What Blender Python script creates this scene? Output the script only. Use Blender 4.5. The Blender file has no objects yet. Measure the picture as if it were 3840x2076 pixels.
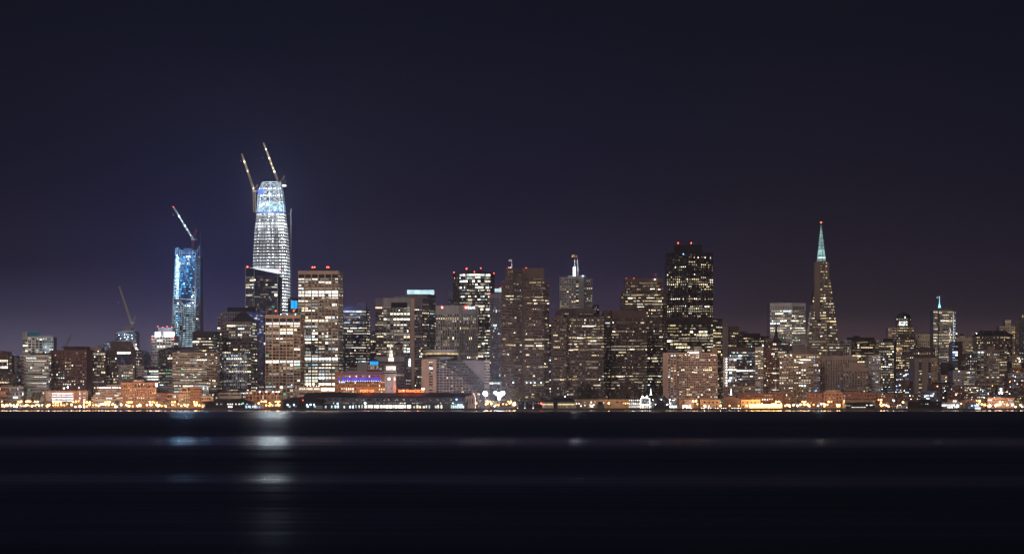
import bpy, math, random
from mathutils import Vector
SC = bpy.context.scene
COL = SC.collection
# ---------------------------------------------------------------- measures
# lens: 8100 px focal length on a 3840 px wide frame, camera 4 m above the bay
FO, HY, CZ, CX = 8100.0, 1525.0, 4.0, 1920.0
GZ = 2.5
def PX(px, D): return (px-CX)*D/FO
def PZ(py, D): return CZ-(py-HY)*D/FO
def sm(a, b, x):
    t = max(0.0, min(1.0, (x-a)/(b-a))); return t*t*(3-2*t)
def ground_z(x, y):
    return GZ + 62*sm(2850, 3500, y)*sm(350, 640, x) + 12*sm(2700, 2850, y)*sm(420, 620, x)
# ---------------------------------------------------------------- materials
MATS = {}
def newmat(name):
    m = bpy.data.materials.new(name); m.use_nodes = True
    nt = m.node_tree; nt.nodes.clear()
    out = nt.nodes.new('ShaderNodeOutputMaterial')
    MATS[name] = m
    return m, nt, out
def wallmat(name, c, rough=.8, var=.28, scale=.12, streak=True):
    m, nt, out = newmat(name)
    b = nt.nodes.new('ShaderNodeBsdfPrincipled')
    b.inputs['Roughness'].default_value = rough
    b.inputs['Specular IOR Level'].default_value = .25
    geo = nt.nodes.new('ShaderNodeNewGeometry')
    mp = nt.nodes.new('ShaderNodeMapping'); mp.inputs['Scale'].default_value = (1, 1, .22 if streak else 1)
    n = nt.nodes.new('ShaderNodeTexNoise'); n.inputs['Scale'].default_value = scale
    n.inputs['Detail'].default_value = 5; n.inputs['Roughness'].default_value = .62
    n2 = nt.nodes.new('ShaderNodeTexNoise'); n2.inputs['Scale'].default_value = scale*9; n2.inputs['Detail'].default_value = 3
    ad = nt.nodes.new('ShaderNodeMath'); ad.operation = 'MULTIPLY_ADD'; ad.inputs[1].default_value = .35
    rp = nt.nodes.new('ShaderNodeMapRange'); rp.inputs['From Min'].default_value = .42; rp.inputs['From Max'].default_value = .95
    rp.inputs['To Min'].default_value = 1-var; rp.inputs['To Max'].default_value = 1+var*.6
    mx = nt.nodes.new('ShaderNodeVectorMath'); mx.operation = 'SCALE'; mx.inputs[0].default_value = c
    L = nt.links.new
    L(geo.outputs['Position'], mp.inputs['Vector']); L(mp.outputs[0], n.inputs['Vector']); L(geo.outputs['Position'], n2.inputs['Vector'])
    L(n2.outputs[0], ad.inputs[0]); L(n.outputs[0], ad.inputs[2]); L(ad.outputs[0], rp.inputs['Value'])
    L(rp.outputs[0], mx.inputs['Scale']); L(mx.outputs[0], b.inputs['Base Color']); L(b.outputs[0], out.inputs[0])
    return m
def glassmat(name, c, rough=.18):
    m, nt, out = newmat(name)
    b = nt.nodes.new('ShaderNodeBsdfPrincipled')
    b.inputs['Base Color'].default_value = (*c, 1); b.inputs['Roughness'].default_value = rough
    geo = nt.nodes.new('ShaderNodeNewGeometry')
    n = nt.nodes.new('ShaderNodeTexNoise'); n.inputs['Scale'].default_value = .35; n.inputs['Detail'].default_value = 3
    rp = nt.nodes.new('ShaderNodeMapRange'); rp.inputs['To Min'].default_value = .45; rp.inputs['To Max'].default_value = 1.9
    mx = nt.nodes.new('ShaderNodeVectorMath'); mx.operation = 'SCALE'; mx.inputs[0].default_value = c
    L = nt.links.new
    L(geo.outputs['Position'], n.inputs['Vector']); L(n.outputs[0], rp.inputs['Value']); L(rp.outputs[0], mx.inputs['Scale'])
    L(mx.outputs[0], b.inputs['Base Color']); L(b.outputs[0], out.inputs[0])
    return m
def emit(name, c, s, lo=None, hi=None, noise=0., nscale=.9, sample=False, stretch=(1, 1, 1)):
    """a thing that gives off light; lo..hi spreads brightness room by room, noise is what stands inside the room"""
    m, nt, out = newmat(name)
    e = nt.nodes.new('ShaderNodeEmission'); e.inputs[0].default_value = (*c, 1); e.inputs[1].default_value = s
    L = nt.links.new
    last = None
    def mul(a, b):
        q = nt.nodes.new('ShaderNodeMath'); q.operation = 'MULTIPLY'
        for i, v in enumerate((a, b)):
            if isinstance(v, (int, float)): q.inputs[i].default_value = v
            else: L(v, q.inputs[i])
        return q.outputs[0]
    if lo is not None:
        oi = nt.nodes.new('ShaderNodeObjectInfo'); g = nt.nodes.new('ShaderNodeNewGeometry')
        a = nt.nodes.new('ShaderNodeMath'); a.operation = 'ADD'; L(oi.outputs['Random'], a.inputs[0]); L(g.outputs['Random Per Island'], a.inputs[1])
        fr = nt.nodes.new('ShaderNodeMath'); fr.operation = 'FRACT'; L(a.outputs[0], fr.inputs[0])
        pw = nt.nodes.new('ShaderNodeMath'); pw.operation = 'POWER'; L(fr.outputs[0], pw.inputs[0]); pw.inputs[1].default_value = 2.2
        r = nt.nodes.new('ShaderNodeMapRange'); L(pw.outputs[0], r.inputs['Value'])
        r.inputs['To Min'].default_value = lo; r.inputs['To Max'].default_value = hi
        last = r.outputs[0]
    if noise > 0:
        g = nt.nodes.new('ShaderNodeNewGeometry'); n = nt.nodes.new('ShaderNodeTexNoise')
        mp = nt.nodes.new('ShaderNodeMapping'); mp.inputs['Scale'].default_value = stretch
        n.inputs['Scale'].default_value = nscale; n.inputs['Detail'].default_value = 2
        L(g.outputs['Position'], mp.inputs[0]); L(mp.outputs[0], n.inputs['Vector'])
        r = nt.nodes.new('ShaderNodeMapRange'); r.inputs['From Min'].default_value = .3; r.inputs['From Max'].default_value = .7
        r.inputs['To Min'].default_value = max(0, 1-noise); r.inputs['To Max'].default_value = 1+noise
        L(n.outputs[0], r.inputs['Value'])
        last = mul(last, r.outputs[0]) if last is not None else r.outputs[0]
    if last is not None: L(mul(last, s), e.inputs[1])
    L(e.outputs[0], out.inputs[0])
    m.cycles.emission_sampling = 'AUTO' if sample else 'NONE'
    return m
W = wallmat
W('brown_granite', (.135, .092, .076)); W('brown_dark', (.105, .075, .065)); W('rust_brick', (.17, .082, .062))
W('beige_stone', (.70, .48, .345)); W('grey_concrete', (.30, .285, .28)); W('pale_concrete', (.44, .41, .40))
W('white_panel', (.70, .67, .65)); W('dark_panel', (.055, .05, .05)); W('black_panel', (.018, .017, .018))
W('mauve_stone', (.26, .23, .26)); W('pink_stone', (.60, .41, .33)); W('tan_stucco', (.44, .30, .19))
W('orange_brick', (.30, .155, .09)); W('red_brick', (.22, .095, .065)); W('grey_dark', (.13, .125, .125))
W('blue_grey', (.17, .18, .25)); W('warm_grey', (.30, .24, .205)); W('roof_dark', (.04, .038, .04), .9)
W('slate_roof', (.03, .03, .034), .7); W('cream_wall', (.70, .57, .42)); W('quay_concrete', (.09, .075, .07), .9)
W('asphalt', (.05, .05, .05), .9, .3, .3, False); W('earth', (.06, .055, .05), .95, .3, .05, False)
W('steel_white', (.62, .66, .70), .45, .15, .3); W('steel_dark', (.05, .05, .055), .5); W('crane_ochre', (.50, .41, .25), .5)
W('crane_red', (.35, .05, .04), .5); W('boat_white', (.6, .6, .6), .4); W('boat_dark', (.03, .035, .045), .4)
W('bark', (.07, .05, .035), .95); W('leaf_green', (.055, .075, .03), .9, .4, .5, False); W('leaf_dark', (.03, .042, .022), .9, .4, .5, False)
W('leaf_olive', (.11, .085, .04), .9, .4, .5, False); W('orange_fibre', (.5, .12, .03), .5)
W('flag_white', (.6, .6, .62), .8, .1); W('flag_yellow', (.65, .55, .12), .8, .1); W('flag_red', (.5, .06, .05), .8, .1)
W('pyramid_quartz', (.25, .195, .165)); W('roof_red', (.10, .035, .03), .8); W('blue_wrap', (.03, .06, .42), .6)
glassmat('glass_dark', (.020, .018, .019)); glassmat('glass_blue', (.018, .022, .05), .12); glassmat('glass_brown', (.030, .021, .017))
E = emit
E('lit_white', (1., .92, .72), 1.4, .22, 2.4, .85); E('lit_warm', (1., .80, .50), .9, .22, 2.2, .85)
E('lit_yellow', (1., .78, .36), 1.0, .25, 2.0, .5); E('lit_cool', (.72, .93, 1.), 1.35, .2, 2.2, .85)
E('lit_green', (.10, .85, .45), .7, .2, 1.6, .85); E('lit_blue', (.12, .32, 1.), 1.0, .3, 1.8, .5)
E('lit_dim', (1., .82, .58), .22, .25, 2.0, .8); E('lit_dimcool', (.62, .72, .95), .28, .25, 2.0, .8)
E('unlit_glow', (1., .80, .66), .030, .15, 2.6, .8); E('unlit_glowcool', (.78, .85, 1.), .030, .15, 2.6, .8); E('lit_orange', (1., .52, .2), .8, .25, 1.8, .5); E('lit_hot', (1., .96, .86), 2.6, .5, 1.5, .45)
E('lit_hotcool', (.84, .96, 1.), 2.6, .5, 1.5, .45)
E('floor_white', (.86, .94, 1.), .82, .5, 1.5, .85, .4, stretch=(1, 1, .12)); E('floor_cyan', (.50, .86, 1.), 3.6, .3, 1.6, .7, .25, stretch=(1, 1, .3)); E('floor_blue', (.10, .50, 1.), 1.7, .35, 1.6, .8, .25, stretch=(1, 1, .3))
E('spire_cyan', (.30, .80, 1.), 2.6); E('floor_pale', (.55, .80, .92), .52, .6, 1.5, .7, .5, stretch=(1, 1, .05))
E('glazed_glow', (.55, .86, 1.), 1.3, .8, 1.2, .8, .35); E('spot_white', (1., .98, .95), 16, .5, 1.3); E('spot_cool', (.55, .85, 1.), 18, .5, 1.3); E('spot_blue', (.15, .45, 1.), 16, .5, 1.3)
E('lamp_sodium', (1., .46, .13), 17, .25, 1.5); E('lamp_mercury', (.78, .92, 1.), 17, .3, 1.4); E('lamp_flood', (.82, .93, 1.), 40)
E('beacon_red', (1., .05, .025), 24); E('beacon_green', (.1, 1., .45), 8)
E('neon_red', (1., .16, .04), 8, sample=True); E('sign_white', (.82, .93, 1.), 4.5); E('sign_red', (1., .10, .05), 4)
E('panel_cyan', (.02, .42, 1.), 1.7, .8, 1.2, .25, .6); E('cap_glow', (.62, .93, 1.), 1.25, .8, 1.2, .25, .15)
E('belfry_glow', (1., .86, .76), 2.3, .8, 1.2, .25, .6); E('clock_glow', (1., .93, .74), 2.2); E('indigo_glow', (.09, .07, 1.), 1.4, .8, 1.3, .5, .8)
E('spire_teal', (.44, .85, .80), .72, .6, 1.5, .7, .5); E('streak_glow', (1., .60, .20), 9.0, .8, 1.3, .5, .4, sample=True)
E('shop_glow', (1., .90, .68), 2.2, .4, 1.8, .6, .5); E('shop_cool', (.70, .93, 1.), 1.8, .4, 1.8, .7, .5)
E('panel_teal', (.12, .5, .6), .22, .7, 1.3, .6, .4); E('lit_hot2', (1., .98, .92), 7); E('indigo_soft', (.22, .16, .75), .32); E('strip_yellow', (1., .86, .45), 2.0); E('floor_deck', (.95, .97, 1.), 2.2, .7, 1.3, .4, .3)
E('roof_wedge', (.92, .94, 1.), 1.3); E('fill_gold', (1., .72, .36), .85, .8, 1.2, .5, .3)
PAL = {
 'office': [('lit_white', .42), ('lit_warm', .22), ('lit_cool', .12), ('lit_dim', .20), ('lit_green', .02), ('lit_yellow', .02)],
 'green': [('lit_white', .40), ('lit_cool', .18), ('lit_green', .07), ('lit_dim', .22), ('lit_warm', .12), ('lit_blue', .01)],
 'warm': [('lit_warm', .42), ('lit_yellow', .16), ('lit_white', .18), ('lit_dim', .20), ('lit_orange', .04)],
 'home': [('lit_white', .30), ('lit_warm', .26), ('lit_yellow', .14), ('lit_cool', .10), ('lit_dim', .16), ('lit_blue', .02), ('lit_orange', .02)],
 'cool': [('lit_white', .40), ('lit_cool', .36), ('lit_dimcool', .20), ('lit_blue', .04)],
 'dim': [('lit_dim', .75), ('lit_warm', .18), ('lit_white', .07)],
 'dimcool': [('lit_dimcool', .8), ('lit_cool', .1), ('lit_white', .1)],
 'ec': [('lit_warm', .30), ('lit_white', .22), ('lit_dim', .40), ('lit_yellow', .05), ('lit_cool', .03)],
 'hot': [('lit_hot', .8), ('lit_hotcool', .2)], 'hotc': [('lit_hotcool', 1)],
}
# ---------------------------------------------------------------- mesh building
class MB:
    def __init__(s): s.v = []; s.f = []; s.m = []; s.names = []
    def mi(s, mat):
        if mat not in s.names: s.names.append(mat)
        return s.names.index(mat)
    def face(s, pts, mat):
        b = len(s.v); s.v.extend(pts); s.f.append(tuple(range(b, b+len(pts)))); s.m.append(s.mi(mat))
    def hexa(s, p, mat, top=None):   # p: 4 bottom + 4 top, both counter-clockwise
        b = len(s.v); s.v.extend(p); k = s.mi(mat); kt = s.mi(top) if top else k
        for q in ((3, 2, 1, 0), (4, 5, 6, 7), (0, 1, 5, 4), (1, 2, 6, 5), (2, 3, 7, 6), (3, 0, 4, 7)):
            s.f.append(tuple(b+i for i in q)); s.m.append(kt if q[0] == 4 else k)
    def box(s, x0, x1, y0, y1, z0, z1, mat, top=None):
        s.hexa([(x0, y0, z0), (x1, y0, z0), (x1, y1, z0), (x0, y1, z0), (x0, y0, z1), (x1, y0, z1), (x1, y1, z1), (x0, y1, z1)], mat, top)
    def prism(s, pb, pt, zb, zt, mat, top=None):
        b = len(s.v); n = len(pb)
        s.v.extend([(p[0], p[1], zb) for p in pb]); s.v.extend([(p[0], p[1], zt) for p in pt])
        for i in range(n):
            j = (i+1) % n; s.f.append((b+i, b+j, b+n+j, b+n+i)); s.m.append(s.mi(mat))
        s.f.append(tuple(b+n+i for i in range(n))); s.m.append(s.mi(top or mat))
    def bar(s, p, q, w, mat, w2=None):
        p, q = Vector(p), Vector(q); d = (q-p).normalized(); w2 = w if w2 is None else w2
        a = d.cross(Vector((0, 1, 0)));
        if a.length < .05: a = d.cross(Vector((1, 0, 0)))
        a.normalize(); c = d.cross(a)
        def ring(o, h): return [tuple(o-a*h-c*h), tuple(o+a*h-c*h), tuple(o+a*h+c*h), tuple(o-a*h+c*h)]
        s.hexa(ring(p, w/2)+ring(q, w2/2), mat)
    def ball(s, c, r, mat, nu=8, nv=5, sz=1.):
        b = len(s.v); k = s.mi(mat)
        s.v.append((c[0], c[1], c[2]-r*sz))
        for j in range(1, nv):
            t = -math.pi/2+math.pi*j/nv
            for i in range(nu):
                a = 2*math.pi*i/nu; s.v.append((c[0]+r*math.cos(t)*math.cos(a), c[1]+r*math.cos(t)*math.sin(a), c[2]+r*sz*math.sin(t)))
        s.v.append((c[0], c[1], c[2]+r*sz)); e = len(s.v)-1
        for i in range(nu):
            i2 = (i+1) % nu
            s.f.append((b, b+1+i2, b+1+i)); s.m.append(k)
            s.f.append((e, b+1+(nv-2)*nu+i, b+1+(nv-2)*nu+i2)); s.m.append(k)
            for j in range(nv-2):
                s.f.append((b+1+j*nu+i, b+1+j*nu+i2, b+1+(j+1)*nu+i2, b+1+(j+1)*nu+i)); s.m.append(k)
    def cone(s, c, r0, r1, z0, z1, mat, n=8, top=None):
        ring = lambda r: [(c[0]+r*math.cos(2*math.pi*i/n), c[1]+r*math.sin(2*math.pi*i/n)) for i in range(n)]
        s.prism(ring(r0), ring(max(r1, .01)), z0, z1, mat, top)
    def each(s, name, parent, o, cap=100, label=None):
        """every connected piece becomes a part of its own; past the cap the smallest ones share one mesh"""
        n = len(s.v); par = list(range(n))
        def find(a):
            while par[a] != a: par[a] = par[par[a]]; a = par[a]
            return a
        for fc in s.f:
            for q in fc[1:]: par[find(q)] = find(fc[0])
        grp = {}
        for i, fc in enumerate(s.f): grp.setdefault(find(fc[0]), []).append(i)
        def size(fi):
            vs = [s.v[q] for i in fi for q in s.f[i]]; return (max(v[0] for v in vs)-min(v[0] for v in vs))*(max(v[2] for v in vs)-min(v[2] for v in vs))
        gs = sorted(grp.values(), key=lambda g: -size(g))
        def sub(fis):
            mb = MB(); mp = {}
            for i in fis:
                fc = []
                for q in s.f[i]:
                    if q not in mp: mp[q] = len(mb.v); mb.v.append(s.v[q])
                    fc.append(mp[q])
                mb.f.append(tuple(fc)); mb.m.append(mb.mi(s.names[s.m[i]]))
            return mb
        for g in gs[:cap]: sub(g).build(name, parent, o, None, label)
        if len(gs) > cap: sub([i for g in gs[cap:] for i in g]).build(name, parent, o, 'stuff', label)
    def build(s, name, parent=None, o=(0, 0, 0), kind=None, label=None):
        me = bpy.data.meshes.new(name)
        me.from_pydata([(x-o[0], y-o[1], z-o[2]) for x, y, z in s.v], [], s.f)
        for n in s.names: me.materials.append(MATS[n])
        me.polygons.foreach_set('material_index', s.m); me.update()
        ob = bpy.data.objects.new(name, me); COL.objects.link(ob)
        if parent is not None: ob.parent = parent
        else: ob.location = o
        if kind: ob['kind'] = kind
        if label: ob['label'] = label
        return ob
def thing(name, label, cat, loc, group=None):
    o = bpy.data.objects.new(name, None); COL.objects.link(o); o.location = loc
    o.empty_display_size = 2
    o['label'] = label; o['category'] = cat
    if group: o['group'] = group
    return o
def tag(o, label, cat, group=None):
    o['label'] = label; o['category'] = cat
    if group: o['group'] = group
    return o
# ---------------------------------------------------------------- buildings
def f(p, c, pier=.18, span=.42, lit=.2, run=2., pal='office', rows=None, hot=(), par=5, bot=0, mode='span', wall=None, dim=.12, parwall=None, skip=None, proud=1.):
    return dict(p=p, c=c, pier=pier, span=span, lit=lit, run=run, pal=pal, rows=rows or {}, hot=hot, par=par, bot=bot, mode=mode, wall=wall, dim=dim, parwall=parwall, skip=skip, proud=proud)
def plight(root, c, o, e, col, r=.6, name='glow'):
    ld = bpy.data.lights.new(name, 'POINT'); ld.energy = e; ld.color = col; ld.shadow_soft_size = r
    lo = bpy.data.objects.new(name, ld); COL.objects.link(lo); lo.parent = root; lo.location = Vector(c)-Vector(o); return lo
def rng_n(rg, q): return int(q)+(rg.random() < q-int(q))
class Bld:
    def __init__(s, name, label, cat, D, px, cap=100, base=None, group=None):
        s.D = D; x = PX(px, D); s.gz = ground_z(x, D) if base is None else base
        s.o = (x, D, s.gz); s.root = thing(name, label, cat, s.o, group)
        s.wall = MB(); s.glz = MB(); s.plant = MB(); s.wins = []; s.cap = cap
        s.rng = random.Random(hash((round(px*7), round(D))) & 0xffffff)
        s.boost = 2.0 if px > 3280 else 1.0
    def facade(s, P0, Q0, P1, Q1, zb, zt, sp, D, wall):
        """one face of the building: storey bands and piers stand proud of the dark glazing, lit rooms lie in the openings"""
        m = D/FO; w = sp['wall'] or wall; rng = s.rng
        u = Vector((Q0[0]-P0[0], Q0[1]-P0[1])); L = u.length; u /= L; n = Vector((u.y, -u.x))
        H = zt-zb
        def pt(t, z, d):
            k = (z-zb)/H
            ax = P0[0]+(P1[0]-P0[0])*k; ay = P0[1]+(P1[1]-P0[1])*k
            bx = Q0[0]+(Q1[0]-Q0[0])*k; by = Q0[1]+(Q1[1]-Q0[1])*k
            return (ax+(bx-ax)*t+n.x*d, ay+(by-ay)*t+n.y*d, z)
        def hx(mb, t0, t1, z0, z1, d, mat):
            mb.hexa([pt(t0, z0, d), pt(t1, z0, d), pt(t1, z0, -.05), pt(t0, z0, -.05), pt(t0, z1, d), pt(t1, z1, d), pt(t1, z1, -.05), pt(t0, z1, -.05)], mat)
        if sp.get('blank'):
            hx(s.wall, 0, 1, zb, zt, .3, w); return
        pr = sp['proud']; ps, pp = (.55*pr, .3*pr) if sp['mode'] == 'span' else (.25*pr, .6*pr)
        wpx = L/m
        ztop = zt-sp['par']*m; zbot = zb+sp['bot']*m
        nf = max(1, round((ztop-zbot)/(sp['p']*m))); mc = max(1, round(wpx/sp['c']))
        fh = (ztop-zbot)/nf
        hx(s.wall, 0, 1, ztop, zt+.4, .7*pr, sp['parwall'] or w)
        if sp['bot'] > 0: hx(s.wall, 0, 1, zb, zbot, .7*pr, w)
        for k in range(nf):
            hx(s.wall, 0, 1, zbot+k*fh, zbot+(k+sp['span'])*fh, ps, w)
        if sp['pier'] > 0:
            for c in range(mc+1):
                a = max(0, (c-sp['pier']/2)/mc); b = min(1, (c+sp['pier']/2)/mc)
                hx(s.wall, a, b, zbot, ztop-.05, pp, w)
        rowp = {}; hots = set()
        for y, pb in sp['rows'].items():
            k = int((PZ(y, D)-zbot)//fh)
            if 0 <= k < nf: rowp[k] = pb
        for y in sp['hot']:
            k = int((PZ(y, D)-zbot)//fh)
            if 0 <= k < nf: hots.add(k); rowp.setdefault(k, .95)
        names, wts = zip(*PAL[sp['pal']])
        for k in range(nf):
            z0 = zbot+(k+sp['span'])*fh; z1 = zbot+(k+1)*fh
            y_mid = HY-( (z0+z1)/2-CZ)/m
            if y_mid > 1532: continue
            base = rowp.get(k)
            if base is None: base = s.boost*sp['lit']*rng.choice((.2, .4, .7, .9, 1.1, 1.5))
            c = 0
            while c < mc:
                if sp['skip'] and sp['skip'](c, k, nf): c += 1; continue
                r = rng.random()
                if r < base:
                    ln = max(1, min(mc-c, int(round(rng.expovariate(1/sp['run'])+.5))))
                    if base >= .8: ln = min(mc-c, ln+1)
                    if k in hots: mat = rng.choices(('lit_hot', 'lit_hotcool'), (.7, .3))[0]
                    elif base >= .5 and rowp.get(k) is not None and sp['pal'] in ('ec', 'warm'): mat = rng.choices(('lit_warm', 'lit_white', 'lit_yellow', 'lit_dim'), (.45, .3, .15, .1))[0]
                    else: mat = rng.choices(names, wts)[0]
                    if mat in ('lit_green', 'lit_blue', 'lit_orange'): ln = 1
                elif r < base+sp['dim']:
                    ln = 1; mat = 'lit_dimcool' if sp['pal'] in ('cool', 'dimcool') else 'lit_dim'
                else:
                    if rng.random() < .6:  # unlit openings: faint emission put in to lift the dark glass
                        e = sp['pier']/2; s.wins.append((1e-4*rng.random(), [pt((c+e)/mc, z0, .09), pt((c+1-e)/mc, z0, .09), pt((c+1-e)/mc, z1, .09), pt((c+e)/mc, z1, .09)], 'unlit_glowcool' if sp['pal'] in ('cool', 'dimcool', 'green') else 'unlit_glow'))
                    c += 1; continue
                e = sp['pier']/2
                t0 = (c+e)/mc; t1 = (c+ln-e)/mc; zz0, zz1 = z0, z1
                q = rng.random()
                if k in hots: pass
                elif q < .62: zz0 = z0+(z1-z0)*rng.uniform(.2, .5)
                elif q < .70: zz1 = z1-(z1-z0)*rng.uniform(.2, .4)
                if ln == 1 and rng.random() < .25:
                    if rng.random() < .5: t1 = t0+(t1-t0)*rng.uniform(.4, .7)
                    else: t0 = t1-(t1-t0)*rng.uniform(.4, .7)
                s.wins.append(((t1-t0)*L*(zz1-zz0)*(.4 if 'dim' in mat else 1), [pt(t0, zz0, .09), pt(t1, zz0, .09), pt(t1, zz1, .09), pt(t0, zz1, .09)], mat))
                c += ln
    def tier(s, pts, top, specs, wall, glass='glass_dark', base=None, depth=28, taper=None, D=None, roof='roof_dark', clutter=True):
        """pts: the visible corners (frame x, metres behind D) from left to right; taper: the same corners at the top"""
        D = D or s.D
        W2 = lambda L_: [(PX(px, D+d), D+d) for px, d in L_]
        fb = W2(pts); ft = W2(taper) if taper else fb
        zb = PZ(base, D) if base is not None else s.gz-.3
        zt = PZ(top, D)
        d2 = D+max(max(d for _, d in pts)+4, depth)
        def close(L_):
            k = d2/D
            return L_+[(L_[-1][0]+(L_[-1][0]-PX(pts[-1][0], D))*0, d2), (L_[0][0], d2)]
        s.glz.prism(close(fb), close(ft), zb, zt, glass, roof)
        if not isinstance(specs, list): specs = [specs]*(len(pts)-1)
        for i, sp in enumerate(specs):
            if sp is None: continue
            if sp == 'blank': sp = dict(blank=1, wall=None)
            elif isinstance(sp, str): sp = dict(blank=1, wall=sp)
            s.facade(fb[i], fb[i+1], ft[i], ft[i+1], zb, zt, sp, D, wall)
        if not taper and base is None and clutter and pts[-1][0]-pts[0][0] > 24:
            rg = s.rng; a, c = pts[0][0]+3, pts[-1][0]-6
            for i in range(rng_n(rg, (c-a)/22)):
                x = rg.uniform(a, c); w = rg.uniform(2, 8); h = rg.uniform(1.2, 3.6); dd = rg.uniform(5, max(6, d2-D-5))
                s.plant.box(PX(x, D), PX(x+w, D), D+dd, D+dd+rg.uniform(2, 5), zt-.1, zt+h*D/FO, rg.choice(('roof_dark', 'grey_dark', 'warm_grey')))
            if rg.random() < .3: x = rg.uniform(a, c); s.plant.bar((PX(x, D), D+8, zt), (PX(x, D), D+8, zt+rg.uniform(4, 10)*D/FO), .22, 'steel_dark', .1)
        return s
    def box(s, x0, x1, y0, y1, mat, d0=2, d1=20, part='plant', D=None):
        D = D or s.D; mb = s.plant if part == 'plant' else s.wall
        mb.box(PX(x0, D), PX(x1, D), D+d0, D+d1, PZ(y1, D), PZ(y0, D), mat); return s
    def hip(s, x0, x1, ye, xa, xb, yt, mat='slate_roof', d0=-1, d1=26, D=None, part='roof'):
        D = D or s.D; mb = MB(); mid = (d0+d1)/2
        b = [(PX(x0, D), D+d0), (PX(x1, D), D+d0), (PX(x1, D), D+d1), (PX(x0, D), D+d1)]
        t = [(PX(xa, D), D+mid-.5), (PX(xb, D), D+mid-.5), (PX(xb, D), D+mid+.5), (PX(xa, D), D+mid+.5)]
        mb.prism(b, t, PZ(ye, D), PZ(yt, D), mat); mb.build(part, s.root, s.o); return s
    def each(s, name, mb, label=None): mb.each(name, s.root, s.o, 100, label)
    def part(s, name, mb, label=None, kind=None): return mb.build(name, s.root, s.o, kind, label)
    def glow(s, name, x0, x1, y0, y1, mat, d0=-.6, d1=.3, D=None):
        D = D or s.D; mb = MB(); mb.box(PX(x0, D), PX(x1, D), D+d0, D+d1, PZ(y1, D), PZ(y0, D), mat); s.part(name, mb); return s
    def beacon(s, px, py, mat='beacon_red', r=.42, d=6, pole=2.2):
        D = s.D+d; mb = MB(); z = PZ(py, D)
        mb.ball((PX(px, D), D, z), r, mat, 6, 4); mb.bar((PX(px, D), D, z-pole), (PX(px, D), D, z-r*.6), .25, 'steel_dark')
        s.part('aviation_light' if mat == 'beacon_red' else 'roof_light', mb); return s
    def flag(s, px, y0, y1, mat='flag_white', w=8, h=6, side=-1, d=8, pm='steel_white', pw=.5):
        D = s.D+d; mb = MB(); mb.bar((PX(px, D), D, PZ(y1, D)), (PX(px, D), D, PZ(y0, D)), pw, pm, pw*.6); pole = s.part('flagpole', mb)
        fm = MB(); m = D/FO; x = PX(px, D); zt = PZ(y0, D)-.2; k = 5; pts = []
        for i in range(k+1):
            q = i/k; pts.append((x+side*(.3+q*w*m), D+.35*math.sin(q*6), zt-q*.6*m+.25*math.sin(q*5)))
        for i in range(k):
            a, b = pts[i], pts[i+1]
            fm.hexa([(a[0], a[1]-.03, a[2]-h*m), (b[0], b[1]-.03, b[2]-h*m), (b[0], b[1]+.03, b[2]-h*m), (a[0], a[1]+.03, a[2]-h*m), (a[0], a[1]-.03, a[2]), (b[0], b[1]-.03, b[2]), (b[0], b[1]+.03, b[2]), (a[0], a[1]+.03, a[2])], mat)
        fm.build('flag', pole, s.o)
        ld = bpy.data.lights.new('flag_light', 'POINT'); ld.energy = 1500; ld.shadow_soft_size = .5; lo = bpy.data.objects.new('flag_light', ld); COL.objects.link(lo); lo.parent = s.root; lo.location = (x+side*2-s.o[0], D-7-s.o[1], zt-8-s.o[2]); return s
    def lamp(s, px, y, d, e, col, r=1.):
        D = s.D+d; plight(s.root, (PX(px, D), D, PZ(y, D)), s.o, e, col, r); return s
    def done(s):
        if s.glz.f: s.part('glazing', s.glz)
        if s.wall.f: s.part('facade', s.wall)
        if s.plant.f: s.each('roof_plant', s.plant)
        s.wins.sort(key=lambda t: -t[0])
        for a, q, m in s.wins[:s.cap]:
            mb = MB(); mb.face(q, m); s.part('lit_window', mb)
        if len(s.wins) > s.cap:
            mb = MB()
            for a, q, m in s.wins[s.cap:]: mb.face(q, m)
            s.part('lit_window', mb, None, 'stuff')
        return s
# ================================================================ the city, from left to right
# ---- Rincon side
b = Bld('office_block', 'dark brown stepped office block cut by the left edge of the frame', 'building', 2650, 0)
b.tier([(-60, 0), (30, 0), (42, 10)], 1331, [f(12.2, 6, .35, .35, .14, 2, 'office', hot=(1381,)), f(12.2, 6, .3, .4, .2)], 'brown_dark')
b.tier([(-60, -8), (47, -8)], 1400, f(12.2, 6, .4, .35, .3, 3, 'office', dim=.3), 'brown_dark', depth=6)
b.box(-60, 8, 1314, 1331, 'rust_brick'); b.box(8, 30, 1317, 1331, 'dark_panel'); b.done()
b = Bld('apartment_block', 'narrow pale grey block with two blue roof lights behind the left edge block', 'building', 2720, 58)
b.tier([(40, 0), (64, 0), (76, 8)], 1341, [f(12, 9, .5, .62, .12, 1, 'office'), f(12, 5, .3, .4, .35, 1, 'cool')], 'grey_concrete')
b.box(44, 60, 1332, 1341, 'grey_dark'); b.beacon(48, 1331, 'spot_blue', .5, 2, 1.5); b.beacon(54, 1331, 'spot_blue', .5, 2, 1.5); b.done()
b = Bld('apartment_tower', 'white framed apartment tower with glowing corner bay and teal roof box at far left', 'building', 2860, 142)
b.tier([(85, 4), (104, 0)], 1245, f(10, 14, .25, .32, .75, 1, 'office', par=28), 'pale_concrete')
b.tier([(104, 0), (160, 0), (200, 6)], 1262, [f(10, 14, .34, .3, .38, 1, 'office', rows={1275: .7}), f(10, 8, .3, .3, .62, 1, 'cool')], 'white_panel')
b.glow('roof_box', 106, 141, 1245, 1262, 'panel_teal' if 'panel_teal' in MATS else 'spire_teal', 2, 14)
mb = MB()
for x in range(142, 201, 8): mb.bar((PX(x, 2862), 2862, PZ(1262, 2862)), (PX(x, 2862), 2862, PZ(1258, 2862)), .4, 'white_panel')
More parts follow.
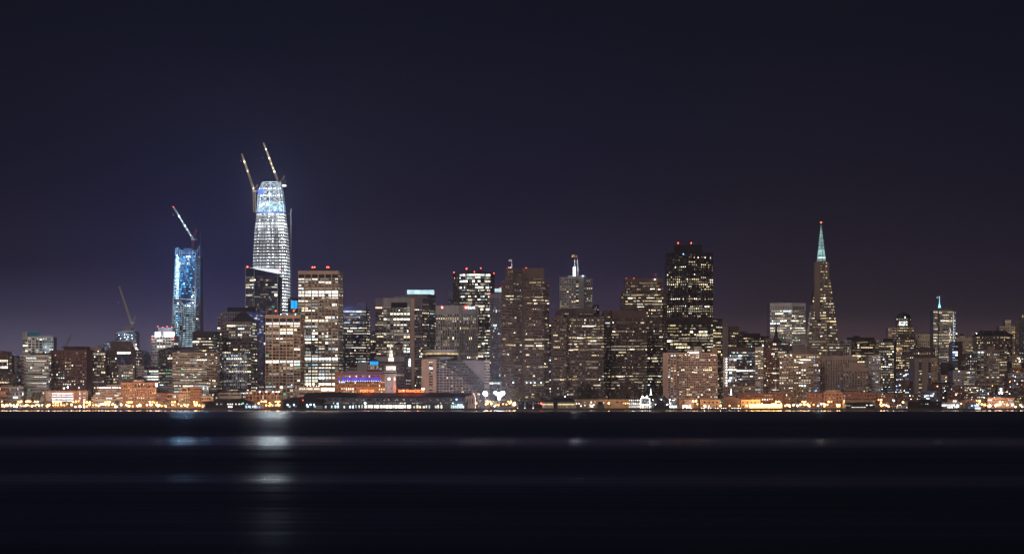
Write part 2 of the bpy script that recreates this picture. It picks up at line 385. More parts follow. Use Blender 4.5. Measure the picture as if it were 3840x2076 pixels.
mb.box(PX(141, 2862), PX(200, 2862), 2861.6, 2862.6, PZ(1259, 2862), PZ(1257.6, 2862), 'white_panel'); b.part('roof_frame', mb)
b.lamp(194, 1300, -8, 3500, (.6, .85, 1)).lamp(94, 1290, -8, 1500, (1, .9, .7)); b.done()
b = Bld('office_block', 'pale office block of white horizontal bands with a dark penthouse, left of the brick tower', 'building', 2680, 134)
b.tier([(76, 5), (90, 0), (182, 0), (191, 5)], 1331, [f(11.75, 14, .2, .3, .12, 1), f(11.75, 7.7, .16, .52, .34, 2.4, 'green', rows={1343: .6, 1354: .5, 1413: .75, 1484: .8, 1497: .8}, par=8, dim=.25), f(11.75, 9, .1, .35, .5, 1, 'green')], 'white_panel')
b.box(112, 184, 1322, 1331, 'dark_panel'); b.done()
b = Bld('office_tower', 'red brown brick tower with small square windows and a flat dark penthouse', 'building', 2705, 258)
b.tier([(192, 6), (218, 0), (325, 0), (347, 10)], 1313, [f(11.6, 8.6, .5, .48, .22, 1, 'office', par=16), f(11.6, 8.4, .5, .48, .24, 1, 'office', rows={1428: .65, 1440: .5}, par=8, dim=.1), 'rust_brick'], 'rust_brick')
b.box(238, 326, 1298, 1313, 'black_panel'); b.done()
b = Bld('office_block', 'dark office block with stacked lit rows between two brown towers', 'building', 2720, 372)
b.tier([(347, 0), (395, 2)], 1318, f(11.5, 5.5, .3, .42, .42, 2, 'warm', rows={1327: .8, 1341: .7}), 'brown_dark')
b.box(338, 380, 1301, 1318, 'warm_grey'); b.box(355, 370, 1296, 1301, 'warm_grey'); b.beacon(368, 1316, 'spot_white', .5, -1, 1); b.done()
# construction block with crane
b = Bld('building_shell', 'round topped half built block with bluish work lights under the ochre crane', 'building', 2960, 470)
b.tier([(386, 0), (414, 4)], 1281, f(8, 7, .2, .3, .5, 1, 'dimcool', dim=.4), 'blue_grey')
b.tier([(434, 14), (440, 4), (472, 0), (504, 4), (511, 14)], 1241, f(8, 7, .1, .28, .75, 2, 'dimcool', dim=.2, par=3), 'blue_grey', depth=40)
b.box(456, 488, 1225, 1241, 'warm_grey', 8, 22)
mb = MB()
for x, y in ((446, 1255), (467, 1254), (468, 1264), (494, 1256), (496, 1268), (452, 1268), (511, 1290), (480, 1262)):
    mb.ball((PX(x, 2957), 2957, PZ(y, 2957)), .55, 'spot_cool', 6, 4)
b.each('work_light', mb); b.lamp(467, 1256, -9, 7000, (.5, .72, 1)).lamp(498, 1262, -9, 4000, (.6, .8, 1)); b.done()
b = Bld('gabled_tower', 'dark brown tower with sloped shoulders and one long white light band near its top', 'building', 2740, 462)
b.tier([(400, 4), (412, 0), (509, 0), (530, 8)], 1312, [f(11.3, 6, .3, .4, .3, 1, 'home'), f(11.3, 6.5, .45, .4, .28, 1, 'home', skip=lambda c, k, n: k > n-3), f(11.3, 6, .3, .4, .5, 1, 'home')], 'brown_dark')
b.tier([(412, 0), (509, 0)], 1279, f(11.3, 9, .4, .5, .05, 1, 'dim', par=16), 'brown_dark', base=1312, taper=[(420, 4), (494, 4)], depth=22)
b.glow('light_band', 440, 490, 1319, 1326, 'lit_hot', -1.4, -.6)
mb = MB(); mb.box(PX(438, 2740), PX(489, 2740), 2738.6, 2739.4, PZ(1374, 2740), PZ(1327, 2740), 'glass_blue'); b.part('glass_bay', mb)
r = random.Random(5)
for i in range(60):
    x = r.uniform(440, 486); y = r.uniform(1329, 1370)
    b.wins.append((.5, [(PX(x, 2740), 2738.5, PZ(y+2, 2740)), (PX(x+1.6, 2740), 2738.5, PZ(y+2, 2740)), (PX(x+1.6, 2740), 2738.5, PZ(y, 2740)), (PX(x, 2740), 2738.5, PZ(y, 2740))], 'lit_dimcool'))
b.beacon(416, 1268, 'steel_dark', .2, 2, 8); b.done()
b = Bld('apartment_block', 'small white apartment block with punched windows in front of the gabled brown tower', 'building', 2660, 475)
b.tier([(445, 3), (456, 0), (505, 0)], 1368, [f(10.5, 6, .4, .5, .3, 1, 'home'), f(10.5, 7, .45, .45, .5, 1, 'home')], 'grey_concrete')
b.tier([(509, 4), (540, 4)], 1372, f(11, 10, .35, .5, .25, 1, 'home', par=8), 'pale_concrete'); b.done()
b = Bld('pointed_block', 'distant grey block with slanted pointed roof behind the gabled tower', 'building', 3040, 545)
b.tier([(531, 0), (559, 0)], 1330, f(9, 6, .5, .5, .06, 1, 'dimcool'), 'blue_grey')
b.hip(531, 559, 1330, 536, 544, 1311, 'blue_grey', 0, 20); b.done()
b = Bld('office_block', 'low dark block with green lit floors left of the hip roofed office', 'building', 2720, 568)
b.tier([(541, 0), (600, 0)], 1376, f(10.5, 6, .15, .4, .4, 3, 'green', hot=(1392, 1410, 1420), par=12), 'dark_panel'); b.done()
b = Bld('striped_tower', 'slim glass tower with white mullions crowned by two blazing white lamps', 'building', 2920, 617)
b.tier([(566, 0), (588, 0), (652, 0), (668, 8)], 1258, [f(10.5, 7, .25, .35, .25, 1, 'dimcool'), f(10.5, 10.6, .22, .3, .22, 1, 'cool', mode='pier', rows={1302: .8, 1312: .5}, dim=.3), f(10.5, 8, .25, .35, .3, 1, 'dimcool')], 'pale_concrete', 'glass_blue')
b.box(590, 644, 1226, 1258, 'blue_grey', 8, 24)
for x0, x1 in ((582, 601), (616, 652)): b.glow('crown_lamp', x0, x1, 1244, 1262, 'lamp_flood' if 0 else 'lit_hot2', -1, 3) if 'lit_hot2' in MATS else b.glow('crown_lamp', x0, x1, 1244, 1262, 'sign_white', -1, 3)
for x, y in ((592, 1223), (610, 1226), (627, 1223), (644, 1226), (570, 1271), (646, 1271), (652, 1270)): b.beacon(x, y, d=-2 if y > 1250 else 8, pole=1 if y > 1250 else 4)
b.lamp(592, 1252, -9, 9000, (1, .97, .9)).lamp(634, 1252, -9, 14000, (1, .97, .9)); b.done()
b = Bld('office_block', 'dark hip roofed office with scattered greenish lit floors below the blue tower', 'building', 2670, 640)
b.tier([(595, 8), (622, 0), (684, 0)], 1312, [f(11, 6, .2, .45, .35, 2, 'green'), f(11, 6, .2, .45, .42, 2.5, 'green', rows={1337: .75, 1392: .7, 1402: .7})], 'dark_panel')
b.hip(595, 700, 1312, 628, 690, 1301, 'slate_roof', 0, 24); b.done()
b = Bld('office_block', 'beige banded office with rows of cool lit windows, low in front of the blue tower', 'building', 2615, 732)
b.tier([(647, 0), (776, 0), (815, 4)], 1322, [f(10.9, 6.4, .08, .50, .45, 3, 'green', rows={1331: .35, 1388: .65, 1399: .6, 1410: .7, 1420: .6, 1431: .4}, par=3, dim=.3), f(10.9, 6.4, .16, .42, .55, 1.6, 'office')], 'warm_grey')
b.box(679, 745, 1311, 1322, 'grey_dark'); b.done()
b = Bld('office_tower', 'dark flat topped office with rows of white windows right of the blue tower', 'building', 2730, 776)
b.tier([(722, 0), (815, 0), (832, 8)], 1243, [f(11.2, 6.4, .18, .45, .42, 2, 'office', rows={1275: .7, 1285: .6, 1297: .65}, par=24), f(11.2, 6, .25, .4, .5, 1)], 'dark_panel'); b.beacon(804, 1259, 'beacon_green', .3, -1, .2); b.done()

# ---- the blue half built tower
D = 3010
b = Bld('braced_tower', 'half built blue lit glass tower wrapped in giant white diagonal braces', 'skyscraper', D, 697)
yt, yb = 958, 1532
def xl(y): return 657.5+(643-657.5)*(y-930)/(1240-930)
P = [(xl(yb), 8), (733+(716-733)*0, 0), (753, 12)]; T = [(xl(yt), 8), (733, 0), (749.5, 12)]
b.tier(P, yt, [f(8.2, 7.5, .07, .30, .80, 3, 'dimcool', mode='span', dim=.15, par=2, proud=.6), f(8.2, 7.5, .08, .3, .55, 1, 'dimcool', dim=.3, par=2, proud=.6)], 'blue_grey', 'glass_blue', taper=T, depth=42)
def on(px, y, d=-1.1):
    q = D+d+8*max(0, (733-px)/(733-xl(y))) if px < 733 else D+d+12*(px-733)/17
    return (PX(px, D)*q/D, q, PZ(y, D))
mb = MB()
for a, c, w in (((658, 985), (xl(1300), 1300), 1.5), ((733, 985), (733, 1300), 2.0), ((688, 1007), (731, 1118), 1.5), ((664, 1118), (733, 1124), 1.3), ((664, 1120), (690, 1143), 1.3), ((690, 1143), (733, 1128), 1.3), ((690, 1143), (680, 1304), 1.4), ((690, 1140), (672, 1220), 1.0)):
    mb.bar(on(*a), on(*c), w, 'grey_concrete')
mb.bar(on(749, 985), on(751, 1300), 1., 'grey_concrete'); mb.bar(on(747, 1000), on(738, 1118), .9, 'grey_concrete'); mb.bar(on(738, 1140), on(748, 1300), .9, 'grey_concrete'); mb.bar(on(734, 1124), on(750, 1127), 1.1, 'grey_concrete')
b.part('brace_frame', mb)
mb = MB(); mb.hexa([on(650, 1135, -.3), on(733, 1135, -.3), on(733, 1135, .5), on(650, 1135, .5), on(651, 1119, -.3), on(733, 1119, -.3), on(733, 1119, .5), on(651, 1119, .5)], 'dark_panel'); b.part('plant_floor', mb)
mb = MB()   # open steel crown
for x in (658, 665, 673, 682, 712, 722, 733, 741, 748):
    top = {658: 928, 665: 926, 748: 918, 741: 930}.get(x, 938); mb.bar(on(x, 958, 1), on(x, top, 1), .45, 'steel_white')
for y, x0, x1 in ((929, 657, 673), (938, 657, 692), (948, 657, 733), (938, 722, 748), (958, 655, 749)): mb.bar(on(x0, y, 1), on(x1, y, 1), .4, 'steel_white')
mb.bar(on(665, 926, 1), on(690, 948, 1), .5, 'steel_white'); mb.bar(on(733, 957, 1), on(748, 920, 1), .7, 'steel_white'); mb.bar(on(722, 938, 1), on(736, 957, 1), .5, 'steel_white'); mb.bar(on(657, 957, 1), on(665, 926, 1), .5, 'steel_white')
mb.box(PX(690, D+14), PX(722, D+14), D+12, D+26, PZ(958, D), PZ(928, D), 'blue_grey'); b.part('crown_frame', mb)
mb = MB(); mb.bar((PX(751, D+16), D+16, PZ(1250, D)), (PX(751, D+16), D+16, PZ(868, D)), .9, 'steel_dark'); b.part('hoist_mast', mb)
r = random.Random(11); mb = MB(); mb2 = MB()
for i, y in enumerate(range(962, 1118, 8)):
    q = max(0, 1-(y-960)/190)
    for x in (664, 668+r.uniform(-1, 2)):
        p = on(x, y+2.5, -.9); mb.ball(p, .34+.30*q*r.random()+.15*q, 'spot_cool' if r.random() < .7 else 'spot_blue', 6, 4)
for y in range(1150, 1300, 8):
    if r.random() < .75: mb.ball(on(663+r.uniform(-1, 3), y, -.9), .30, 'spot_cool', 6, 4)
for x, y, q in ((707, 961, .8), (700, 962, .7), (712, 962, .6), (664, 956, .8), (720, 1112, .75), (724, 1106, .5), (667, 1136, .85), (723, 1135, .6), (710, 1146, .95), (705, 1145, .6), (706, 970, .45), (690, 964, .4)): mb.ball(on(x, y, -1.4), q, 'spot_cool', 8, 5)
b.each('work_light', mb)
def strip(x0f, x1f, y0, y1, step, hgt, mat, d, pr, seed, ww=(3, 7)):
    rr = random.Random(seed); y = y0
    while y < y1:
        x = x0f(y)
        while x < x1f(y)-1:
            w = min(rr.uniform(*ww), x1f(y)-x)
            if rr.random() < pr: b.wins.append((w*.05, [on(x, y+hgt, d), on(x+w-.5, y+hgt, d), on(x+w-.5, y, d), on(x, y, d)], mat))
            x += w
        y += step
strip(lambda y: xl(y)+2, lambda y: 690-(y-960)*.07, 966, 1115, 8.2, 4.6, 'floor_blue', -.75, .8, 3); strip(lambda y: xl(y)+3, lambda y: 678-(y-960)*.07, 966, 1115, 8.2, 4.6, 'floor_cyan', -.8, .75, 13, (2, 5))
strip(lambda y: 690-(y-960)*.05, lambda y: 729, 966, 1110, 8.2, 4.0, 'floor_blue', -.75, .34, 4)
strip(lambda y: 694-(y-1140)*.07, lambda y: 730, 1146, 1300, 8.2, 5.4, 'floor_pale', -.75, .95, 6, (6, 10))
strip(lambda y: xl(y)+2, lambda y: 686-(y-1140)*.05, 1140, 1300, 8.2, 5.2, 'floor_pale', -.75, .8, 7)
strip(lambda y: xl(y)+2, lambda y: 686-(y-1140)*.05, 1140, 1300, 8.2, 5.2, 'floor_blue', -.78, .16, 8)
b.done(); B181 = b

# ---- the tallest tower with lattice crown
D = 3100
b = Bld('curved_tower', 'tallest curved glass tower, floors ablaze with white work lights under an open lattice crown', 'skyscraper', D, 1011)
prof = [(678, 976, 1048), (700, 966.5, 1053), (713, 961, 1056), (750, 958.5, 1061), (795, 956, 1065), (860, 948, 1072), (940, 943, 1079), (1040, 941, 1081), (1171, 941, 1082), (1532, 941, 1084)]
def prx(y):
    for (a, l0, r0), (c, l1, r1) in zip(prof, prof[1:]):
        if a <= y <= c: t = (y-a)/(c-a); return l0+(l1-l0)*t, r0+(r1-r0)*t
    return prof[-1][1:]
def plan(y, k=1., N=28):
    l, r_ = prx(y); xc = (PX(l, D)+PX(r_, D))/2; h = (PX(r_, D)-PX(l, D))/2*k; out = []
    for i in range(N):
        a = -math.pi+2*math.pi*i/N; c, s_ = math.cos(a), math.sin(a)
        out.append((xc+h*math.copysign(abs(c)**.52, c), D+25+h*math.copysign(abs(s_)**.52, s_)))
    return out
core, slab = MB(), MB()
ys = [795+11.6*i for i in range(0, 64)]
gl = MB()
for y0, y1 in zip(ys, ys[1:]):
    if y0 > 1190: break
    core.prism(plan(y1, .975), plan(y0, .975), PZ(y1, D), PZ(y0, D), 'floor_white')
    slab.prism(plan(y0+(4.6 if y0 > 870 else 3.4), 1.), plan(y0, 1.), PZ(y0+(4.6 if y0 > 870 else 3.4), D), PZ(y0, D), 'dark_panel' if y0 > 870 else 'grey_concrete')
low = MB(); low.prism(plan(1532, .97), plan(1190, .97), b.gz-.3, PZ(1190, D), 'glass_dark')
b.part('lit_floor', core); b.part('floor_slab', slab); b.part('lower_shaft', low)
mb = MB(); r = random.Random(21)
def fr(px, y, k=1.012):
    l, r_ = prx(y); h = (r_-l)/2; t = max(-1, min(1, (px-(l+r_)/2)/h)); hh = h*D/FO
    dy = (1-abs(t)**3.846)**.26 if abs(t) < 1 else 0
    return (PX(px, D), D+25-hh*dy*k-.25, PZ(y, D))
for y in ys:
    if y > 1165: break
    l, r_ = prx(y); w = (r_-l)
    for t, pr, sz in ((.17, .75, .42), (.46, .7, .40), (.49, .5, .40), (.60, .8, .46), (.79, .85, .46), (.86, .9, .52), (.91, .8, .55), (.95, .55, .42)):
        if y > 990 and t < .7 and r.random() < .35: continue
        if r.random() < pr:
            mb.ball(fr(l+w*t+r.uniform(-1.2, 1.2), y+6.6+r.uniform(-1, 1)), sz*r.uniform(.7, 1.25)*(1.25 if y < 870 else 1), 'spot_white', 6, 4)
b.each('work_light', mb)
mb = MB()   # vertical mullion lines
for t in (.1, .3, .5, .68, .88):
    pts = [fr(prx(y)[0]+(prx(y)[1]-prx(y)[0])*t, y, 1.02) for y in (800, 870, 960, 1060, 1170)]
    for a, c in zip(pts, pts[1:]): mb.bar(a, c, .2, 'grey_dark')
b.each('mullion', mb)
# crown: columns, rings and X braces in two storeys of lattice, a glazed storey under them
mb = MB(); lv = [795, 757, 731, 706, 679]; NP = 12
rings = [plan(y, 1., NP) for y in lv]
for a in range(len(lv)):
    R = rings[a]; z = PZ(lv[a], D)
    for i in range(NP):
        j = (i+1) % NP; mb.bar((*R[i], z), (*R[j], z), .75 if a in (0, 4) else .6, 'steel_white')
        if a < len(lv)-1:
            S = rings[a+1]; z2 = PZ(lv[a+1], D)
            mb.bar((*R[i], z), (*S[i], z2), .7, 'steel_white')
            if a: mb.bar((*R[i], z), (*S[j], z2), .55, 'steel_white'); mb.bar((*R[j], z), (*S[i], z2), .55, 'steel_white')
            elif i % 2: mb.bar((*R[i], z), (*S[j], z2), .5, 'steel_white')
b.part('crown_lattice', mb)
mb = MB()
for y in (705, 731, 757): mb.prism(plan(y+3.2, .93), plan(y, .93), PZ(y+3.2, D), PZ(y, D), 'grey_concrete')
for x0, x1 in ((975, 994), (1000, 1014), (1022, 1046)): mb.box(PX(x0, D), PX(x1, D), D+18, D+32, PZ(756, D), PZ(686, D), 'grey_dark')
b.each('crown_deck', mb)
mb = MB(); mb.prism(plan(793, .9), plan(760, .9), PZ(793, D), PZ(760, D), 'glazed_glow'); b.part('glazed_storey', mb)
mb = MB(); mb.prism(plan(796, 1.015), plan(792.5, 1.015), PZ(796, D), PZ(792.5, D), 'blue_wrap'); mb.box(PX(965, D), PX(985, D), D+4, D+5, PZ(724, D), PZ(707, D), 'blue_wrap'); b.each('blue_netting', mb)
mb = MB()
for y in (703, 729, 755):
    for i in range(13):
        l, r_ = prx(y); 
        if r.random() < .8: mb.ball(fr(l+(r_-l)*(.06+.88*i/12)+r.uniform(-1, 1), y+r.uniform(-1, 2), .96), .42*r.uniform(.7, 1.3), 'spot_white', 6, 4)
for x, y, q in ((982, 767, 1.7), (988, 762, 1.5), (1001, 762, 1.2), (1002, 768, 1.2), (978, 772, 1.), (1030, 786, .8), (1060, 800, 1.1), (1009, 724, 1.0), (1012, 727, .9), (1047, 776, .6)): mb.ball(fr(x, y, 1.02), q*.75, 'spot_cool' if y > 750 else 'spot_white', 8, 5)
b.each('crown_light', mb)
mb = MB(); X = PX(1084.5, D); mb.bar((X, D+25, PZ(1180, D)), (X, D+25, PZ(775, D)), .7, 'steel_white')
for i, y in enumerate(range(796, 1000, 12)):
    mb.bar((PX(1066+(y-796)*.06, D), D+25, PZ(y, D)), (X, D+25, PZ(y, D)), .35, 'steel_dark'); mb.ball((PX(1077+(y-796)*.02, D), D+23, PZ(y+1, D)), .38, 'lit_orange', 6, 4)
b.part('hoist_mast', mb)
b.done(); BSF = b

# ---- luffing cranes on the roofs
# work lamps inside the open crown wash the lattice from within and from the deck edges
for px, y, d, e in ((1000, 690, -6, 16000), (1030, 690, -6, 16000), (985, 717, -6, 16000), (1012, 717, -7, 18000), (1040, 717, -6, 16000), (975, 743, -7, 18000), (1010, 743, -8, 20000), (1045, 743, -7, 18000), (985, 772, -8, 22000), (1040, 775, -8, 16000), (1010, 700, 25, 12000), (1010, 740, 25, 12000)):
    plight(BSF.root, (PX(px, 3100+d), 3100+d, PZ(y, 3100)), BSF.o, e*1.05, (.72, .89, 1), 1.5)
for px, y, d, e in ((662, 965, -9, 26000), (660, 1010, -9, 22000), (656, 1060, -9, 16000), (700, 955, -12, 20000), (720, 1115, -9, 7000), (664, 1142, -9, 7000), (712, 1142, -9, 9000), (768, 1000, 2, 9000), (768, 1090, 2, 9000)):
    plight(B181.root, (PX(px, 3010+d), 3010+d, PZ(y, 3010)), B181.o, e*.8, (.14, .50, 1) if y < 1100 else (.55, .8, 1), 1.)
for y, e in ((720, 26000), (860, 30000), (1000, 26000)):   # unseen blue lights added behind the shaft for a halo in the haze
    plight(BSF.root, (PX(1011, 3165), 3165, PZ(y, 3100)), BSF.o, e, (.16, .34, 1), 2.)
def crane(label, D, mast, foot, pivot, tip, back, mat, lights=(), red=True, w=2.0, cable=None, group='luffing cranes on unfinished towers', lmat='spot_white'):
    V = lambda p: Vector((PX(p[0], D), D, PZ(p[1], D)))
    o = V(foot); root = thing('luffing_crane', label, 'crane', tuple(o), group)
    def lattice(mb, a, c, w0, w1, n, mat):
        d = (c-a); L = d.length; d.normalize(); s1 = d.cross(Vector((0, 1, 0))).normalized(); s2 = d.cross(s1)
        cor = lambda k, i: a+d*(L*k)+(s1*(1 if i in (0, 1) else -1)+s2*(1 if i in (0, 3) else -1))*((w0+(w1-w0)*k)/2)
        for i in range(4): mb.bar(cor(0, i), cor(1, i), .42*w/2, mat)
        for k in range(n):
            for i in range(4):
                j = (i+1) % 4
                if k % 2: mb.bar(cor(k/n, i), cor((k+1)/n, j), .3*w/2, mat)
                else: mb.bar(cor(k/n, j), cor((k+1)/n, i), .3*w/2, mat)
    mb = MB(); lattice(mb, V(foot), V(mast), w*1.15, w*1.15, max(3, int(abs(foot[1]-mast[1])/5)), mat if mat != 'steel_white' else 'crane_red'); mb.build('mast', root, o)
    mb = MB(); lattice(mb, V(pivot), V(tip), w, w*.55, int(math.dist(pivot, tip)/5), mat); mb.build('jib', root, o)
    mb = MB(); p = V(mast); bx = V(back)
    sgn = 1 if back[0] > pivot[0] else -1
    mb.box(p.x-2.2, p.x+2.2+sgn*3.5, p.y-1.5, p.y+1.5, p.z, p.z+1.2, 'steel_white'); mb.box(p.x+sgn*3.2, p.x+sgn*5.6, p.y-1.6, p.y+1.6, p.z-.6, p.z+1.8, 'grey_dark'); mb.build('machine_deck', root, o)
    mb = MB(); mb.bar(p+Vector((-.8, 0, 1)), bx, .5, mat if mat != 'steel_white' else 'crane_red'); mb.bar(p+Vector((sgn*3.6, 0, 1)), bx, .4, mat if mat != 'steel_white' else 'crane_red'); mb.build('a_frame', root, o)
    mb = MB(); mb.bar(bx, V(tip), .12, 'steel_dark'); mb.bar(V(tip), V(cable) if cable else V(tip)-Vector((1.2, 0, 22)), .12, 'steel_dark'); mb.build('cable', root, o)
    mb = MB(); q = V(cable) if cable else V(tip)-Vector((1.2, 0, 22)); mb.box(q.x-.5, q.x+.5, q.y-.4, q.y+.4, q.z-1.2, q.z, 'steel_white'); mb.build('hook_block', root, o)
    for t, sz in lights:
        mb = MB(); c = V(pivot).lerp(V(tip), t)+Vector((0, -1.4, 0)); mb.ball(c, sz, lmat, 8, 5); mb.build('work_light', root, o); plight(root, c+Vector((0, -3.5, 0)), o, 2600*sz, (.9, .93, 1) if lmat == 'spot_cool' else (1, .9, .7))
    if red:
        mb = MB(); mb.ball(V(tip)+Vector((-.5, 0, .8)), .5, 'beacon_red', 6, 4); mb.build('aviation_light', root, o)
    return root
crane('dim ochre crane standing on the half built block left of the blue tower', 2975, (496, 1211), (496, 1242), (492, 1209), (447, 1072), (508, 1184), 'crane_ochre', w=2.4, red=False)
crane('small pale crane jib peeping over the red brown brick tower', 2800, (247, 1304), (247, 1330), (248, 1297), (268, 1250), (240, 1290), 'warm_grey', w=1.9, red=False)
crane('white crane with red mast leaning left above the blue braced tower', 3030, (723, 899), (723, 930), (724, 896), (652, 778), (737, 858), 'steel_white', ((.42, .9), (.72, .95), (.12, .4), (.3, .3), (.56, .35)), w=2.0, lmat='spot_cool', cable=(650, 804))
c = crane('left ochre crane clamped to the side of the tallest tower', 3085, (953, 718), (954, 795), (953, 715), (907, 576), (966, 692), 'crane_ochre', ((.93-.15, .8), (.53, .45), (.06, .5)), w=2.6, red=False, cable=(902, 602))
c = crane('right ochre crane rising behind the lattice crown of the tallest tower', 3155, (1049, 690), (1049, 730), (1042, 678), (988, 535), (1067, 658), 'crane_ochre', ((.82, .9), (.59, .8), (.45, .5), (.24, .85), (.33, .4)), w=2.6, red=False, cable=(985, 590))
crane_lamp = MB(); crane_lamp.box(PX(1057, 3150), PX(1072, 3150), 3149, 3153, PZ(698, 3150), PZ(694, 3150), 'sign_white'); crane_lamp.bar((PX(1069, 3150), 3151, PZ(694, 3150)), (PX(1069, 3150), 3151, PZ(672, 3150)), .25, 'steel_white')
tag(crane_lamp.build('hanging_lamp', None, (PX(1064, 3150), 3150, PZ(696, 3150))), 'glowing white lamp box hung beside the lattice crown', 'lamp')
# ---- south financial district
b = Bld('office_tower', 'old pale tower with narrow vertical piers and black penthouse, its right side washed blue', 'building', 2880, 901)
b.tier([(815, 6), (827, 6)], 1189, f(11, 12, .2, .3, .1, 1, 'warm', rows={1232: .9}), 'pale_concrete', depth=20)
b.tier([(827, 0), (932, 0), (988, 30)], 1169, [f(10.5, 8.4, .5, .3, .18, 1, 'cool', rows={1193: .55, 1197: .5, 1203: .3}, par=7), f(10.5, 7.5, .42, .3, .12, 1, 'cool', mode='pier', rows={1184: .95, 1232: .9, 1242: .85, 1253: .3}, par=9, dim=.3)], 'mauve_stone')
b.box(852, 954, 1151.5, 1169, 'black_panel'); b.lamp(1000, 1195, 2, 9000, (.16, .25, 1)).lamp(1003, 1250, 2, 5000, (.2, .3, 1)); b.done()
b = Bld('pyramid_roof_tower', 'stone office tower under a dark pyramid roof, with bluish glass curtain in its lower half', 'building', 2770, 890)
b.tier([(833, 0), (942, 0), (964, 10)], 1206, [f(11.6, 8.6, .25, .45, .5, 2, 'office', rows={1222: .8, 1245: .7, 1257: .6}, par=12, skip=lambda c, k, n: c < 2), f(11.6, 7, .35, .45, .55, 1.3, 'office', rows={1233: .8})], 'warm_grey')
b.tier([(815, 3), (824, -4), (942, -4)], 1267, [f(11.6, 7, .2, .4, .4, 1), f(11.6, 8.3, .2, .42, .62, 1.7, 'office', rows={1273: .1, 1285: .1, 1297: .15}, dim=.1)], 'brown_granite', depth=6)
mb = MB()
for x in [833+7.1*i for i in range(14)]:
    top = 1330+abs(x-878)*.25; mb.box(PX(x, 2764), PX(x+1.5, 2764), 2763.6, 2765, PZ(1455, 2764), PZ(top, 2764), 'steel_white')
b.each('curtain_mullion', mb)
r = random.Random(8)
for x in [833+7.1*i for i in range(13)]:
    for y in [1322+11.6*j for j in range(11)]:
        if r.random() < .62: b.wins.append((.6, [(PX(x+2, 2764), 2764.6, PZ(y+7, 2764)), (PX(x+6, 2764), 2764.6, PZ(y+7, 2764)), (PX(x+6, 2764), 2764.6, PZ(y, 2764)), (PX(x+2, 2764), 2764.6, PZ(y, 2764))], 'lit_dimcool'))
b.hip(859, 955, 1206, 899, 917, 1167, 'slate_roof', 2, 26); b.done()
b = Bld('slanted_roof_tower', 'dark blue glass tower with brilliant white slanted roof wedge and red corner lights', 'skyscraper', 2980, 986)
b.tier([(921, 6), (953, 0), (1040, 0), (1052, 14)], 1036, [f(9.2, 9, .06, .12, .05, 3, 'office', rows={1038: .95, 1066: .9, 1074: .85, 1110: .8}, par=1, proud=.4), f(9.2, 11, .05, .12, .04, 2, 'office', rows={1068: .35, 1076: .4, 1105: .25, 1113: .25, 1120: .2, 1166: .25}, par=1, proud=.4), f(9.2, 11, .05, .12, 0, 1, 'dim', dim=0, par=1, proud=.3)], 'blue_grey', 'glass_blue', depth=36)
D = 2980; mb = MB()
q = lambda px, y, d: (PX(px, D+d), D+d, PZ(y, D))
mb.hexa([q(921, 1036, 6), q(953, 1036, 0), q(1048, 1036, 10), q(925, 1036, 30), q(921, 1000, 6), q(953, 1006, 0), q(1048, 1026, 10), q(925, 1000, 30)], 'glass_blue'); b.part('crown_glass', mb)
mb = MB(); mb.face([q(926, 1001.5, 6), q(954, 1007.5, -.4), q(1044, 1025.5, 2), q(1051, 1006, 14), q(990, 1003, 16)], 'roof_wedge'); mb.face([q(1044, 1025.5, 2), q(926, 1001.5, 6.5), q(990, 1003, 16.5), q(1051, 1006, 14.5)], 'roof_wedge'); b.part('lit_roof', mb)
mb = MB()
for px, d in ((921, 5), (953, -.8), (1041, -.8), (1052, 13)): mb.bar(q(px, 1180, d), q(px, {921: 1000, 953: 1006, 1041: 1026, 1052: 1006}[px], d), .5, 'steel_white')
b.each('corner_trim', mb)
b.beacon(928, 1000, r=.95, d=4, pole=1.5); b.beacon(1049, 1005, r=.5, d=10, pole=1.5); b.beacon(1034, 1165, r=.7, d=-2, pole=.5); b.done()
b = Bld('office_tower', 'slim dark tower with bright cyan double screen, squeezed left of the tall beige grid tower', 'building', 3040, 1099)
b.tier([(1080, 0), (1118, 0)], 1118, f(11, 7, .2, .4, .12), 'dark_panel')
for x0, x1 in ((1091, 1102), (1104, 1115)): b.glow('screen', x0, x1, 1127, 1156, 'panel_cyan', -.9, -.4)
b.beacon(1102, 1165, r=.8, d=-2, pole=.4); b.beacon(1127, 1172, r=.4, d=-2, pole=.4); b.done()
gridk = dict(mode='span')
b = Bld('grid_tower', 'shorter of the twin beige grid towers, its big square bays in dark glass', 'skyscraper', 2650, 1068)
b.tier([(995, 0), (1127, 0), (1141, 22)], 1180.5, [f(11.85, 12.9, .14, .30, .32, 1.5, 'green', hot=(1213, 1363), rows={1237: .5, 1249: .55, 1273: .75, 1285: .4, 1368: .6, 1432: .6}, par=27, dim=.3, parwall='dark_panel', proud=.7), f(11.85, 5, .3, .36, .35, 1, 'green', par=13, dim=.3)], 'beige_stone', 'glass_brown', depth=40)
mb = MB()
for i in range(6): 
    x = 995+26.4*i; mb.box(PX(max(995, x-2.1), 2650), PX(min(1127, x+2.1), 2650), 2648.9, 2650.2, b.gz, PZ(1180.6, 2650), 'beige_stone')
mb.box(PX(995, 2650), PX(1127, 2650), 2648.8, 2650.2, PZ(1193, 2650), PZ(1179.5, 2650), 'beige_stone'); mb.box(PX(995, 2650), PX(1127, 2650), 2649.0, 2650.2, PZ(1210, 2650), PZ(1208, 2650), 'beige_stone'); b.each('column', mb)
for x in (1053, 1077, 1108): b.beacon(x, 1177.5, 'spot_cool', .55, 2, 1)
b.box(1070, 1120, 1172, 1181, 'warm_grey', 6, 20); b.done()
b = Bld('grid_tower', 'taller of the twin beige grid towers, two whole floors blazing white near its top', 'skyscraper', 2730, 1200)
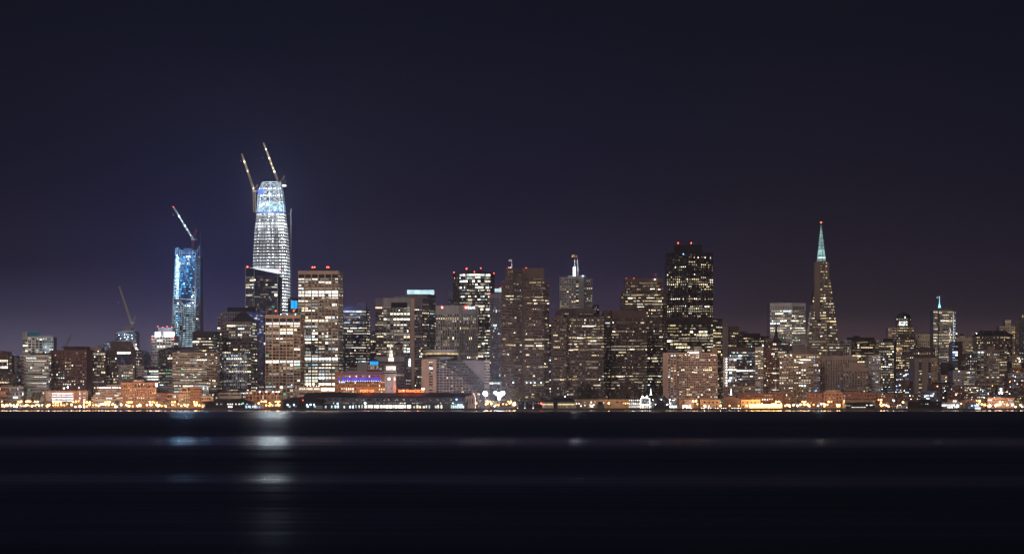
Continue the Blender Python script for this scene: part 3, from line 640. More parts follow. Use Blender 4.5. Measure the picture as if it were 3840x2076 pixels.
b.tier([(1118, 0), (1269, 0), (1286, 24)], 1016, [f(12.0, 12.6, .14, .30, .46, 1.5, 'green', hot=(1095, 1107, 1347, 1420), rows={1049: .8, 1061: .5, 1073: .4, 1119: .75, 1131: .4, 1143: .7, 1155: .6, 1167: .6, 1250: .45, 1320: .6, 1332: .55, 1359: .75, 1371: .8, 1383: .8, 1395: .75, 1408: .85, 1432: .9, 1444: .8}, par=27, dim=.45, parwall='dark_panel', proud=.7), f(12.0, 5, .3, .36, .5, 1, 'cool', par=14, dim=.35, rows={1095: .95, 1107: .95})], 'beige_stone', 'glass_brown', depth=44)
mb = MB()
for i in range(7):
    x = 1118+25.17*i; mb.box(PX(max(1118, x-2.0), 2730), PX(min(1269, x+2.0), 2730), 2728.9, 2730.2, b.gz, PZ(1016.1, 2730), 'beige_stone')
mb.box(PX(1118, 2730), PX(1269, 2730), 2728.8, 2730.2, PZ(1028.5, 2730), PZ(1015, 2730), 'beige_stone'); mb.box(PX(1118, 2730), PX(1269, 2730), 2729.0, 2730.2, PZ(1044, 2730), PZ(1042, 2730), 'beige_stone'); b.each('column', mb)
b.box(1158, 1240, 1008, 1016, 'dark_panel', 8, 30)
for x in (1172, 1179, 1226, 1232): b.beacon(x, 1001.5, r=.75, d=10, pole=3)
b.done()
b = Bld('podium_block', 'low beige grid podium with glowing shop floors at the foot of the tall grid tower', 'building', 2612, 1190)
b.tier([(1120, 0), (1257, 0)], 1449, f(17, 25.5, .14, .3, .8, 1, 'green', par=5, dim=.1), 'beige_stone', depth=20)
r = random.Random(4); mb = MB()
for i in range(26):
    x = r.uniform(1122, 1254); mb.ball((PX(x, 2618), 2618, PZ(1447.5, 2618)), r.uniform(.5, 1.3), 'leaf_green', 6, 4)
b.each('roof_planting', mb)
for x in (1152, 1164, 1176, 1187, 1195): b.beacon(x, 1447, 'spot_white', .33, 0, .6)
b.done()
b = Bld('office_tower', 'blue grey banded office tower with stepped penthouse, right of the tall grid tower', 'building', 2870, 1336)
b.tier([(1280, 0), (1372, 0), (1387, 16)], 1159, [f(10.5, 5.3, .16, .45, .55, 2.5, 'office', rows={1167: .75, 1178: .85, 1188: .5, 1250: .7, 1262: .15, 1272: .05}, hot=(), par=6, dim=.2), f(10.5, 4, .15, .42, .7, 3, 'warm')], 'blue_grey')
b.box(1340, 1372, 1135, 1159, 'blue_grey', 6, 20); b.box(1280, 1340, 1146, 1159, 'blue_grey', 6, 20)
b.tier([(1286, -6), (1296, -6)], 1280, 'grey_dark', 'grey_dark', depth=4); b.lamp(1300, 1140, -10, 4500, (.2, .25, 1)).lamp(1310, 1180, -14, 3500, (.4, .5, 1)); b.done()
b = Bld('office_block', 'dim block sliver with lit ribbons in the gap left of the white ribbed slab', 'building', 2960, 1397)
b.tier([(1384, 0), (1411, 0)], 1241, f(10.5, 7, .3, .4, .25, 2, 'warm', par=14), 'grey_dark'); b.box(1388, 1408, 1256, 1275, 'grey_concrete', -1.2, 0); b.done()
b = Bld('ribbed_tower', 'wide slab tower with thin white vertical ribs, black centre top and blank pinkish end pier', 'building', 2840, 1500)
b.tier([(1408, 0), (1438, 0), (1538, -1), (1554, -2), (1583, 2), (1608, 12)], 1118,
 [f(11, 5, .1, .42, .45, 3, 'warm', rows={1153: .9}, par=32), f(11, 12.6, .22, .25, .42, 1.6, 'office', rows={1153: .85, 1199: .75, 1221: .4, 1255: .5, 1311: .65}, par=32, mode='pier', dim=.3, wall='pale_concrete', proud=1.6), 'pink_stone', f(11, 6, .25, .4, .4, 2, 'office', par=30), f(11, 6, .3, .4, .3, 2, 'warm', rows={1222: .9}, par=20)], 'mauve_stone', depth=34)
b.box(1467, 1527, 1134, 1153, 'black_panel', -2.5, 0); b.box(1476, 1600, 1109, 1118, 'mauve_stone', 6, 24); b.done()
b = Bld('glow_cap_tower', 'tall slab with dotted windows and a long glowing aqua box on its roof', 'building', 2970, 1575)
b.tier([(1516, 0), (1608, 0), (1634, 14)], 1103.5, [f(11, 8, .4, .5, .1, 1, 'green'), f(9.2, 7, .4, .5, .35, 1, 'green')], 'mauve_stone')
b.glow('glowing_roof_box', 1526, 1626, 1086, 1103, 'cap_glow', 4, 22)
b.done()
b = Bld('fluted_tower', 'pale fluted office tower with tapering flared top and two glowing bank signs', 'building', 2760, 1713)
pr1 = f(12, 9.7, .42, .2, .16, 1, 'warm', mode='pier', rows={1190: .92, 1232: .45, 1269: .5, 1334: .6, 1343: .75}, par=32, dim=.2, proud=1.5)
pr2 = f(12, 8.6, .46, .2, .16, 1, 'warm', mode='pier', rows={1190: .75, 1236: .55, 1334: .8, 1343: .8}, par=32, dim=.2, proud=1.5)
b.tier([(1635, 14), (1722, 0), (1791, 18)], 1145, [pr1, pr2], 'pale_concrete', depth=46)
def text(bld, s, px, py, h, mat, D, nm='lettering', depth=.25, squeeze=None):
    cu = bpy.data.curves.new(nm, 'FONT'); cu.body = s; cu.size = 1; cu.extrude = 0
    tmp = bpy.data.objects.new('tmp', cu); COL.objects.link(tmp)
    bpy.context.view_layer.update()
    me = bpy.data.meshes.new_from_object(tmp.evaluated_get(bpy.context.evaluated_depsgraph_get()))
    bpy.data.objects.remove(tmp)
    xs = [v.co.x for v in me.vertices]; ys_ = [v.co.y for v in me.vertices]; m = D/FO
    x0, y0 = min(xs), min(ys_); sy = h*m/(max(ys_)-y0); sx = (squeeze*m/(max(xs)-x0)) if squeeze else sy
    mb = MB(); n = len(me.vertices)
    P_ = [(PX(px, D)+(v.co.x-x0)*sx, PZ(py, D)+(v.co.y-y0)*sy) for v in me.vertices]
    fr_ = [(x, D-depth, z) for x, z in P_]; bk = [(x, D, z) for x, z in P_]
    mb.v = fr_+bk; k = mb.mi(mat)
    edges = {}
    for p in me.polygons:
        vs = list(p.vertices); mb.f.append(tuple(vs)); mb.m.append(k)
        for a, c in zip(vs, vs[1:]+vs[:1]): edges[(a, c)] = 1
    for a, c in list(edges):
        if (c, a) not in edges: mb.f.append((a, c, c+n, a+n)); mb.m.append(k)
    return mb
for (x0, D0) in ((1654, 2770), (1742, 2764.5)):
    sg = MB(); m = D0/FO
    yb_ = 1158; hh = 11
    shp = [(0, 0), (11, 0), (11, 7), (8, 11), (5.5, 12.5), (3, 11), (0, 7)]
    pts = [(PX(x0+a, D0), PZ(1146+c, D0)) for a, c in shp]
    kf = [(x, D0-1.2, z) for x, z in pts]
    sg.face(list(reversed(kf)), 'sign_red')
    for i in range(len(pts)):
        j = (i+1) % len(pts); sg.face([(pts[i][0], D0-1.2, pts[i][1]), (pts[j][0], D0-1.2, pts[j][1]), (pts[j][0], D0, pts[j][1]), (pts[i][0], D0, pts[i][1])], 'sign_red')
    s_ob = b.part('bank_sign', sg)
    tx = text(b, 'us', x0+2, 1155, 5, 'sign_white', D0-1.25, squeeze=7.5); tx.build('lettering', s_ob, b.o)
    tx = text(b, 'bank', x0+13, 1157.5, 10.5, 'sign_white', D0-1, squeeze=28); tx.build('lettering', s_ob, b.o)
b.done()
b = Bld('round_tower', 'dark bow fronted glass tower with brilliant ring floors near its top and red roof lights', 'skyscraper', 2910, 1777)
gl1 = f(11.6, 5.5, .08, .36, .44, 2.2, 'office', rows={1048: .75, 1061: .5, 1073: .35, 1085: .2, 1094: .6, 1130: .45, 1140: .45, 1166: .6, 1178: .6, 1250: .3, 1312: .55, 1322: .6, 1334: .7}, hot=(1032, 1053, 1083), par=5, dim=.15)
b.tier([(1700, 14), (1724, 8), (1745, 2), (1781, -1), (1817, 2), (1838, 8), (1854, 14)], 1021.5, [f(11.6, 4, .4, .2, .12, 1, 'office', mode='pier', par=4, dim=.2), gl1, gl1, gl1, gl1, f(11.6, 5, .3, .3, .15, 1, 'office')], 'dark_panel', depth=44)
b.box(1748, 1806, 1015, 1022, 'black_panel', 8, 30)
for x, y in ((1749.5, 1007), (1803, 1005), (1779, 1019), (1702, 1021), (1852, 1024)): b.beacon(x, y, r=.85 if x == 1749.5 else .55, pole=3)
b.done()
b = Bld('glass_slab', 'faint blue glass slab just left of the dark bow fronted tower', 'building', 3080, 1690)
b.tier([(1680, 0), (1702, 0)], 1092, f(9, 8, .1, .3, .1, 1, 'dimcool', par=30), 'blue_grey', 'glass_blue'); b.done()
b = Bld('pinstripe_tower', 'grey pinstriped tower with a short glowing white roof box, left of the big brown tower', 'building', 2790, 1858)
b.tier([(1836, 0), (1881, 0)], 1101.6, f(11, 4.6, .55, .12, .04, 1, 'cool', mode='pier', rows={1127: .55, 1170: .3, 1478: .0, 1443: .95, 1358: .2, 1220: .25}, par=16, dim=.1, proud=.8), 'mauve_stone')
b.glow('glowing_roof_box', 1855, 1880, 1081, 1095, 'cap_glow', 4, 16); b.box(1853, 1881, 1094, 1102, 'mauve_stone', 2, 18)
b.beacon(1837, 1101, r=.5, d=0, pole=.5); b.beacon(1876, 1079, r=.5, pole=.5); b.done()
# hotel with the stepped atrium slope
b = Bld('terraced_hotel', 'hotel with sloping terraced side, blank grey end wall and a round lounge on top', 'hotel', 2640, 1706)
b.tier([(1581, 0), (1609, -2), (1623, -2), (1637, -2)], 1346, ['pink_stone', f(10.4, 14, .02, .42, .97, 1, 'office', par=10, hot=()), 'pink_stone'], 'pink_stone', depth=44)
D = 2640; nst = 12; 
for i in range(nst):
    y1 = 1352+10.2*i; y2 = y1+10.2; xr = 1649+12.2*(i+1)
    b.tier([(1637, -3-.02*i), (xr, -3-.02*i)], y1, f(10.2, 9.2, .14, .5, .16, 1, 'warm', par=.5, dim=.05), 'mauve_stone', base=y2, depth=40)
    b.tier([(xr+.5, 1.5), (min(1816, xr+74-2*i), 1.5)], y1, f(10.2, 8, .25, .66, .16, 1, 'dimcool', par=.5, dim=.35), 'grey_dark', base=y2, depth=40)
b.tier([(1637, -3), (1800, -3)], 1474, f(11, 9.2, .14, .5, .16, 1, 'warm', par=.5), 'mauve_stone', depth=40)
mb = MB()
for i in range(14):
    x = 1649+12.2*i; mb.bar((PX(x, 2636), 2636, b.gz), (PX(x, 2636), 2636, PZ(1352+10.2*i, 2636)), .55, 'pale_concrete')
b.each('rib', mb)
mb = MB(); zz = lambda x, y, d: (PX(x, D+d), D+d, PZ(y, D))
mb.hexa([zz(1800, 1532, 3), zz(1817, 1532, 3), zz(1817, 1532, 44), zz(1800, 1532, 44), zz(1714, 1350, 3), zz(1817, 1350, 3), zz(1817, 1350, 44), zz(1714, 1350, 44)], 'mauve_stone'); b.part('end_wall', mb)
b.tier([(1817, 2), (1836, 2)], 1351, f(10.4, 7, .2, .55, .22, 2, 'dim', wall='pale_concrete', par=8), 'pale_concrete', depth=42)
mb = MB(); cx = PX(1656, 2655)
mb.cone((cx, 2662), 19, 20, PZ(1350, 2650), PZ(1337, 2650), 'grey_concrete', 24); mb.cone((cx, 2662), 20, 20, PZ(1321, 2650), PZ(1310, 2650), 'pale_concrete', 24); b.part('lounge_drum', mb)
mb = MB(); mb.cone((cx, 2662), 19.5, 19.5, PZ(1337, 2650), PZ(1321, 2650), 'glass_dark', 24); mb.cone((cx, 2662), 19.8, 19.8, PZ(1329, 2650), PZ(1322, 2650), 'fill_gold', 24); b.part('lounge_window', mb); b.done()
# ---- Embarcadero brown slabs
EC = dict(pier=.3, span=.46, mode='span')
def ecf(p, c, lit, rows=None, hot=(), par=10, **k): return f(p, c, .3, .5, lit*.42, 2.2, 'ec', rows=rows, hot=hot, par=par, dim=.13, **k)
b = Bld('brown_slab_tower', 'tallest brown slab tower near the ferry hall, stepped top with a white flag', 'skyscraper', 2660, 1970)
b.tier([(1881, 4), (1896, 4)], 1051, ecf(11.4, 4, .2), 'brown_granite', 'glass_brown', depth=40)
b.tier([(1896, 2), (1926, 2), (1956, 8), (1964, 8), (1968, 0), (2041, 0)], 1006, [ecf(11.4, 4.2, .2, {1042: .3, 1113: .8, 1124: .8, 1292: .8}), ecf(11.4, 4.2, .22, {1113: .6, 1124: .6, 1068: .6, 1292: .5}), 'brown_dark', ecf(11.4, 4, .2), ecf(11.4, 4.2, .24, {1047: .25, 1059: .5, 1070: .35, 1113: .6, 1125: .85, 1136: .4, 1204: .3, 1214: .35, 1271: .95, 1293: .95, 1381: .6, 1435: .9, 1448: .2}, par=38)], 'brown_granite', 'glass_brown', depth=42)
b.tier([(2041, 1), (2059, 6)], 1056, ecf(11.4, 4.2, .28, {1125: .8, 1136: .6, 1271: .9, 1293: .9, 1435: .9}), 'brown_granite', 'glass_brown', depth=40)
b.flag(1919, 972, 1006, 'flag_white', 11, 7, d=10, pw=.8); b.beacon(1908, 1003, r=.5, pole=1); b.beacon(1973, 1005, r=.55, pole=1); b.beacon(1914, 1003, 'spot_cool', .4, pole=1)
mb = MB()
for x in (1925, 1975, 1990, 2005, 2029): mb.ball((PX(x, 2657), 2657.5, PZ(1434+(x == 1925)*-1, 2657)), .6, 'spot_cool', 6, 4)
b.each('wall_lamp', mb); b.done()
b = Bld('sliver_block', 'narrow bluish lit block in the gap right of the tallest brown slab tower', 'building', 2780, 2063)
b.tier([(2052, 0), (2076, 0)], 1210, f(11, 7, .2, .4, .4, 1, 'cool'), 'grey_dark'); b.done()
b = Bld('twin_mast_tower', 'slim grey tower with lit centre strip and twin white masts flying two flags', 'skyscraper', 2990, 2160)
b.tier([(2098, 0), (2160, 0)], 1040, f(9.2, 8.8, .42, .5, .25, 1, 'home', par=6, dim=.1), 'pale_concrete', depth=36)
b.tier([(2160, 2), (2170, 2), (2191, 2)], 1033.6, [f(7.6, 9, .05, .25, 1., 1, 'office', par=14), 'grey_concrete'], 'grey_concrete', depth=34)
b.tier([(2191, 4), (2222, 8)], 1044.5, f(9.2, 7.6, .42, .5, .3, 1, 'home', par=6), 'grey_concrete', depth=34)
b.box(2130, 2198, 1031, 1040, 'grey_concrete', 8, 26)
mb = MB(); mb.bar((PX(2153.5, 2994), 2994, PZ(1034, 2994)), (PX(2153.5, 2994), 2994, PZ(1001, 2994)), 3.4, 'sign_white'); mb.bar((PX(2155, 2994), 2994, PZ(1001, 2994)), (PX(2155, 2994), 2994, PZ(975, 2994)), 1.2, 'steel_white'); b.part('mast', mb)
mb = MB(); mb.bar((PX(2167, 2994), 2994, PZ(1034, 2994)), (PX(2167, 2994), 2994, PZ(1003, 2994)), 2.4, 'pale_concrete'); mb.bar((PX(2165.5, 2994), 2994, PZ(1003, 2994)), (PX(2165.5, 2994), 2994, PZ(976, 2994)), 1.3, 'steel_white'); b.part('mast', mb)
b.flag(2164.5, 956, 977, 'flag_red', 9, 7, d=3, pw=.4); b.flag(2155.5, 955, 977, 'flag_yellow', 11, 8, d=5, pw=.4)
b.lamp(2163, 1000, -5, 3500, (.8, .85, 1)); b.glow('roof_light', 2183, 2189, 1033, 1035, 'spot_cool', 0, 1); b.done()
b = Bld('apartment_tower', 'pale balconied tower edge peeping out behind the mid brown slab, below the masts', 'building', 3060, 2230)
b.tier([(2196, 0), (2247, 0)], 1144, f(9, 10, .3, .5, .2, 1, 'dim'), 'grey_concrete'); b.done()
b = Bld('brown_slab_tower', 'broad brown slab with several whole floors lit yellow and a dark set back crown', 'skyscraper', 2650, 2165)
r3 = {1199: .5, 1205: .55, 1213: .35, 1224: .6, 1235: .15, 1246: .35, 1257: .4, 1268: .97, 1279: .85, 1290: .8, 1301: .25, 1309: .97, 1427: .75}
b.tier([(2067, 8), (2075, 0), (2124, 0), (2132, 4), (2264, 4)], 1191, [ecf(11.1, 4, .1), ecf(11.1, 4.2, .22, {1427: .85}, par=8), ecf(11.1, 4, .4), ecf(11.1, 4.6, .26, r3, par=5)], 'brown_granite', 'glass_brown', depth=40)
b.tier([(2084, 12), (2228, 12)], 1156, ecf(11, 5, .1, par=17), 'brown_dark', base=1191, depth=36); b.done()
b = Bld('brown_slab_tower', 'darker brown slab directly left of the slab with a corner flag, floors sparsely lit', 'skyscraper', 2695, 2341)
b.tier([(2257, 4), (2266, 0), (2288, 0), (2292, 5), (2425, 5)], 1165, [ecf(11.1, 4, .3), ecf(11.1, 4, .4), ecf(11.1, 4, .1), ecf(11.1, 4.6, .2, {1192: .25, 1214: .25, 1250: .55, 1274: .35, 1305: .7, 1316: .6, 1335: .25, 1409: .7, 1440: .4}, par=30)], 'brown_granite', 'glass_brown', depth=40); b.done()
b = Bld('brown_slab_tower', 'stepped brown slab with a small corner flag and four red roof lights', 'skyscraper', 2780, 2415)
b.tier([(2330, 4), (2345, 4)], 1090, ecf(11.2, 4, .3), 'brown_granite', 'glass_brown', depth=40)
b.tier([(2345, 0), (2486, 0)], 1044.5, ecf(11.2, 4.4, .34, {1065: .3, 1075: .3, 1088: .4, 1105: .6, 1117: .5, 1126: .6, 1138: .92, 1149: .2, 1180: .3, 1191: .75, 1340: .9, 1351: .6, 1410: .97, 1435: .5}, par=14), 'brown_granite', 'glass_brown', depth=42)
b.tier([(2486, 2), (2502, 6)], 1094, ecf(11.2, 4, .3, {1138: .9, 1340: .9, 1410: .9}), 'brown_granite', 'glass_brown', depth=40)
for x, y in ((2349, 1044), (2377, 1044), (2431, 1047), (2481, 1050)): b.beacon(x, y, r=.6, d=2, pole=1.2)
b.flag(2460, 1024, 1050, 'flag_red', 10, 5, d=6, pw=.5); b.box(2345, 2486, 1046, 1050, 'brown_dark', 4, 20); b.done()
b = Bld('dark_tower', 'tallest dark granite tower right of the brown slabs, checkered with square lit windows', 'skyscraper', 3120, 2587)
dk = {951: .35, 963: .3, 975: .05, 985: .08, 995: .6, 1005: .4, 1014: .1, 1026: .15, 1038: .35, 1047: .85, 1057: .95, 1066: .9, 1076: .6, 1086: .45, 1096: .12, 1106: .06, 1116: .05, 1124: .5, 1133: .08, 1145: .8, 1154: .8, 1163: .45, 1172: .8, 1181: .5, 1190: .4}
b.tier([(2500, 16), (2581, 0), (2674, 16)], 946, [f(9.2, 8.2, .42, .40, .03, 1., 'warm', rows={k: v*.75 for k, v in dk.items()}, par=6, dim=.04), f(9.2, 7.8, .42, .36, .03, 1., 'warm', rows=dk, par=6, dim=.04)], 'black_panel', 'glass_brown', depth=56)
b.box(2536, 2637, 915, 946, 'black_panel', 18, 48)
b.beacon(2543, 911, r=.8, d=18, pole=2); b.beacon(2592, 911, r=.8, d=18, pole=2); b.glow('roof_sign_light', 2562, 2572, 948, 953, 'spot_blue', 3, 4)
b.done()
b = Bld('braced_office_block', 'black cross braced office block stepping in front of the dark granite tower', 'building', 2740, 2605)
b.tier([(2502, 0), (2674, 0), (2708, 12)], 1195, [f(11.5, 10.5, .1, .4, .22, 2, 'warm', rows={1222: .3, 1246: .6, 1258: .75, 1270: .75, 1282: .95, 1293: .6, 1303: .4}, par=22), f(11.5, 9, .15, .4, .3, 1.5, 'warm', rows={1246: .8, 1258: .8})], 'black_panel', 'glass_brown', depth=40)
mb = MB(); D = 2739
for i in range(5):
    x0 = 2502+i*34.4; 
    for a, c in (((x0, 1240), (x0+34.4, 1310)), ((x0+34.4, 1240), (x0, 1310))): mb.bar((PX(a[0], D), D, PZ(a[1], D)), (PX(c[0], D), D, PZ(c[1], D)), .8, 'black_panel')
b.part('cross_brace', mb); b.done()
b = Bld('apartment_slab', 'broad pinkish apartment slab with grid of balconies, low and right of the brown slabs', 'building', 2640, 2588)
b.tier([(2486, 0), (2505, 0), (2514, 0), (2537, 0), (2540, 4), (2691, 6)], 1322, ['pink_stone', f(9.4, 9, .3, .35, .75, 1, 'cool', par=6), f(9.4, 12, .45, .5, .4, 1, 'home', par=8), 'pink_stone', f(9.4, 7.0, .34, .45, .34, 1, 'home', par=6, bot=18, dim=.2)], 'pink_stone', 'glass_brown', depth=30)
b.box(2604, 2634, 1301, 1322, 'warm_grey'); b.box(2670, 2690, 1301, 1322, 'warm_grey'); b.glow('roof_lamps', 2586, 2620, 1319, 1322, 'spot_white', -1, -.5); b.beacon(2580, 1319, 'spot_white', .4, 0, .5); b.done()
# ---- north of the dark block
b = Bld('grey_slab', 'tall dim grey slab with antenna stub, right of the cross braced block', 'building', 3040, 2740)
b.tier([(2708, 0), (2731, 0)], 1224, 'warm_grey', 'warm_grey'); b.tier([(2731, 4), (2774, 6)], 1224, f(9.5, 6, .3, .4, .1, 1, 'warm', rows={1254: .5, 1294: .8}, par=22), 'brown_dark')
b.box(2723, 2731, 1217, 1224, 'grey_dark'); b.box(2776, 2808, 1240, 1252, 'brown_dark', 14, 26); b.done()
b = Bld('dark_block', 'wide low dark roofed block with black penthouse left of the white cornered tower', 'building', 2900, 2827)
b.tier([(2771, 0), (2883, 0)], 1260, f(10, 6, .2, .42, .22, 2, 'office', par=6, dim=.2), 'black_panel'); b.box(2790, 2851, 1249, 1260, 'black_panel'); b.beacon(2818, 1298, 'beacon_green', .55, -2, .4); b.done()
b = Bld('finned_block', 'narrow office block with white fins and a bright column of stair lights', 'building', 2655, 2738)
b.tier([(2712, 0), (2729, 0), (2762, 0)], 1338.6, ['pale_concrete', f(10, 5.6, .2, .2, .35, 2, 'cool', mode='pier', rows={1391: .9, 1413: .8, 1424: .7, 1347: .6}, par=5, wall='pale_concrete')], 'warm_grey')
mb = MB()
for y in range(1345, 1450, 10): mb.ball((PX(2724.5, 2653), 2653.6, PZ(y, 2653)), .52, 'spot_white', 6, 4)
b.each('stair_light', mb); b.done()
b = Bld('office_block', 'dark office block with one long brilliant lit floor behind the finned block', 'building', 2740, 2785)
b.tier([(2737, 0), (2831, 0)], 1303, f(11, 6.4, .16, .42, .3, 2.2, 'cool', rows={1326: .6, 1337: .5, 1380: .4, 1412: .7, 1423: .55}, hot=(1391,), par=16), 'brown_dark')
b.tier([(2755, -8), (2840, -8)], 1432, f(11, 8, .4, .5, .2, 1, 'warm'), 'warm_grey', depth=6); b.done()
b = Bld('apartment_tower', 'apartment tower with pale left bay and dark balconied right half', 'building', 2680, 2876)
b.tier([(2832, 0), (2862, 0), (2880, 3), (2918, 3)], 1301, [f(9, 10, .2, .5, .5, 1, 'home', wall='pale_concrete'), f(9, 6, .3, .4, .2, 1, 'home'), f(9, 6.2, .35, .45, .42, 1, 'home')], 'rust_brick')
b.beacon(2861, 1296, 'spot_white', .6, -1, 1); b.done()
b = Bld('corner_tower', 'white corner tower with a row of tall slots under its flat roof', 'skyscraper', 3040, 2954)
cw = dict(skip=None)
b.tier([(2888, 10), (2969, 0), (3020, 10)], 1136, [f(9.1, 6.2, .28, .40, .42, 2, 'office', par=27, rows={1167: .6, 1195: .5, 1214: .5, 1231: .85, 1249: .6}, dim=.2), f(9.1, 5.2, .3, .42, .3, 2, 'office', par=27, rows={1167: .35, 1186: .7, 1204: .8, 1214: .6, 1231: .9, 1240: .5, 1249: .6}, dim=.2)], 'white_panel', depth=50)
mb = MB(); D = 3040
for i in range(12):
    x = 2893+6.3*i; d = 10*(1-(x-2888)/81); mb.box(PX(x, D+d), PX(x+3.2, D+d), D+d-.95, D+d-.55, PZ(1160, D), PZ(1147, D), 'glass_dark')
for i in range(8):
    x = 2973+5.6*i; d = 10*((x-2969)/51); mb.box(PX(x, D+d), PX(x+2.6, D+d), D+d-.95, D+d-.3, PZ(1160, D), PZ(1147, D), 'glass_dark')
b.each('slot', mb); b.box(2914, 2945, 1130, 1136, 'grey_dark', 14, 30); b.done()
b = Bld('spired_block', 'dark gothic block with a thin black spire in front of the white corner tower', 'building', 2860, 2922)
b.tier([(2881, 2), (2898, 0), (2944, 0), (2963, 2)], 1282, [f(10, 6, .4, .5, .35, 1, 'home'), f(10, 7, .3, .45, .3, 2, 'cool', rows={1288: .8}), f(10, 6, .4, .5, .25, 1)], 'brown_dark')
b.box(2882, 2896, 1269, 1282, 'warm_grey'); b.box(2932, 2948, 1269, 1282, 'warm_grey'); b.hip(2896, 2934, 1282, 2908, 2915, 1256, 'slate_roof', 2, 14)
mb = MB(); mb.cone((PX(2911, 2868), 2868), 2.2, .15, PZ(1262, 2868), PZ(1203, 2868), 'black_panel', 6); b.part('spire', mb); b.beacon(2938, 1266, 'beacon_green', .4, 2, .5); b.done()
b = Bld('brown_box', 'plain blank brown box between the white corner tower and the pyramid', 'building', 2780, 2998)
b.tier([(2971, 0), (3027, 0)], 1296, 'warm_grey', 'warm_grey', depth=22); b.done()
# ---- the pyramid
D = 2920
b = Bld('pyramid_tower', 'slender stone pyramid tower with a glowing teal glass spire and red tip light', 'skyscraper', D, 3087)
ax, ay = 3083.5, 828.
def tri(y): k = (y-ay)/(1532-ay); return ax+(2999-ax)*k, ax+(3082+30-ax)*k, ax+(3179-ax)*k
def tpts(y, dd=1.): l, c, r_ = tri(y); k = (y-ay)/(1532-ay); dm = 12; return [(l, dm-6*k+(4 if 0 else 0)), (c, dm-12*k), (r_, dm-2*k)]
b.tier(tpts(1532), 980, [f(11.05, 5.6, .22, .5, .28, 3, 'warm', rows={1183: .5, 1198: .6, 1297: .5, 1286: .6, 1331: .3}, par=2, dim=.3), f(11.05, 6., .2, .5, .30, 3, 'warm', rows={1074: .95, 1117: .8, 1139: .95, 1205: .9, 1260: .5, 1295: .85, 1262: .4}, par=2, dim=.25)], 'pyramid_quartz', 'glass_brown', taper=tpts(980), depth=26)
# close the shaft towards its tip
mb = MB()
def ring4(y, g=1.): l, c, r_ = tri(y); k = (y-ay)/(1532-ay); X = lambda p: PX(ax+(p-ax)*g, D); return [(X(l), D+12-6*k), (X(c), D+12-12*k), (X(r_), D+12-2*k), (X(r_)-.1, D+12+12*k), (X(l)+.1, D+12+12*k)]
mb.prism(ring4(982, 1.02), ring4(979, 1.02), PZ(983, D), PZ(976, D), 'pyramid_quartz'); b.part('shaft_cap', mb)
mb = MB(); y0 = 978
while y0 > 846:
    y1 = y0-6.4; mb.prism(ring4(y0, .86), ring4(y1+.9, .86), PZ(y0, D), PZ(y1+.9, D), 'spire_teal'); mb.prism(ring4(y1+.9, .9), ring4(y1, .9), PZ(y1+.9, D), PZ(y1, D), 'grey_dark'); y0 = y1
mb.prism(ring4(y0, .9), ring4(832, .9), PZ(y0, D), PZ(832, D), 'spire_teal'); b.part('glass_spire', mb)
mb = MB()
for i in range(3): 
    A, Bq = ring4(978, .93)[i], ring4(834, .95)[i]; mb.bar((A[0], A[1]-.15, PZ(978, D)), (Bq[0], Bq[1]-.15, PZ(834, D)), .55, 'pyramid_quartz', .3)
b.each('spire_edge', mb)
b.glow('spire_lamp', 3070, 3098, 962, 966, 'lit_hotcool', 7, 9)
mb = MB(); q = lambda x, y, d: (PX(x, D), D+d, PZ(y, D))
mb.hexa([q(3058, 1198, 3.2), q(3077, 1198, 2.4), q(3077, 1198, 16), q(3058, 1198, 16), q(3057, 981, 7), q(3080, 981, 7), q(3080, 981, 16), q(3057, 981, 16)], 'pyramid_quartz'); b.part('lift_wing', mb)
mb = MB(); mb.hexa([q(3106, 1160, 8), q(3110, 1160, 8), q(3110, 1160, 16), q(3106, 1160, 16), q(3105, 983, 8), q(3113, 983, 8), q(3113, 983, 16), q(3105, 983, 16)], 'pyramid_quartz'); b.part('lift_wing', mb)
mb = MB(); mb.ball((PX(ax, D), D+12, PZ(831, D)), .9, 'beacon_red', 8, 5); mb.cone((PX(ax, D), D+12), .5, .5, PZ(840, D), PZ(832, D), 'lit_orange', 6); b.part('tip_light', mb); b.done()
b = Bld('apartment_block', 'warm lit apartment block at the left foot of the pyramid, brightest on its top floors', 'building', 2650, 2998)
b.tier([(2922, 0), (2974, 0), (2976, 3), (3050, 3), (3075, 8)], 1327, [f(9.6, 9, .4, .45, .4, 1, 'home', par=8), 'warm_grey', f(9.6, 9.4, .3, .42, .45, 1.2, 'home', rows={1352: .9, 1343: .6, 1360: .7}, par=8), f(9.6, 7, .45, .35, .6, 1, 'cool', par=8)], 'warm_grey', depth=30)
for x, y in ((2946, 1331), (2966, 1331), (2928, 1360), (2928, 1376), (2982, 1350)): b.beacon(x, y, 'spot_white', .45, -1.5, .3)
b.glow('terrace_lamps', 3001, 3041, 1347, 1350, 'lit_hot', -.5, .5); b.done()
b = Bld('slotted_block', 'broad blank grey block with dark vertical slots below the pyramid', 'building', 2690, 3150)
slot = f(9.8, 9.6, .62, .3, .04, 1, 'cool', mode='pier', par=14, dim=.06, proud=1.2)
b.tier([(3075, 0), (3215, 0)], 1335, slot, 'warm_grey', depth=30)
b.tier([(3161, -8), (3215, -8), (3256, -8)], 1378, [f(9.8, 11, .55, .3, .1, 1, 'cool', mode='pier', par=14, dim=.05), f(9.8, 11, .55, .3, .25, 1, 'warm', mode='pier', par=14)], 'warm_grey', depth=7)
b.box(3180, 3240, 1360, 1378, 'warm_grey', -7, -1); b.done()
b = Bld('glass_block', 'dark glass block between two white grid end bays, right of the pyramid', 'building', 2860, 3230)
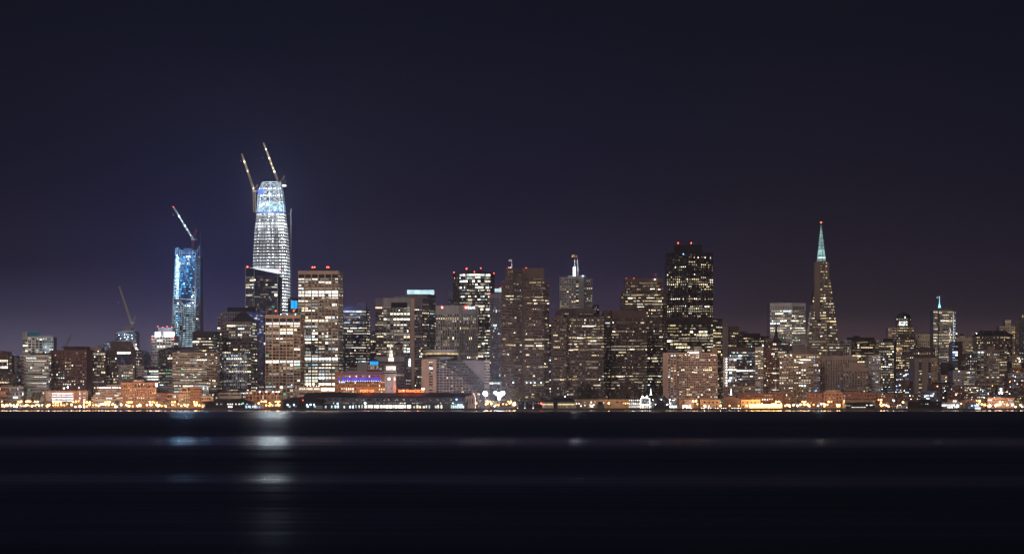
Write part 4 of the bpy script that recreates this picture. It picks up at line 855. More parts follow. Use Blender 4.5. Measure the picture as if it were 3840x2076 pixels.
b.tier([(3163, 0), (3192, 0), (3196, 3), (3280, 3), (3284, 0), (3297, 0)], 1276, [f(10.4, 7, .22, .3, .25, 1, 'warm', wall='pale_concrete'), None, f(10.4, 6.4, .12, .42, .36, 2.2, 'warm', rows={1310: .75, 1301: .5}, par=4), None, f(10.4, 6, .3, .35, .2, 1, wall='pale_concrete')], 'dark_panel')
b.box(3184, 3280, 1264, 1276, 'black_panel'); b.box(3205, 3225, 1258, 1264, 'black_panel'); b.done()
b = Bld('banded_block', 'lilac white banded block with rows of small arched windows, right of the slotted block', 'building', 2700, 3278)
b.tier([(3256, 0), (3301, 0)], 1332, f(10.2, 4.6, .3, .55, .2, 1, 'cool', par=4, dim=.2), 'pale_concrete'); b.done()
b = Bld('dark_apartment_tower', 'dark grid apartment tower with small penthouse, right of the lilac banded block', 'building', 2780, 3328)
b.tier([(3296, 0), (3352, 0), (3360, 6)], 1281, [f(9.6, 7, .3, .42, .3, 1, 'home', par=5, dim=.15), 'grey_dark'], 'grey_dark'); b.box(3322, 3352, 1268, 1281, 'black_panel'); b.done()
# ---- the hill on the right
b = Bld('domed_tower', 'brown stone tower with octagonal lantern, dark dome and thin mast on the hill', 'hotel', 3520, 3390)
b.tier([(3345, 3), (3362, 0), (3427, 0)], 1223, [f(9.4, 6, .45, .5, .5, 1, 'warm'), f(9.4, 6.6, .5, .5, .5, 1, 'warm', rows={1230: .9})], 'brown_granite')
b.tier([(3330, 6), (3357, 4)], 1228, f(9.4, 6, .5, .5, .55, 1, 'yellow' if 0 else 'warm'), 'beige_stone')
b.tier([(3362, 10), (3370, 4), (3404, 4), (3416, 10)], 1189, [f(9, 5, .4, .4, .3, 1), f(9, 8, .3, .4, .6, 1.5, 'cool', hot=(1207, 1216)), f(9, 5, .4, .4, .2, 1)], 'brown_granite', base=1223, depth=22)
mb = MB(); cx = PX(3389, 3533)
for r0, r1, ya, yb_ in ((11.5, 11, 1189, 1183), (11, 8, 1183, 1176), (8, 3, 1176, 1171), (1.5, .8, 1171, 1166)): mb.cone((cx, 3533), r0, r1, PZ(ya, 3520), PZ(yb_, 3520), 'slate_roof', 12)
b.part('dome', mb); mb = MB(); mb.bar((cx, 3533, PZ(1167, 3520)), (cx, 3533, PZ(1133, 3520)), .35, 'steel_dark'); b.part('mast', mb)
for x, y in ((3374, 1209), (3392, 1209), (3388, 1218), (3394, 1189)): b.beacon(x, y, 'spot_cool', .7, 2, .4)
b.done()
b = Bld('gold_lit_block', 'small block with golden lit cornice under the domed tower', 'building', 3240, 3371)
b.tier([(3357, 0), (3383, 0)], 1301, f(10, 7, .4, .5, .4, 1, 'warm', par=10), 'beige_stone'); b.glow('lit_cornice', 3358, 3382, 1303, 1310, 'fill_gold', -1.4, -.9); b.done()
b = Bld('hotel_tower', 'tall pale hotel tower with flag spire, wearing a long string of white bulbs', 'hotel', 3480, 3540)
b.tier([(3500, 0), (3516, 0), (3520, 2), (3572, 2), (3584, 8)], 1163, [f(10.6, 6, .3, .45, .5, 1, 'warm', rows={1172: .8, 1190: .9}), None, f(10.6, 6.4, .28, .42, .34, 2, 'warm', rows={1172: .95, 1189: .6, 1197: .5, 1206: .6, 1234: .05, 1268: .75, 1279: .95, 1290: .6, 1300: .7, 1311: .15}, par=5), f(10.6, 5, .4, .4, .3, 1, 'cool')], 'pale_concrete', depth=30)
mb = MB(); mb2 = MB()
for i in range(40):
    y = 1234+i*3.7; mb.ball((PX(3563+math.sin(i*.9)*2.2, 3477), 3478, PZ(y, 3477)), .62, 'lit_hot', 6, 4)
for i in range(24): mb2.ball((PX(3577.5, 3479), 3481, PZ(1170+i*4.7, 3479)), .5, 'lit_hotcool', 6, 4)
b.each('bulb', mb, 'warm white bulb string'); b.each('bulb', mb2, 'cold white bulb string')
b.box(3514, 3570, 1153, 1163, 'grey_dark'); b.box(3570, 3584, 1152, 1163, 'brown_dark')
mb = MB(); cx = PX(3523, 3488); mb.cone((cx, 3488), 2.6, .5, PZ(1153, 3480), PZ(1136, 3480), 'spire_cyan', 8); mb.cone((cx, 3488), .5, .2, PZ(1136, 3480), PZ(1109, 3480), 'spire_cyan', 6); b.part('lit_spire', mb)
b.flag(3523, 1110, 1136, 'flag_white', 11, 7, d=8, pw=.4); b.done()
b = Bld('old_hotel', 'long beige hotel with roof cupola left of the bulb strung tower', 'hotel', 3560, 3465)
b.tier([(3426, 0), (3508, 0)], 1270, f(10, 7.6, .5, .5, .18, 1, 'warm', par=9), 'cream_wall'); b.tier([(3432, 8), (3500, 8)], 1252, f(9, 9, .5, .5, .2, 1, 'warm'), 'cream_wall', base=1270)
b.box(3455, 3478, 1247, 1252, 'grey_dark', 10, 18); b.box(3482, 3496, 1247, 1252, 'grey_dark', 10, 18); b.done()
b = Bld('brown_hotel', 'brown block with planted roof in front of the long beige hotel', 'building', 3240, 3466)
b.tier([(3424, 0), (3507, 0)], 1305, f(11, 8, .5, .5, .15, 1, 'warm', rows={1322: .5}), 'brown_granite')
mb = MB(); r = random.Random(2)
for i in range(30): x = r.uniform(3432, 3500); mb.ball((PX(x, 3250), 3250+r.uniform(-4, 4), PZ(1304, 3250)), r.uniform(.8, 1.9), 'leaf_dark', 6, 4)
b.each('roof_planting', mb); b.done()
b = Bld('ribbon_block', 'dark block with lit window ribbons at right of the bulb string', 'building', 3240, 3590)
b.tier([(3571, 0), (3592, 0), (3609, 4)], 1281, [f(10, 10, .1, .4, .55, 1, 'cool', rows={1329: .9, 1350: .9}), 'brown_dark'], 'dark_panel'); b.done()
b = Bld('old_hotel', 'ornate beige hotel of tall pilasters with small roof turret right of the bulb strung tower', 'hotel', 3600, 3624)
b.tier([(3586, 0), (3640, 0), (3662, 6)], 1266, [f(10.2, 6.6, .5, .45, .25, 1, 'warm', par=12, mode='pier'), f(10.2, 6, .5, .45, .4, 1, 'warm', par=12)], 'cream_wall')
b.hip(3600, 3622, 1258, 3609, 3613, 1250, 'slate_roof', 6, 16); b.box(3601, 3621, 1258, 1267, 'cream_wall', 6, 16); b.box(3632, 3648, 1258, 1267, 'warm_grey', 6, 16); b.beacon(3587, 1250, 'spot_white', .9, 4, 3); b.done()
b = Bld('hip_roof_hotel', 'massive brown hotel under a dark hipped roof with chimneys at far right', 'hotel', 3540, 3728)
b.tier([(3662, 4), (3675, 0), (3776, 0), (3796, 8)], 1258, [f(9.6, 6, .5, .5, .3, 1, 'warm'), f(9.6, 6.2, .55, .5, .2, 1, 'home', rows={1268: .35, 1294: .3, 1305: .25}), f(9.6, 6, .55, .5, .2, 1)], 'brown_granite', depth=34)
b.hip(3662, 3800, 1258, 3684, 3778, 1238, 'slate_roof', 0, 32)
for x in (3688, 3728, 3770): b.box(x, x+5, 1234, 1250, 'brown_granite', 8, 14)
b.tier([(3672, -2), (3688, -2)], 1252, 'blank', 'brown_granite', base=1262, taper=[(3679, -2), (3681, -2)], depth=4); b.beacon(3662, 1249, 'spot_cool', .7, 2, 1); b.done()
b = Bld('apartment_block', 'light brown apartment block with rows of dark balconies before the hip roofed hotel', 'building', 3140, 3720)
b.tier([(3665, 0), (3690, 0), (3700, 1), (3748, 1), (3776, 1)], 1312.5, [f(9.6, 12, .3, .5, .4, 1, 'home'), f(9.6, 10, .1, .5, .2, 1, 'home'), f(9.6, 7, .5, .5, .3, 1, 'home', par=5), f(9.6, 9, .2, .42, .35, 1, 'home')], 'warm_grey')
b.box(3705, 3728, 1298, 1312, 'warm_grey'); b.done()
b = Bld('brown_podium', 'long blank brown podium below the light brown apartment block', 'building', 3080, 3702)
b.tier([(3655, 0), (3752, 0)], 1407, f(14, 20, .5, .6, .1, 1, 'warm'), 'warm_grey'); b.done()
b = Bld('dark_brick_block', 'dark brick block with a column of blue lit windows', 'building', 3120, 3642)
b.tier([(3621, 0), (3635, 0), (3645, 0), (3664, 0)], 1327, [f(10, 7, .4, .5, .12, 1, 'home'), f(10, 10, .6, .4, .95, 1, 'lit_blue' if 0 else 'cool'), f(10, 6.4, .4, .5, .4, 1, 'home')], 'brown_dark'); b.box(3628, 3642, 1322, 1327, 'brown_dark', 4, 12); b.done()
b = Bld('grey_apartment_block', 'grey apartment block, blank left half and many coloured lit windows on the right', 'building', 2860, 3614)
b.tier([(3573, 0), (3616, 0), (3655, 0)], 1389, [f(10, 14, .7, .6, .12, 1, 'warm', par=14), f(8.6, 6, .35, .42, .5, 1, 'home')], 'pale_concrete'); b.beacon(3596, 1391, 'spot_white', .5, -1, .5); b.done()
b = Bld('stepped_tower', 'distant stepped stone tower glowing amber at its crown, far right skyline', 'building', 3680, 3785)
b.tier([(3748, 2), (3815, 2)], 1223, f(9, 6, .5, .5, .3, 1, 'warm', rows={1230: .6}), 'cream_wall'); b.tier([(3769, 6), (3791, 6)], 1199, f(9, 6, .5, .5, .3, 1, 'warm'), 'cream_wall', base=1223, depth=20)
b.tier([(3795, -4), (3818, -4)], 1250, f(9.2, 6, .5, .5, .4, 1, 'warm'), 'tan_stucco', depth=8); b.glow('lit_cornice', 3796, 3812, 1243, 1247, 'lit_orange', -2, -1); b.done()
b = Bld('church_tower', 'dark church tower topped by a gilded cross at the right edge', 'church', 3640, 3840)
b.tier([(3821, 0), (3880, 0)], 1203, f(11, 9, .5, .5, .15, 1, 'cool', par=12), 'grey_dark'); b.tier([(3828, 4), (3846, 4)], 1192, 'blank', 'grey_dark', base=1203, depth=20)
mb = MB(); X = PX(3835, 3652); mb.bar((X, 3652, PZ(1192, 3652)), (X, 3652, PZ(1180, 3652)), .7, 'fill_gold'); mb.bar((X-1.6, 3652, PZ(1184, 3652)), (X+1.6, 3652, PZ(1184, 3652)), .7, 'fill_gold'); b.part('cross', mb); b.done()
b = Bld('slotted_tower', 'plain brown tower with dark vertical slots, two lit stair windows and a tan right flank', 'building', 2780, 3475)
b.tier([(3424, 0), (3430, 0), (3445, 0), (3457, .5), (3481, 0), (3491, .5), (3516, 0), (3527, 4)], 1342, ['grey_dark', 'warm_grey', f(10, 12, .12, .3, .1, 1, 'warm', rows={1394: 1., 1425: 1., 1448: .9, 1456: .9}, par=6), 'warm_grey', f(10, 10, .1, .2, .05, 1, 'dimcool'), f(10, 10, .65, .45, .45, 1, 'dim', par=14, wall='tan_stucco'), f(10, 8, .2, .3, .2, 1, 'dimcool')], 'warm_grey'); b.done()
b = Bld('apartment_block', 'warm grid of lit apartments directly left of the plain slotted brown tower', 'building', 2960, 3390)
b.tier([(3352, 0), (3425, 0)], 1333, f(9.6, 6.6, .35, .45, .6, 1, 'warm', par=5), 'brown_granite'); b.box(3392, 3424, 1320, 1333, 'brown_dark'); b.done()
# low rise on the slope, one by one
def low(name, label, D, x0, x1, y, sp, wall, extra=None, depth=18, hip=None):
    b = Bld(name, label, 'building', D, (x0+x1)/2, cap=60)
    b.tier([(x0, 0), (x1, 0)], y, sp, wall, depth=depth)
    if hip: b.hip(x0-1, x1+1, y, *hip, d0=-1, d1=depth)
    if extra: extra(b)
    if x0 > 3290 and isinstance(sp, dict):   # wall and porch lamps on the slope
        lm = MB()
        for i in range(2+int((min(x1, 3838)-x0)/30)):
            px = b.rng.uniform(x0+3, min(x1, 3838)-3); py = y+b.rng.uniform(6, 26)
            lm.ball((PX(px, D-1.2), D-1.2, PZ(py, D-1.2)), b.rng.uniform(.25, .5), b.rng.choice(('spot_white', 'lamp_sodium', 'lit_hot', 'spot_cool')), 6, 4)
        b.each('wall_lamp', lm)
    b.done(); return b
low('low_block', 'grey blue low block above the red shed roof on the right slope', 2890, 3360, 3415, 1395, f(10, 7, .4, .5, .25, 1, 'cool'), 'blue_grey')
low('shed', 'salmon red shed with a blazing white lamp beside the slotted tower', 2820, 3378, 3424, 1428, 'rust_brick', 'orange_brick', lambda b: b.beacon(3412, 1424, 'lamp_mercury', .9, -2, 2))
low('low_block', 'dark low block with one blue white roof lamp on the right slope', 2740, 3352, 3391, 1440, f(10, 8, .4, .5, .08, 1), 'brown_dark', lambda b: b.beacon(3374, 1443, 'lamp_mercury', .7, -2, 1))
low('low_block', 'long low dark roofed block with lit ends behind the pier restaurant', 2730, 3303, 3425, 1452, f(10, 8, .3, .5, .16, 2, 'cool'), 'dark_panel')
low('white_house', 'tiny white house with red roof right of the slotted tower', 2860, 3528, 3552, 1406, f(12, 7, .5, .5, .1, 1), 'white_panel', hip=(3534, 3548, 1402))
low('low_block', 'dim brown house row between white house and grey apartments', 2900, 3540, 3582, 1408, f(12, 8, .5, .5, .2, 1, 'warm'), 'brown_granite')
low('dark_block', 'wide dark brick block with one pair of lit windows below the grey apartments', 2720, 3487, 3580, 1440, f(11, 8, .4, .5, .1, 1, 'cool'), 'brown_dark', lambda b: b.box(3507, 3578, 1432, 1440, 'black_panel'))
low('pink_block', 'pinkish brick block with tall paired windows stepping up to the right', 2690, 3552, 3616, 1467, f(11, 7, .45, .4, .08, 1), 'red_brick', lambda b: b.tier([(3580, -.5), (3616, -.5)], 1445, f(11, 7, .45, .4, .08, 1), 'red_brick', base=1467, depth=16))
low('low_block', 'dark house row with scattered bright windows right of the pink brick block', 2720, 3617, 3672, 1446, f(9, 6, .4, .45, .35, 1, 'home'), 'rust_brick')
low('low_block', 'dark flats with a central column of bright stair windows', 2760, 3660, 3702, 1446, f(8, 7, .4, .4, .4, 1, 'cool'), 'brown_dark')
low('low_block', 'dark flats with one large lit window left of the lantern church', 2730, 3702, 3748, 1448, f(10, 8, .4, .5, .3, 1, 'cool'), 'brown_dark')
b = low('lantern_church', 'narrow dark facade hung with a cross shaped cluster of white lanterns', 2710, 3742, 3764, 1440, f(14, 9, .5, .5, .02, 1), 'grey_dark')
mb = MB()
for x, y, q in ((3753, 1457, .8), (3753, 1463, .7), (3748, 1470, .7), (3758, 1470, .7), (3748, 1475, .6), (3758, 1475, .6), (3753, 1472, .5), (3750, 1488, .6), (3756, 1488, .6)): mb.ball((PX(x, 2708), 2708.6, PZ(y, 2708)), q, 'spot_white', 6, 4)
b.each('lantern', mb)
low('low_block', 'brown block with dark ribbon windows and a blue sign at far right', 2740, 3766, 3900, 1452, f(12, 16, .2, .5, .05, 1), 'brown_granite', lambda b: b.glow('blue_sign', 3796, 3801, 1446, 1454, 'lit_blue', -2, -1))
low('low_block', 'pale bluish flat block with tiny windows at the far right slope', 2900, 3780, 3900, 1399, f(14, 9, .5, .7, .15, 1, 'dimcool'), 'pale_concrete')
low('low_block', 'red brick houses with small lit windows under the pale bluish block', 2830, 3776, 3900, 1418, f(12, 8, .5, .5, .4, 1, 'cool'), 'rust_brick')
low('lamp_lit_house', 'amber street lit house under the far stepped tower', 3260, 3795, 3830, 1335, f(11, 6, .5, .5, .4, 1, 'warm'), 'tan_stucco', lambda b: b.beacon(3824, 1355, 'spot_white', .8, -2, 1))
low('lamp_lit_house', 'orange washed house by a sodium lamp, right of the brown podium', 3000, 3790, 3880, 1380, f(13, 8, .5, .5, .1, 1, 'warm'), 'orange_brick', lambda b: b.beacon(3814, 1393, 'lamp_sodium', .6, -3, 1))
low('low_block', 'dim brown terrace filling the gap under the brown podium', 2980, 3640, 3790, 1432, f(11, 8, .4, .5, .18, 1, 'home'), 'brown_granite')
low('blue_lit_block', 'dark waterfront block with three glaring blue white window bands', 2640, 3452, 3512, 1466, f(10, 8, .3, .5, .05, 1, 'cool'), 'blue_grey', lambda b: [b.glow('lit_panel', *q, 'lit_hotcool', -1.2, -.8) for q in ((3466, 3484, 1480, 1485), (3488, 3500, 1480, 1485), (3474, 3485, 1491, 1495), (3497, 3503, 1473, 1478))])
low('low_block', 'dark warehouse row left of the blue lit block', 2680, 3340, 3454, 1476, f(11, 9, .4, .5, .06, 1, 'warm'), 'rust_brick')
low('orange_terminal', 'low orange washed building with a white lit upper floor at far right waterfront', 2570, 3703, 3803, 1492, f(11, 6, .2, .5, .3, 2, 'cool', rows={1500: .75}), 'orange_brick')
low('orange_shed', 'long low rust orange shed right of the black pier shed', 2590, 3552, 3706, 1498, f(14, 7, .4, .5, .35, 1, 'warm', par=6), 'orange_brick')
low('garden_pavilion', 'small lit pavilion under dark trees at the right edge', 2570, 3810, 3880, 1508, f(14, 9, .3, .4, .5, 1, 'office'), 'brown_granite')
low('low_block', 'dark brick row with few windows behind the long rust orange shed', 2650, 3614, 3760, 1482, f(9, 7, .4, .45, .22, 1, 'cool'), 'rust_brick')
low('low_block', 'grey low block closing the street behind the lantern church', 2690, 3760, 3900, 1478, f(10, 9, .3, .5, .12, 1, 'warm'), 'brown_dark')
# ---- brick terraces under the pyramid and their neighbours
low('brick_row', 'long dark red brick roof row behind the added orange pavilion', 2610, 2766, 2900, 1476, f(12, 9, .5, .55, .05, 1, 'warm'), 'red_brick')
low('brick_row', 'stepped red brick houses right of the tall poplar clump', 2600, 3024, 3090, 1474, f(12, 11, .55, .55, .12, 1, 'warm'), 'red_brick')
low('brick_row', 'red brick houses with bay projections left of the tall poplar clump', 2615, 2900, 2965, 1472, f(12, 11, .55, .55, .1, 1, 'warm'), 'red_brick')
low('brick_block', 'plain orange brick block with flat terrace roof at centre of the brick row', 2595, 3090, 3160, 1470, f(13, 14, .6, .55, .1, 1, 'warm'), 'orange_brick', lambda b: b.box(3100, 3150, 1462, 1470, 'warm_grey'))
low('terrace_block', 'brown block with open roof terrace above the pier restaurant', 2640, 3165, 3222, 1458, f(12, 12, .4, .55, .12, 1, 'warm'), 'tan_stucco')
low('brick_row', 'dim red brick houses behind the pier restaurant', 2605, 3160, 3290, 1474, f(12, 10, .55, .55, .12, 1, 'warm'), 'red_brick')
low('brick_row', 'dark brick sheds right of the pier restaurant behind amber trees', 2600, 3290, 3352, 1478, f(12, 10, .55, .55, .08, 1, 'warm'), 'rust_brick')
low('brick_row', 'low grey terrace houses under the finned block', 2640, 2712, 2832, 1448, f(11, 8, .45, .5, .25, 1, 'warm'), 'warm_grey')
# ---- blocks behind the ferry hall
b = Bld('blue_frieze_hotel', 'orange brick office block with glowing blue top storey beside the clock tower', 'building', 2600, 1350)
b.tier([(1257, 2), (1270, 0), (1444, 0)], 1394, [f(11.5, 7, .5, .5, .4, 1, 'office', par=40), f(11.6, 8.2, .5, .45, .55, 1, 'office', par=36, bot=4)], 'orange_brick', depth=22)
D = 2600; mb = MB(); mb2 = MB(); mb3 = MB()
for i in range(19):
    x = 1285+8.2*i if i < 18 else 1270
    w = 4.6
    mb.box(PX(x, D), PX(x+w, D), D-1.0, D-.72, PZ(1426, D), PZ(1418, D), 'indigo_glow'); mb.box(PX(x-1.7, D), PX(x-.9, D), D-1.05, D-.72, PZ(1424, D), PZ(1408, D), 'indigo_glow')
    mb2.box(PX(x, D), PX(x+w, D), D-.95, D-.72, PZ(1413, D), PZ(1407, D), 'lit_dim' if i % 3 else 'lit_warm')
    mb3.ball((PX(x+2.3, D), D-1.1, PZ(1427.5, D)), .33, 'spot_blue', 6, 4)
b.each('blue_frieze', mb); b.each('lit_window', mb2); b.each('frieze_lamp', mb3)
mb = MB(); mb.box(PX(1282, D), PX(1443, D), D-1.1, D-.72, PZ(1402, D), PZ(1398, D), 'indigo_soft' if 'indigo_soft' in MATS else 'lit_blue'); b.part('blue_cornice', mb)
for px in (1275, 1330, 1385, 1430): plight(b.root, (PX(px, 2578), 2578, 12), b.o, 15000, (1, .58, .27), 1.)
b.done()
b = Bld('cupola_tower', 'small roof tower with glowing electric blue lantern behind the blue topped block', 'building', 2690, 1400)
b.tier([(1376, 0), (1422, 0)], 1385, 'brown_dark', 'brown_dark', depth=22)
b.tier([(1380, 2), (1420, 2)], 1369, f(15, 8, .5, .2, .9, 1, 'dim', par=3), 'cream_wall', base=1385, depth=18)
b.tier([(1386, 4), (1419, 4)], 1352, f(16, 6, .22, .05, 0, 1, dim=0, par=1), 'glass_blue', base=1369, depth=16)
mb = MB()
for i in range(6): mb.box(PX(1388+5.2*i, 2694), PX(1392+5.2*i, 2694), 2693.2, 2693.9, PZ(1367, 2694), PZ(1354, 2694), 'panel_cyan')
b.each('blue_lantern', mb); b.hip(1384, 1421, 1352, 1400, 1405, 1344, 'blue_wrap', 3, 18); b.done()
b = Bld('grey_annex', 'plain lilac grey box left of the blue lantern tower', 'building', 2720, 1359)
b.tier([(1340, 0), (1378, 0)], 1356, 'blank', 'pale_concrete', depth=20); b.tier([(1300, 6), (1340, 6)], 1378, f(10, 8, .5, .5, .15, 1), 'grey_concrete', depth=20); b.hip(1306, 1336, 1378, 1316, 1328, 1364, 'slate_roof', 7, 20); b.done()
b = Bld('temple_top_block', 'grey office block with broad white top band and a small stone temple on its roof', 'building', 2745, 1480)
b.tier([(1406, 0), (1516, 0), (1540, 8)], 1338, [f(11.6, 6.5, .3, .5, .16, 1.4, 'office', par=18, dim=.25), f(11.6, 8, .6, .8, .04, 1, par=16)], 'mauve_stone', depth=30)
mb = MB(); D = 2745; mb.box(PX(1404, D), PX(1517, D), D-1.2, D-.75, PZ(1355, D), PZ(1337.5, D), 'pale_concrete'); b.part('top_band', mb)
b.tier([(1475, 10), (1512, 10)], 1312, f(14, 9, .5, .5, .1, 1, par=8), 'warm_grey', base=1338, depth=24)
b.tier([(1477, 11), (1509, 11)], 1292, f(12, 5.2, .45, .1, .2, 1, 'dim', mode='pier', par=5, bot=3), 'warm_grey', base=1312, depth=23)
b.hip(1476, 1510, 1291, 1488, 1498, 1282, 'slate_roof', 11, 23); b.box(1490, 1496, 1268, 1284, 'warm_grey', 16, 18)
b.glow('lit_sign', 1529, 1539, 1344, 1372, 'sign_white', 5, 6.4); b.done()
# ---- low fronts along the Embarcadero, left part
low('brick_block', 'orange brick and glass block at the left edge of the waterfront', 2595, -60, 30, 1450, f(15, 9, .3, .4, .35, 1, 'warm'), 'orange_brick')
low('office_block', 'low dark glazed office front with white mullions left of the round tree', 2598, 30, 88, 1450, f(15, 5, .3, .3, .35, 1.5, 'cool', dim=.3), 'grey_concrete')
b = low('parking_garage', 'parking garage with bright open decks between brick ends and two roof floodlights', 2595, 166, 330, 1464, 'orange_brick', 'tan_stucco')
D = 2595; mb = MB(); mb2 = MB()
for i in range(4):
    y = 1472+9.2*i; mb.box(PX(193, D), PX(277, D), D-.5, D-.28, PZ(y+4.6, D), PZ(y, D), 'floor_deck' if 'floor_deck' in MATS else 'lit_hotcool')
for x in (193, 211, 229, 247, 275): mb2.box(PX(x, D), PX(x+1.6, D), D-.9, D-.3, PZ(1505, D), PZ(1467, D), 'tan_stucco')
mb2.box(PX(173, D), PX(192, D), D-.7, D-.3, PZ(1502, D), PZ(1466, D), 'pale_concrete')
b.each('lit_deck', mb); b.each('deck_column', mb2)
mb = MB(); r = random.Random(3)
for x0, x1 in ((297, 302), (312, 322)):
    for i in range(7):
        if r.random() < .8: mb.box(PX(x0, D), PX(x1, D), D-.5, D-.28, PZ(1469+5*i, D), PZ(1466+5*i, D), 'lit_cool')
b.each('stair_window', mb); b.beacon(240, 1455, 'lamp_mercury', 1.0, 0, 3); b.beacon(254, 1451, 'lamp_mercury', 1.0, 0, 4)
b = Bld('terraced_block', 'tan terraced building stepping up in balcony bands, orange lit', 'building', 2592, 398)
for i, (x0, y0) in enumerate(((343, 1489), (350, 1480), (359, 1471), (367, 1461))):
    b.tier([(x0, i*1.5), (453, i*1.5)], y0, f(9.6, 8, .05, .55, .2 if i else .1, 2, 'cool', dim=.3, par=1), 'tan_stucco', base=y0+10 if i else None, depth=24)
b.tier([(376, 7), (450, 7)], 1451, f(8, 10, .2, .5, .1, 1), 'warm_grey', base=1462, depth=22); b.box(394, 452, 1441, 1452, 'warm_grey', 9, 20)
mb = MB()
for i in range(9): mb.ball((PX(377+8.6*i+(3 if i > 4 else 0), 2598), 2598, PZ(1453, 2598)), .6, 'spot_white', 6, 4)
b.each('terrace_lamp', mb); b.done()
b = Bld('brick_landmark', 'tall red brick building with hip roofed centre tower and arched upper windows', 'building', 2585, 519)
bk = f(10, 8, .55, .5, .26, 1, 'warm', par=7, bot=22, dim=.08)
b.tier([(453, 1), (496, 1), (497, 0), (543, 0), (544, 1), (586, 1)], 1434, [bk, None, f(10, 8, .55, .5, .22, 1, 'warm', par=4, bot=22), None, bk], 'orange_brick', depth=24)
b.tier([(500, .4), (540, .4)], 1423, f(12, 5, .4, .4, 0, 1, dim=0, rows={1427: .97}, pal='cool', par=1), 'red_brick', base=1434, depth=16); b.hip(495, 546, 1422, 517, 524, 1408, 'slate_roof', -1, 18)
b.hip(453, 496, 1434, 462, 488, 1430, 'roof_red', 1, 22); b.hip(544, 587, 1434, 552, 580, 1430, 'roof_red', 1, 22)
mb = MB()
for xc in (508, 520, 532):   # arched openings under the tower
    n = 7; pts = [(xc+3.4*math.cos(math.pi*k/n), 1443-4*math.sin(math.pi*k/n)) for k in range(n+1)]+[(xc-3.4, 1450), (xc+3.4, 1450)]
    mb.face([(PX(x, 2584.2), 2584.2, PZ(y, 2584.2)) for x, y in reversed(pts)], 'glass_brown')
for xc in (467, 560, 577):
    n = 7; pts = [(xc+2.6*math.cos(math.pi*k/n), 1447-3*math.sin(math.pi*k/n)) for k in range(n+1)]+[(xc-2.6, 1453), (xc+2.6, 1453)]
    mb.face([(PX(x, 2585.2), 2585.2, PZ(y, 2585.2)) for x, y in reversed(pts)], 'glass_brown')
b.each('arched_window', mb); mb = MB(); mb.box(PX(452, 2585), PX(587, 2585), 2583.6, 2585, PZ(1456, 2585), PZ(1454, 2585), 'tan_stucco'); mb.box(PX(452, 2585), PX(587, 2585), 2583.2, 2585, PZ(1504, 2585), PZ(1502, 2585), 'tan_stucco'); b.each('string_course', mb); b.done()
sg = MB(); D = 2578; sg.box(PX(584.5, D), PX(590.5, D), D-.4, D+.4, PZ(1449, D), PZ(1435, D), 'sign_white'); sg.bar((PX(587.5, D), D, GZ), (PX(587.5, D), D, PZ(1449, D)), .5, 'steel_dark')
tag(sg.build('lit_sign', None, (PX(587.5, D), D, GZ)), 'tall glowing white sign post right of the brick landmark', 'sign')
low('brick_house', 'small mauve brick house with white lintel bands right of the brick landmark', 2588, 587, 627, 1474, f(13, 8, .5, .5, .22, 1, 'warm'), 'rust_brick')
low('grey_house', 'plain pale grey house with one tiny window behind the mauve brick house', 2620, 597, 628, 1447, 'pale_concrete', 'pale_concrete')
low('office_block', 'low grey block with a single row of lit square windows behind the brown shopfront', 2622, 628, 672, 1449, f(10, 6, .3, .5, .1, 1, 'office', rows={1461: .9}, par=6), 'pale_concrete')
low('shopfront', 'brown shopfront block with wide dark window bands left of the peach arch', 2588, 627, 669, 1476, f(15, 9, .25, .4, .3, 1, 'cool', par=5), 'orange_brick')
b = low('arched_house', 'peach stucco building with round arched top between brown shopfront and orange block', 2586, 670, 712, 1466, f(11.5, 9, .35, .42, .28, 1, 'green', par=4), 'tan_stucco')
n = 10; D = 2585; mb = MB(); arc = [(691+13*math.cos(math.pi*k/n), 1456-6.5*math.sin(math.pi*k/n)) for k in range(n+1)]+[(678, 1466), (704, 1466)]
fr_ = [(PX(x, D), D, PZ(y, D)) for x, y in reversed(arc)]; bk_ = [(x, y+12, z) for x, y, z in fr_]; mb.face(fr_, 'tan_stucco')
for i in range(len(fr_)): j = (i+1) % len(fr_); mb.face([fr_[i], bk_[i], bk_[j], fr_[j]], 'tan_stucco')
b.part('arched_gable', mb); mb = MB(); mb.box(PX(682, D), PX(700, D), D-.3, D-.05, PZ(1465, D), PZ(1457, D), 'glass_dark'); b.each('gable_window', mb)
low('orange_block', 'orange stucco block with four rows of small square dark windows', 2586, 713, 756, 1449, f(11.4, 5.8, .45, .55, .07, 1, 'warm', par=7, dim=.15, bot=10), 'orange_brick')
b = low('floodlit_court', 'white floodlit wall with turquoise base right of the orange stucco block', 2600, 757, 784, 1449, 'white_panel', 'white_panel', depth=8)
b.glow('flood_lamp', 762, 765, 1449, 1460, 'lit_hotcool', -1.4, -.6); b.glow('flood_lamp', 777, 780, 1449, 1460, 'lit_hotcool', -1.4, -.6); b.glow('lit_awning', 759, 771, 1477, 1482, 'lit_cool', -2, -.6)
low('grey_house', 'grey gabled houses right of the floodlit court', 2640, 792, 853, 1448, f(11, 7, .5, .6, .08, 1), 'grey_concrete')
low('flat_shed', 'long pale flat shed behind the black hip roofed pier shed', 2585, 820, 905, 1473, f(30, 40, .2, .8, .02, 1, dim=0), 'grey_concrete')
low('shopfront', 'low cream lit shopfront between floodlit court and black pier shed', 2575, 756, 800, 1486, f(12, 9, .3, .45, .4, 1, 'warm'), 'tan_stucco')
b = low('brick_colonnade', 'orange brick block with tall lit pilasters and lamps right of the black pier shed', 2590, 920, 1056, 1466, f(16, 13, .42, .3, .35, 1, 'warm', par=4), 'orange_brick')
b.tier([(924, 3), (1000, 3)], 1452, f(12, 12, .4, .4, .4, 1, 'warm'), 'tan_stucco', base=1466, depth=16)
mb = MB()
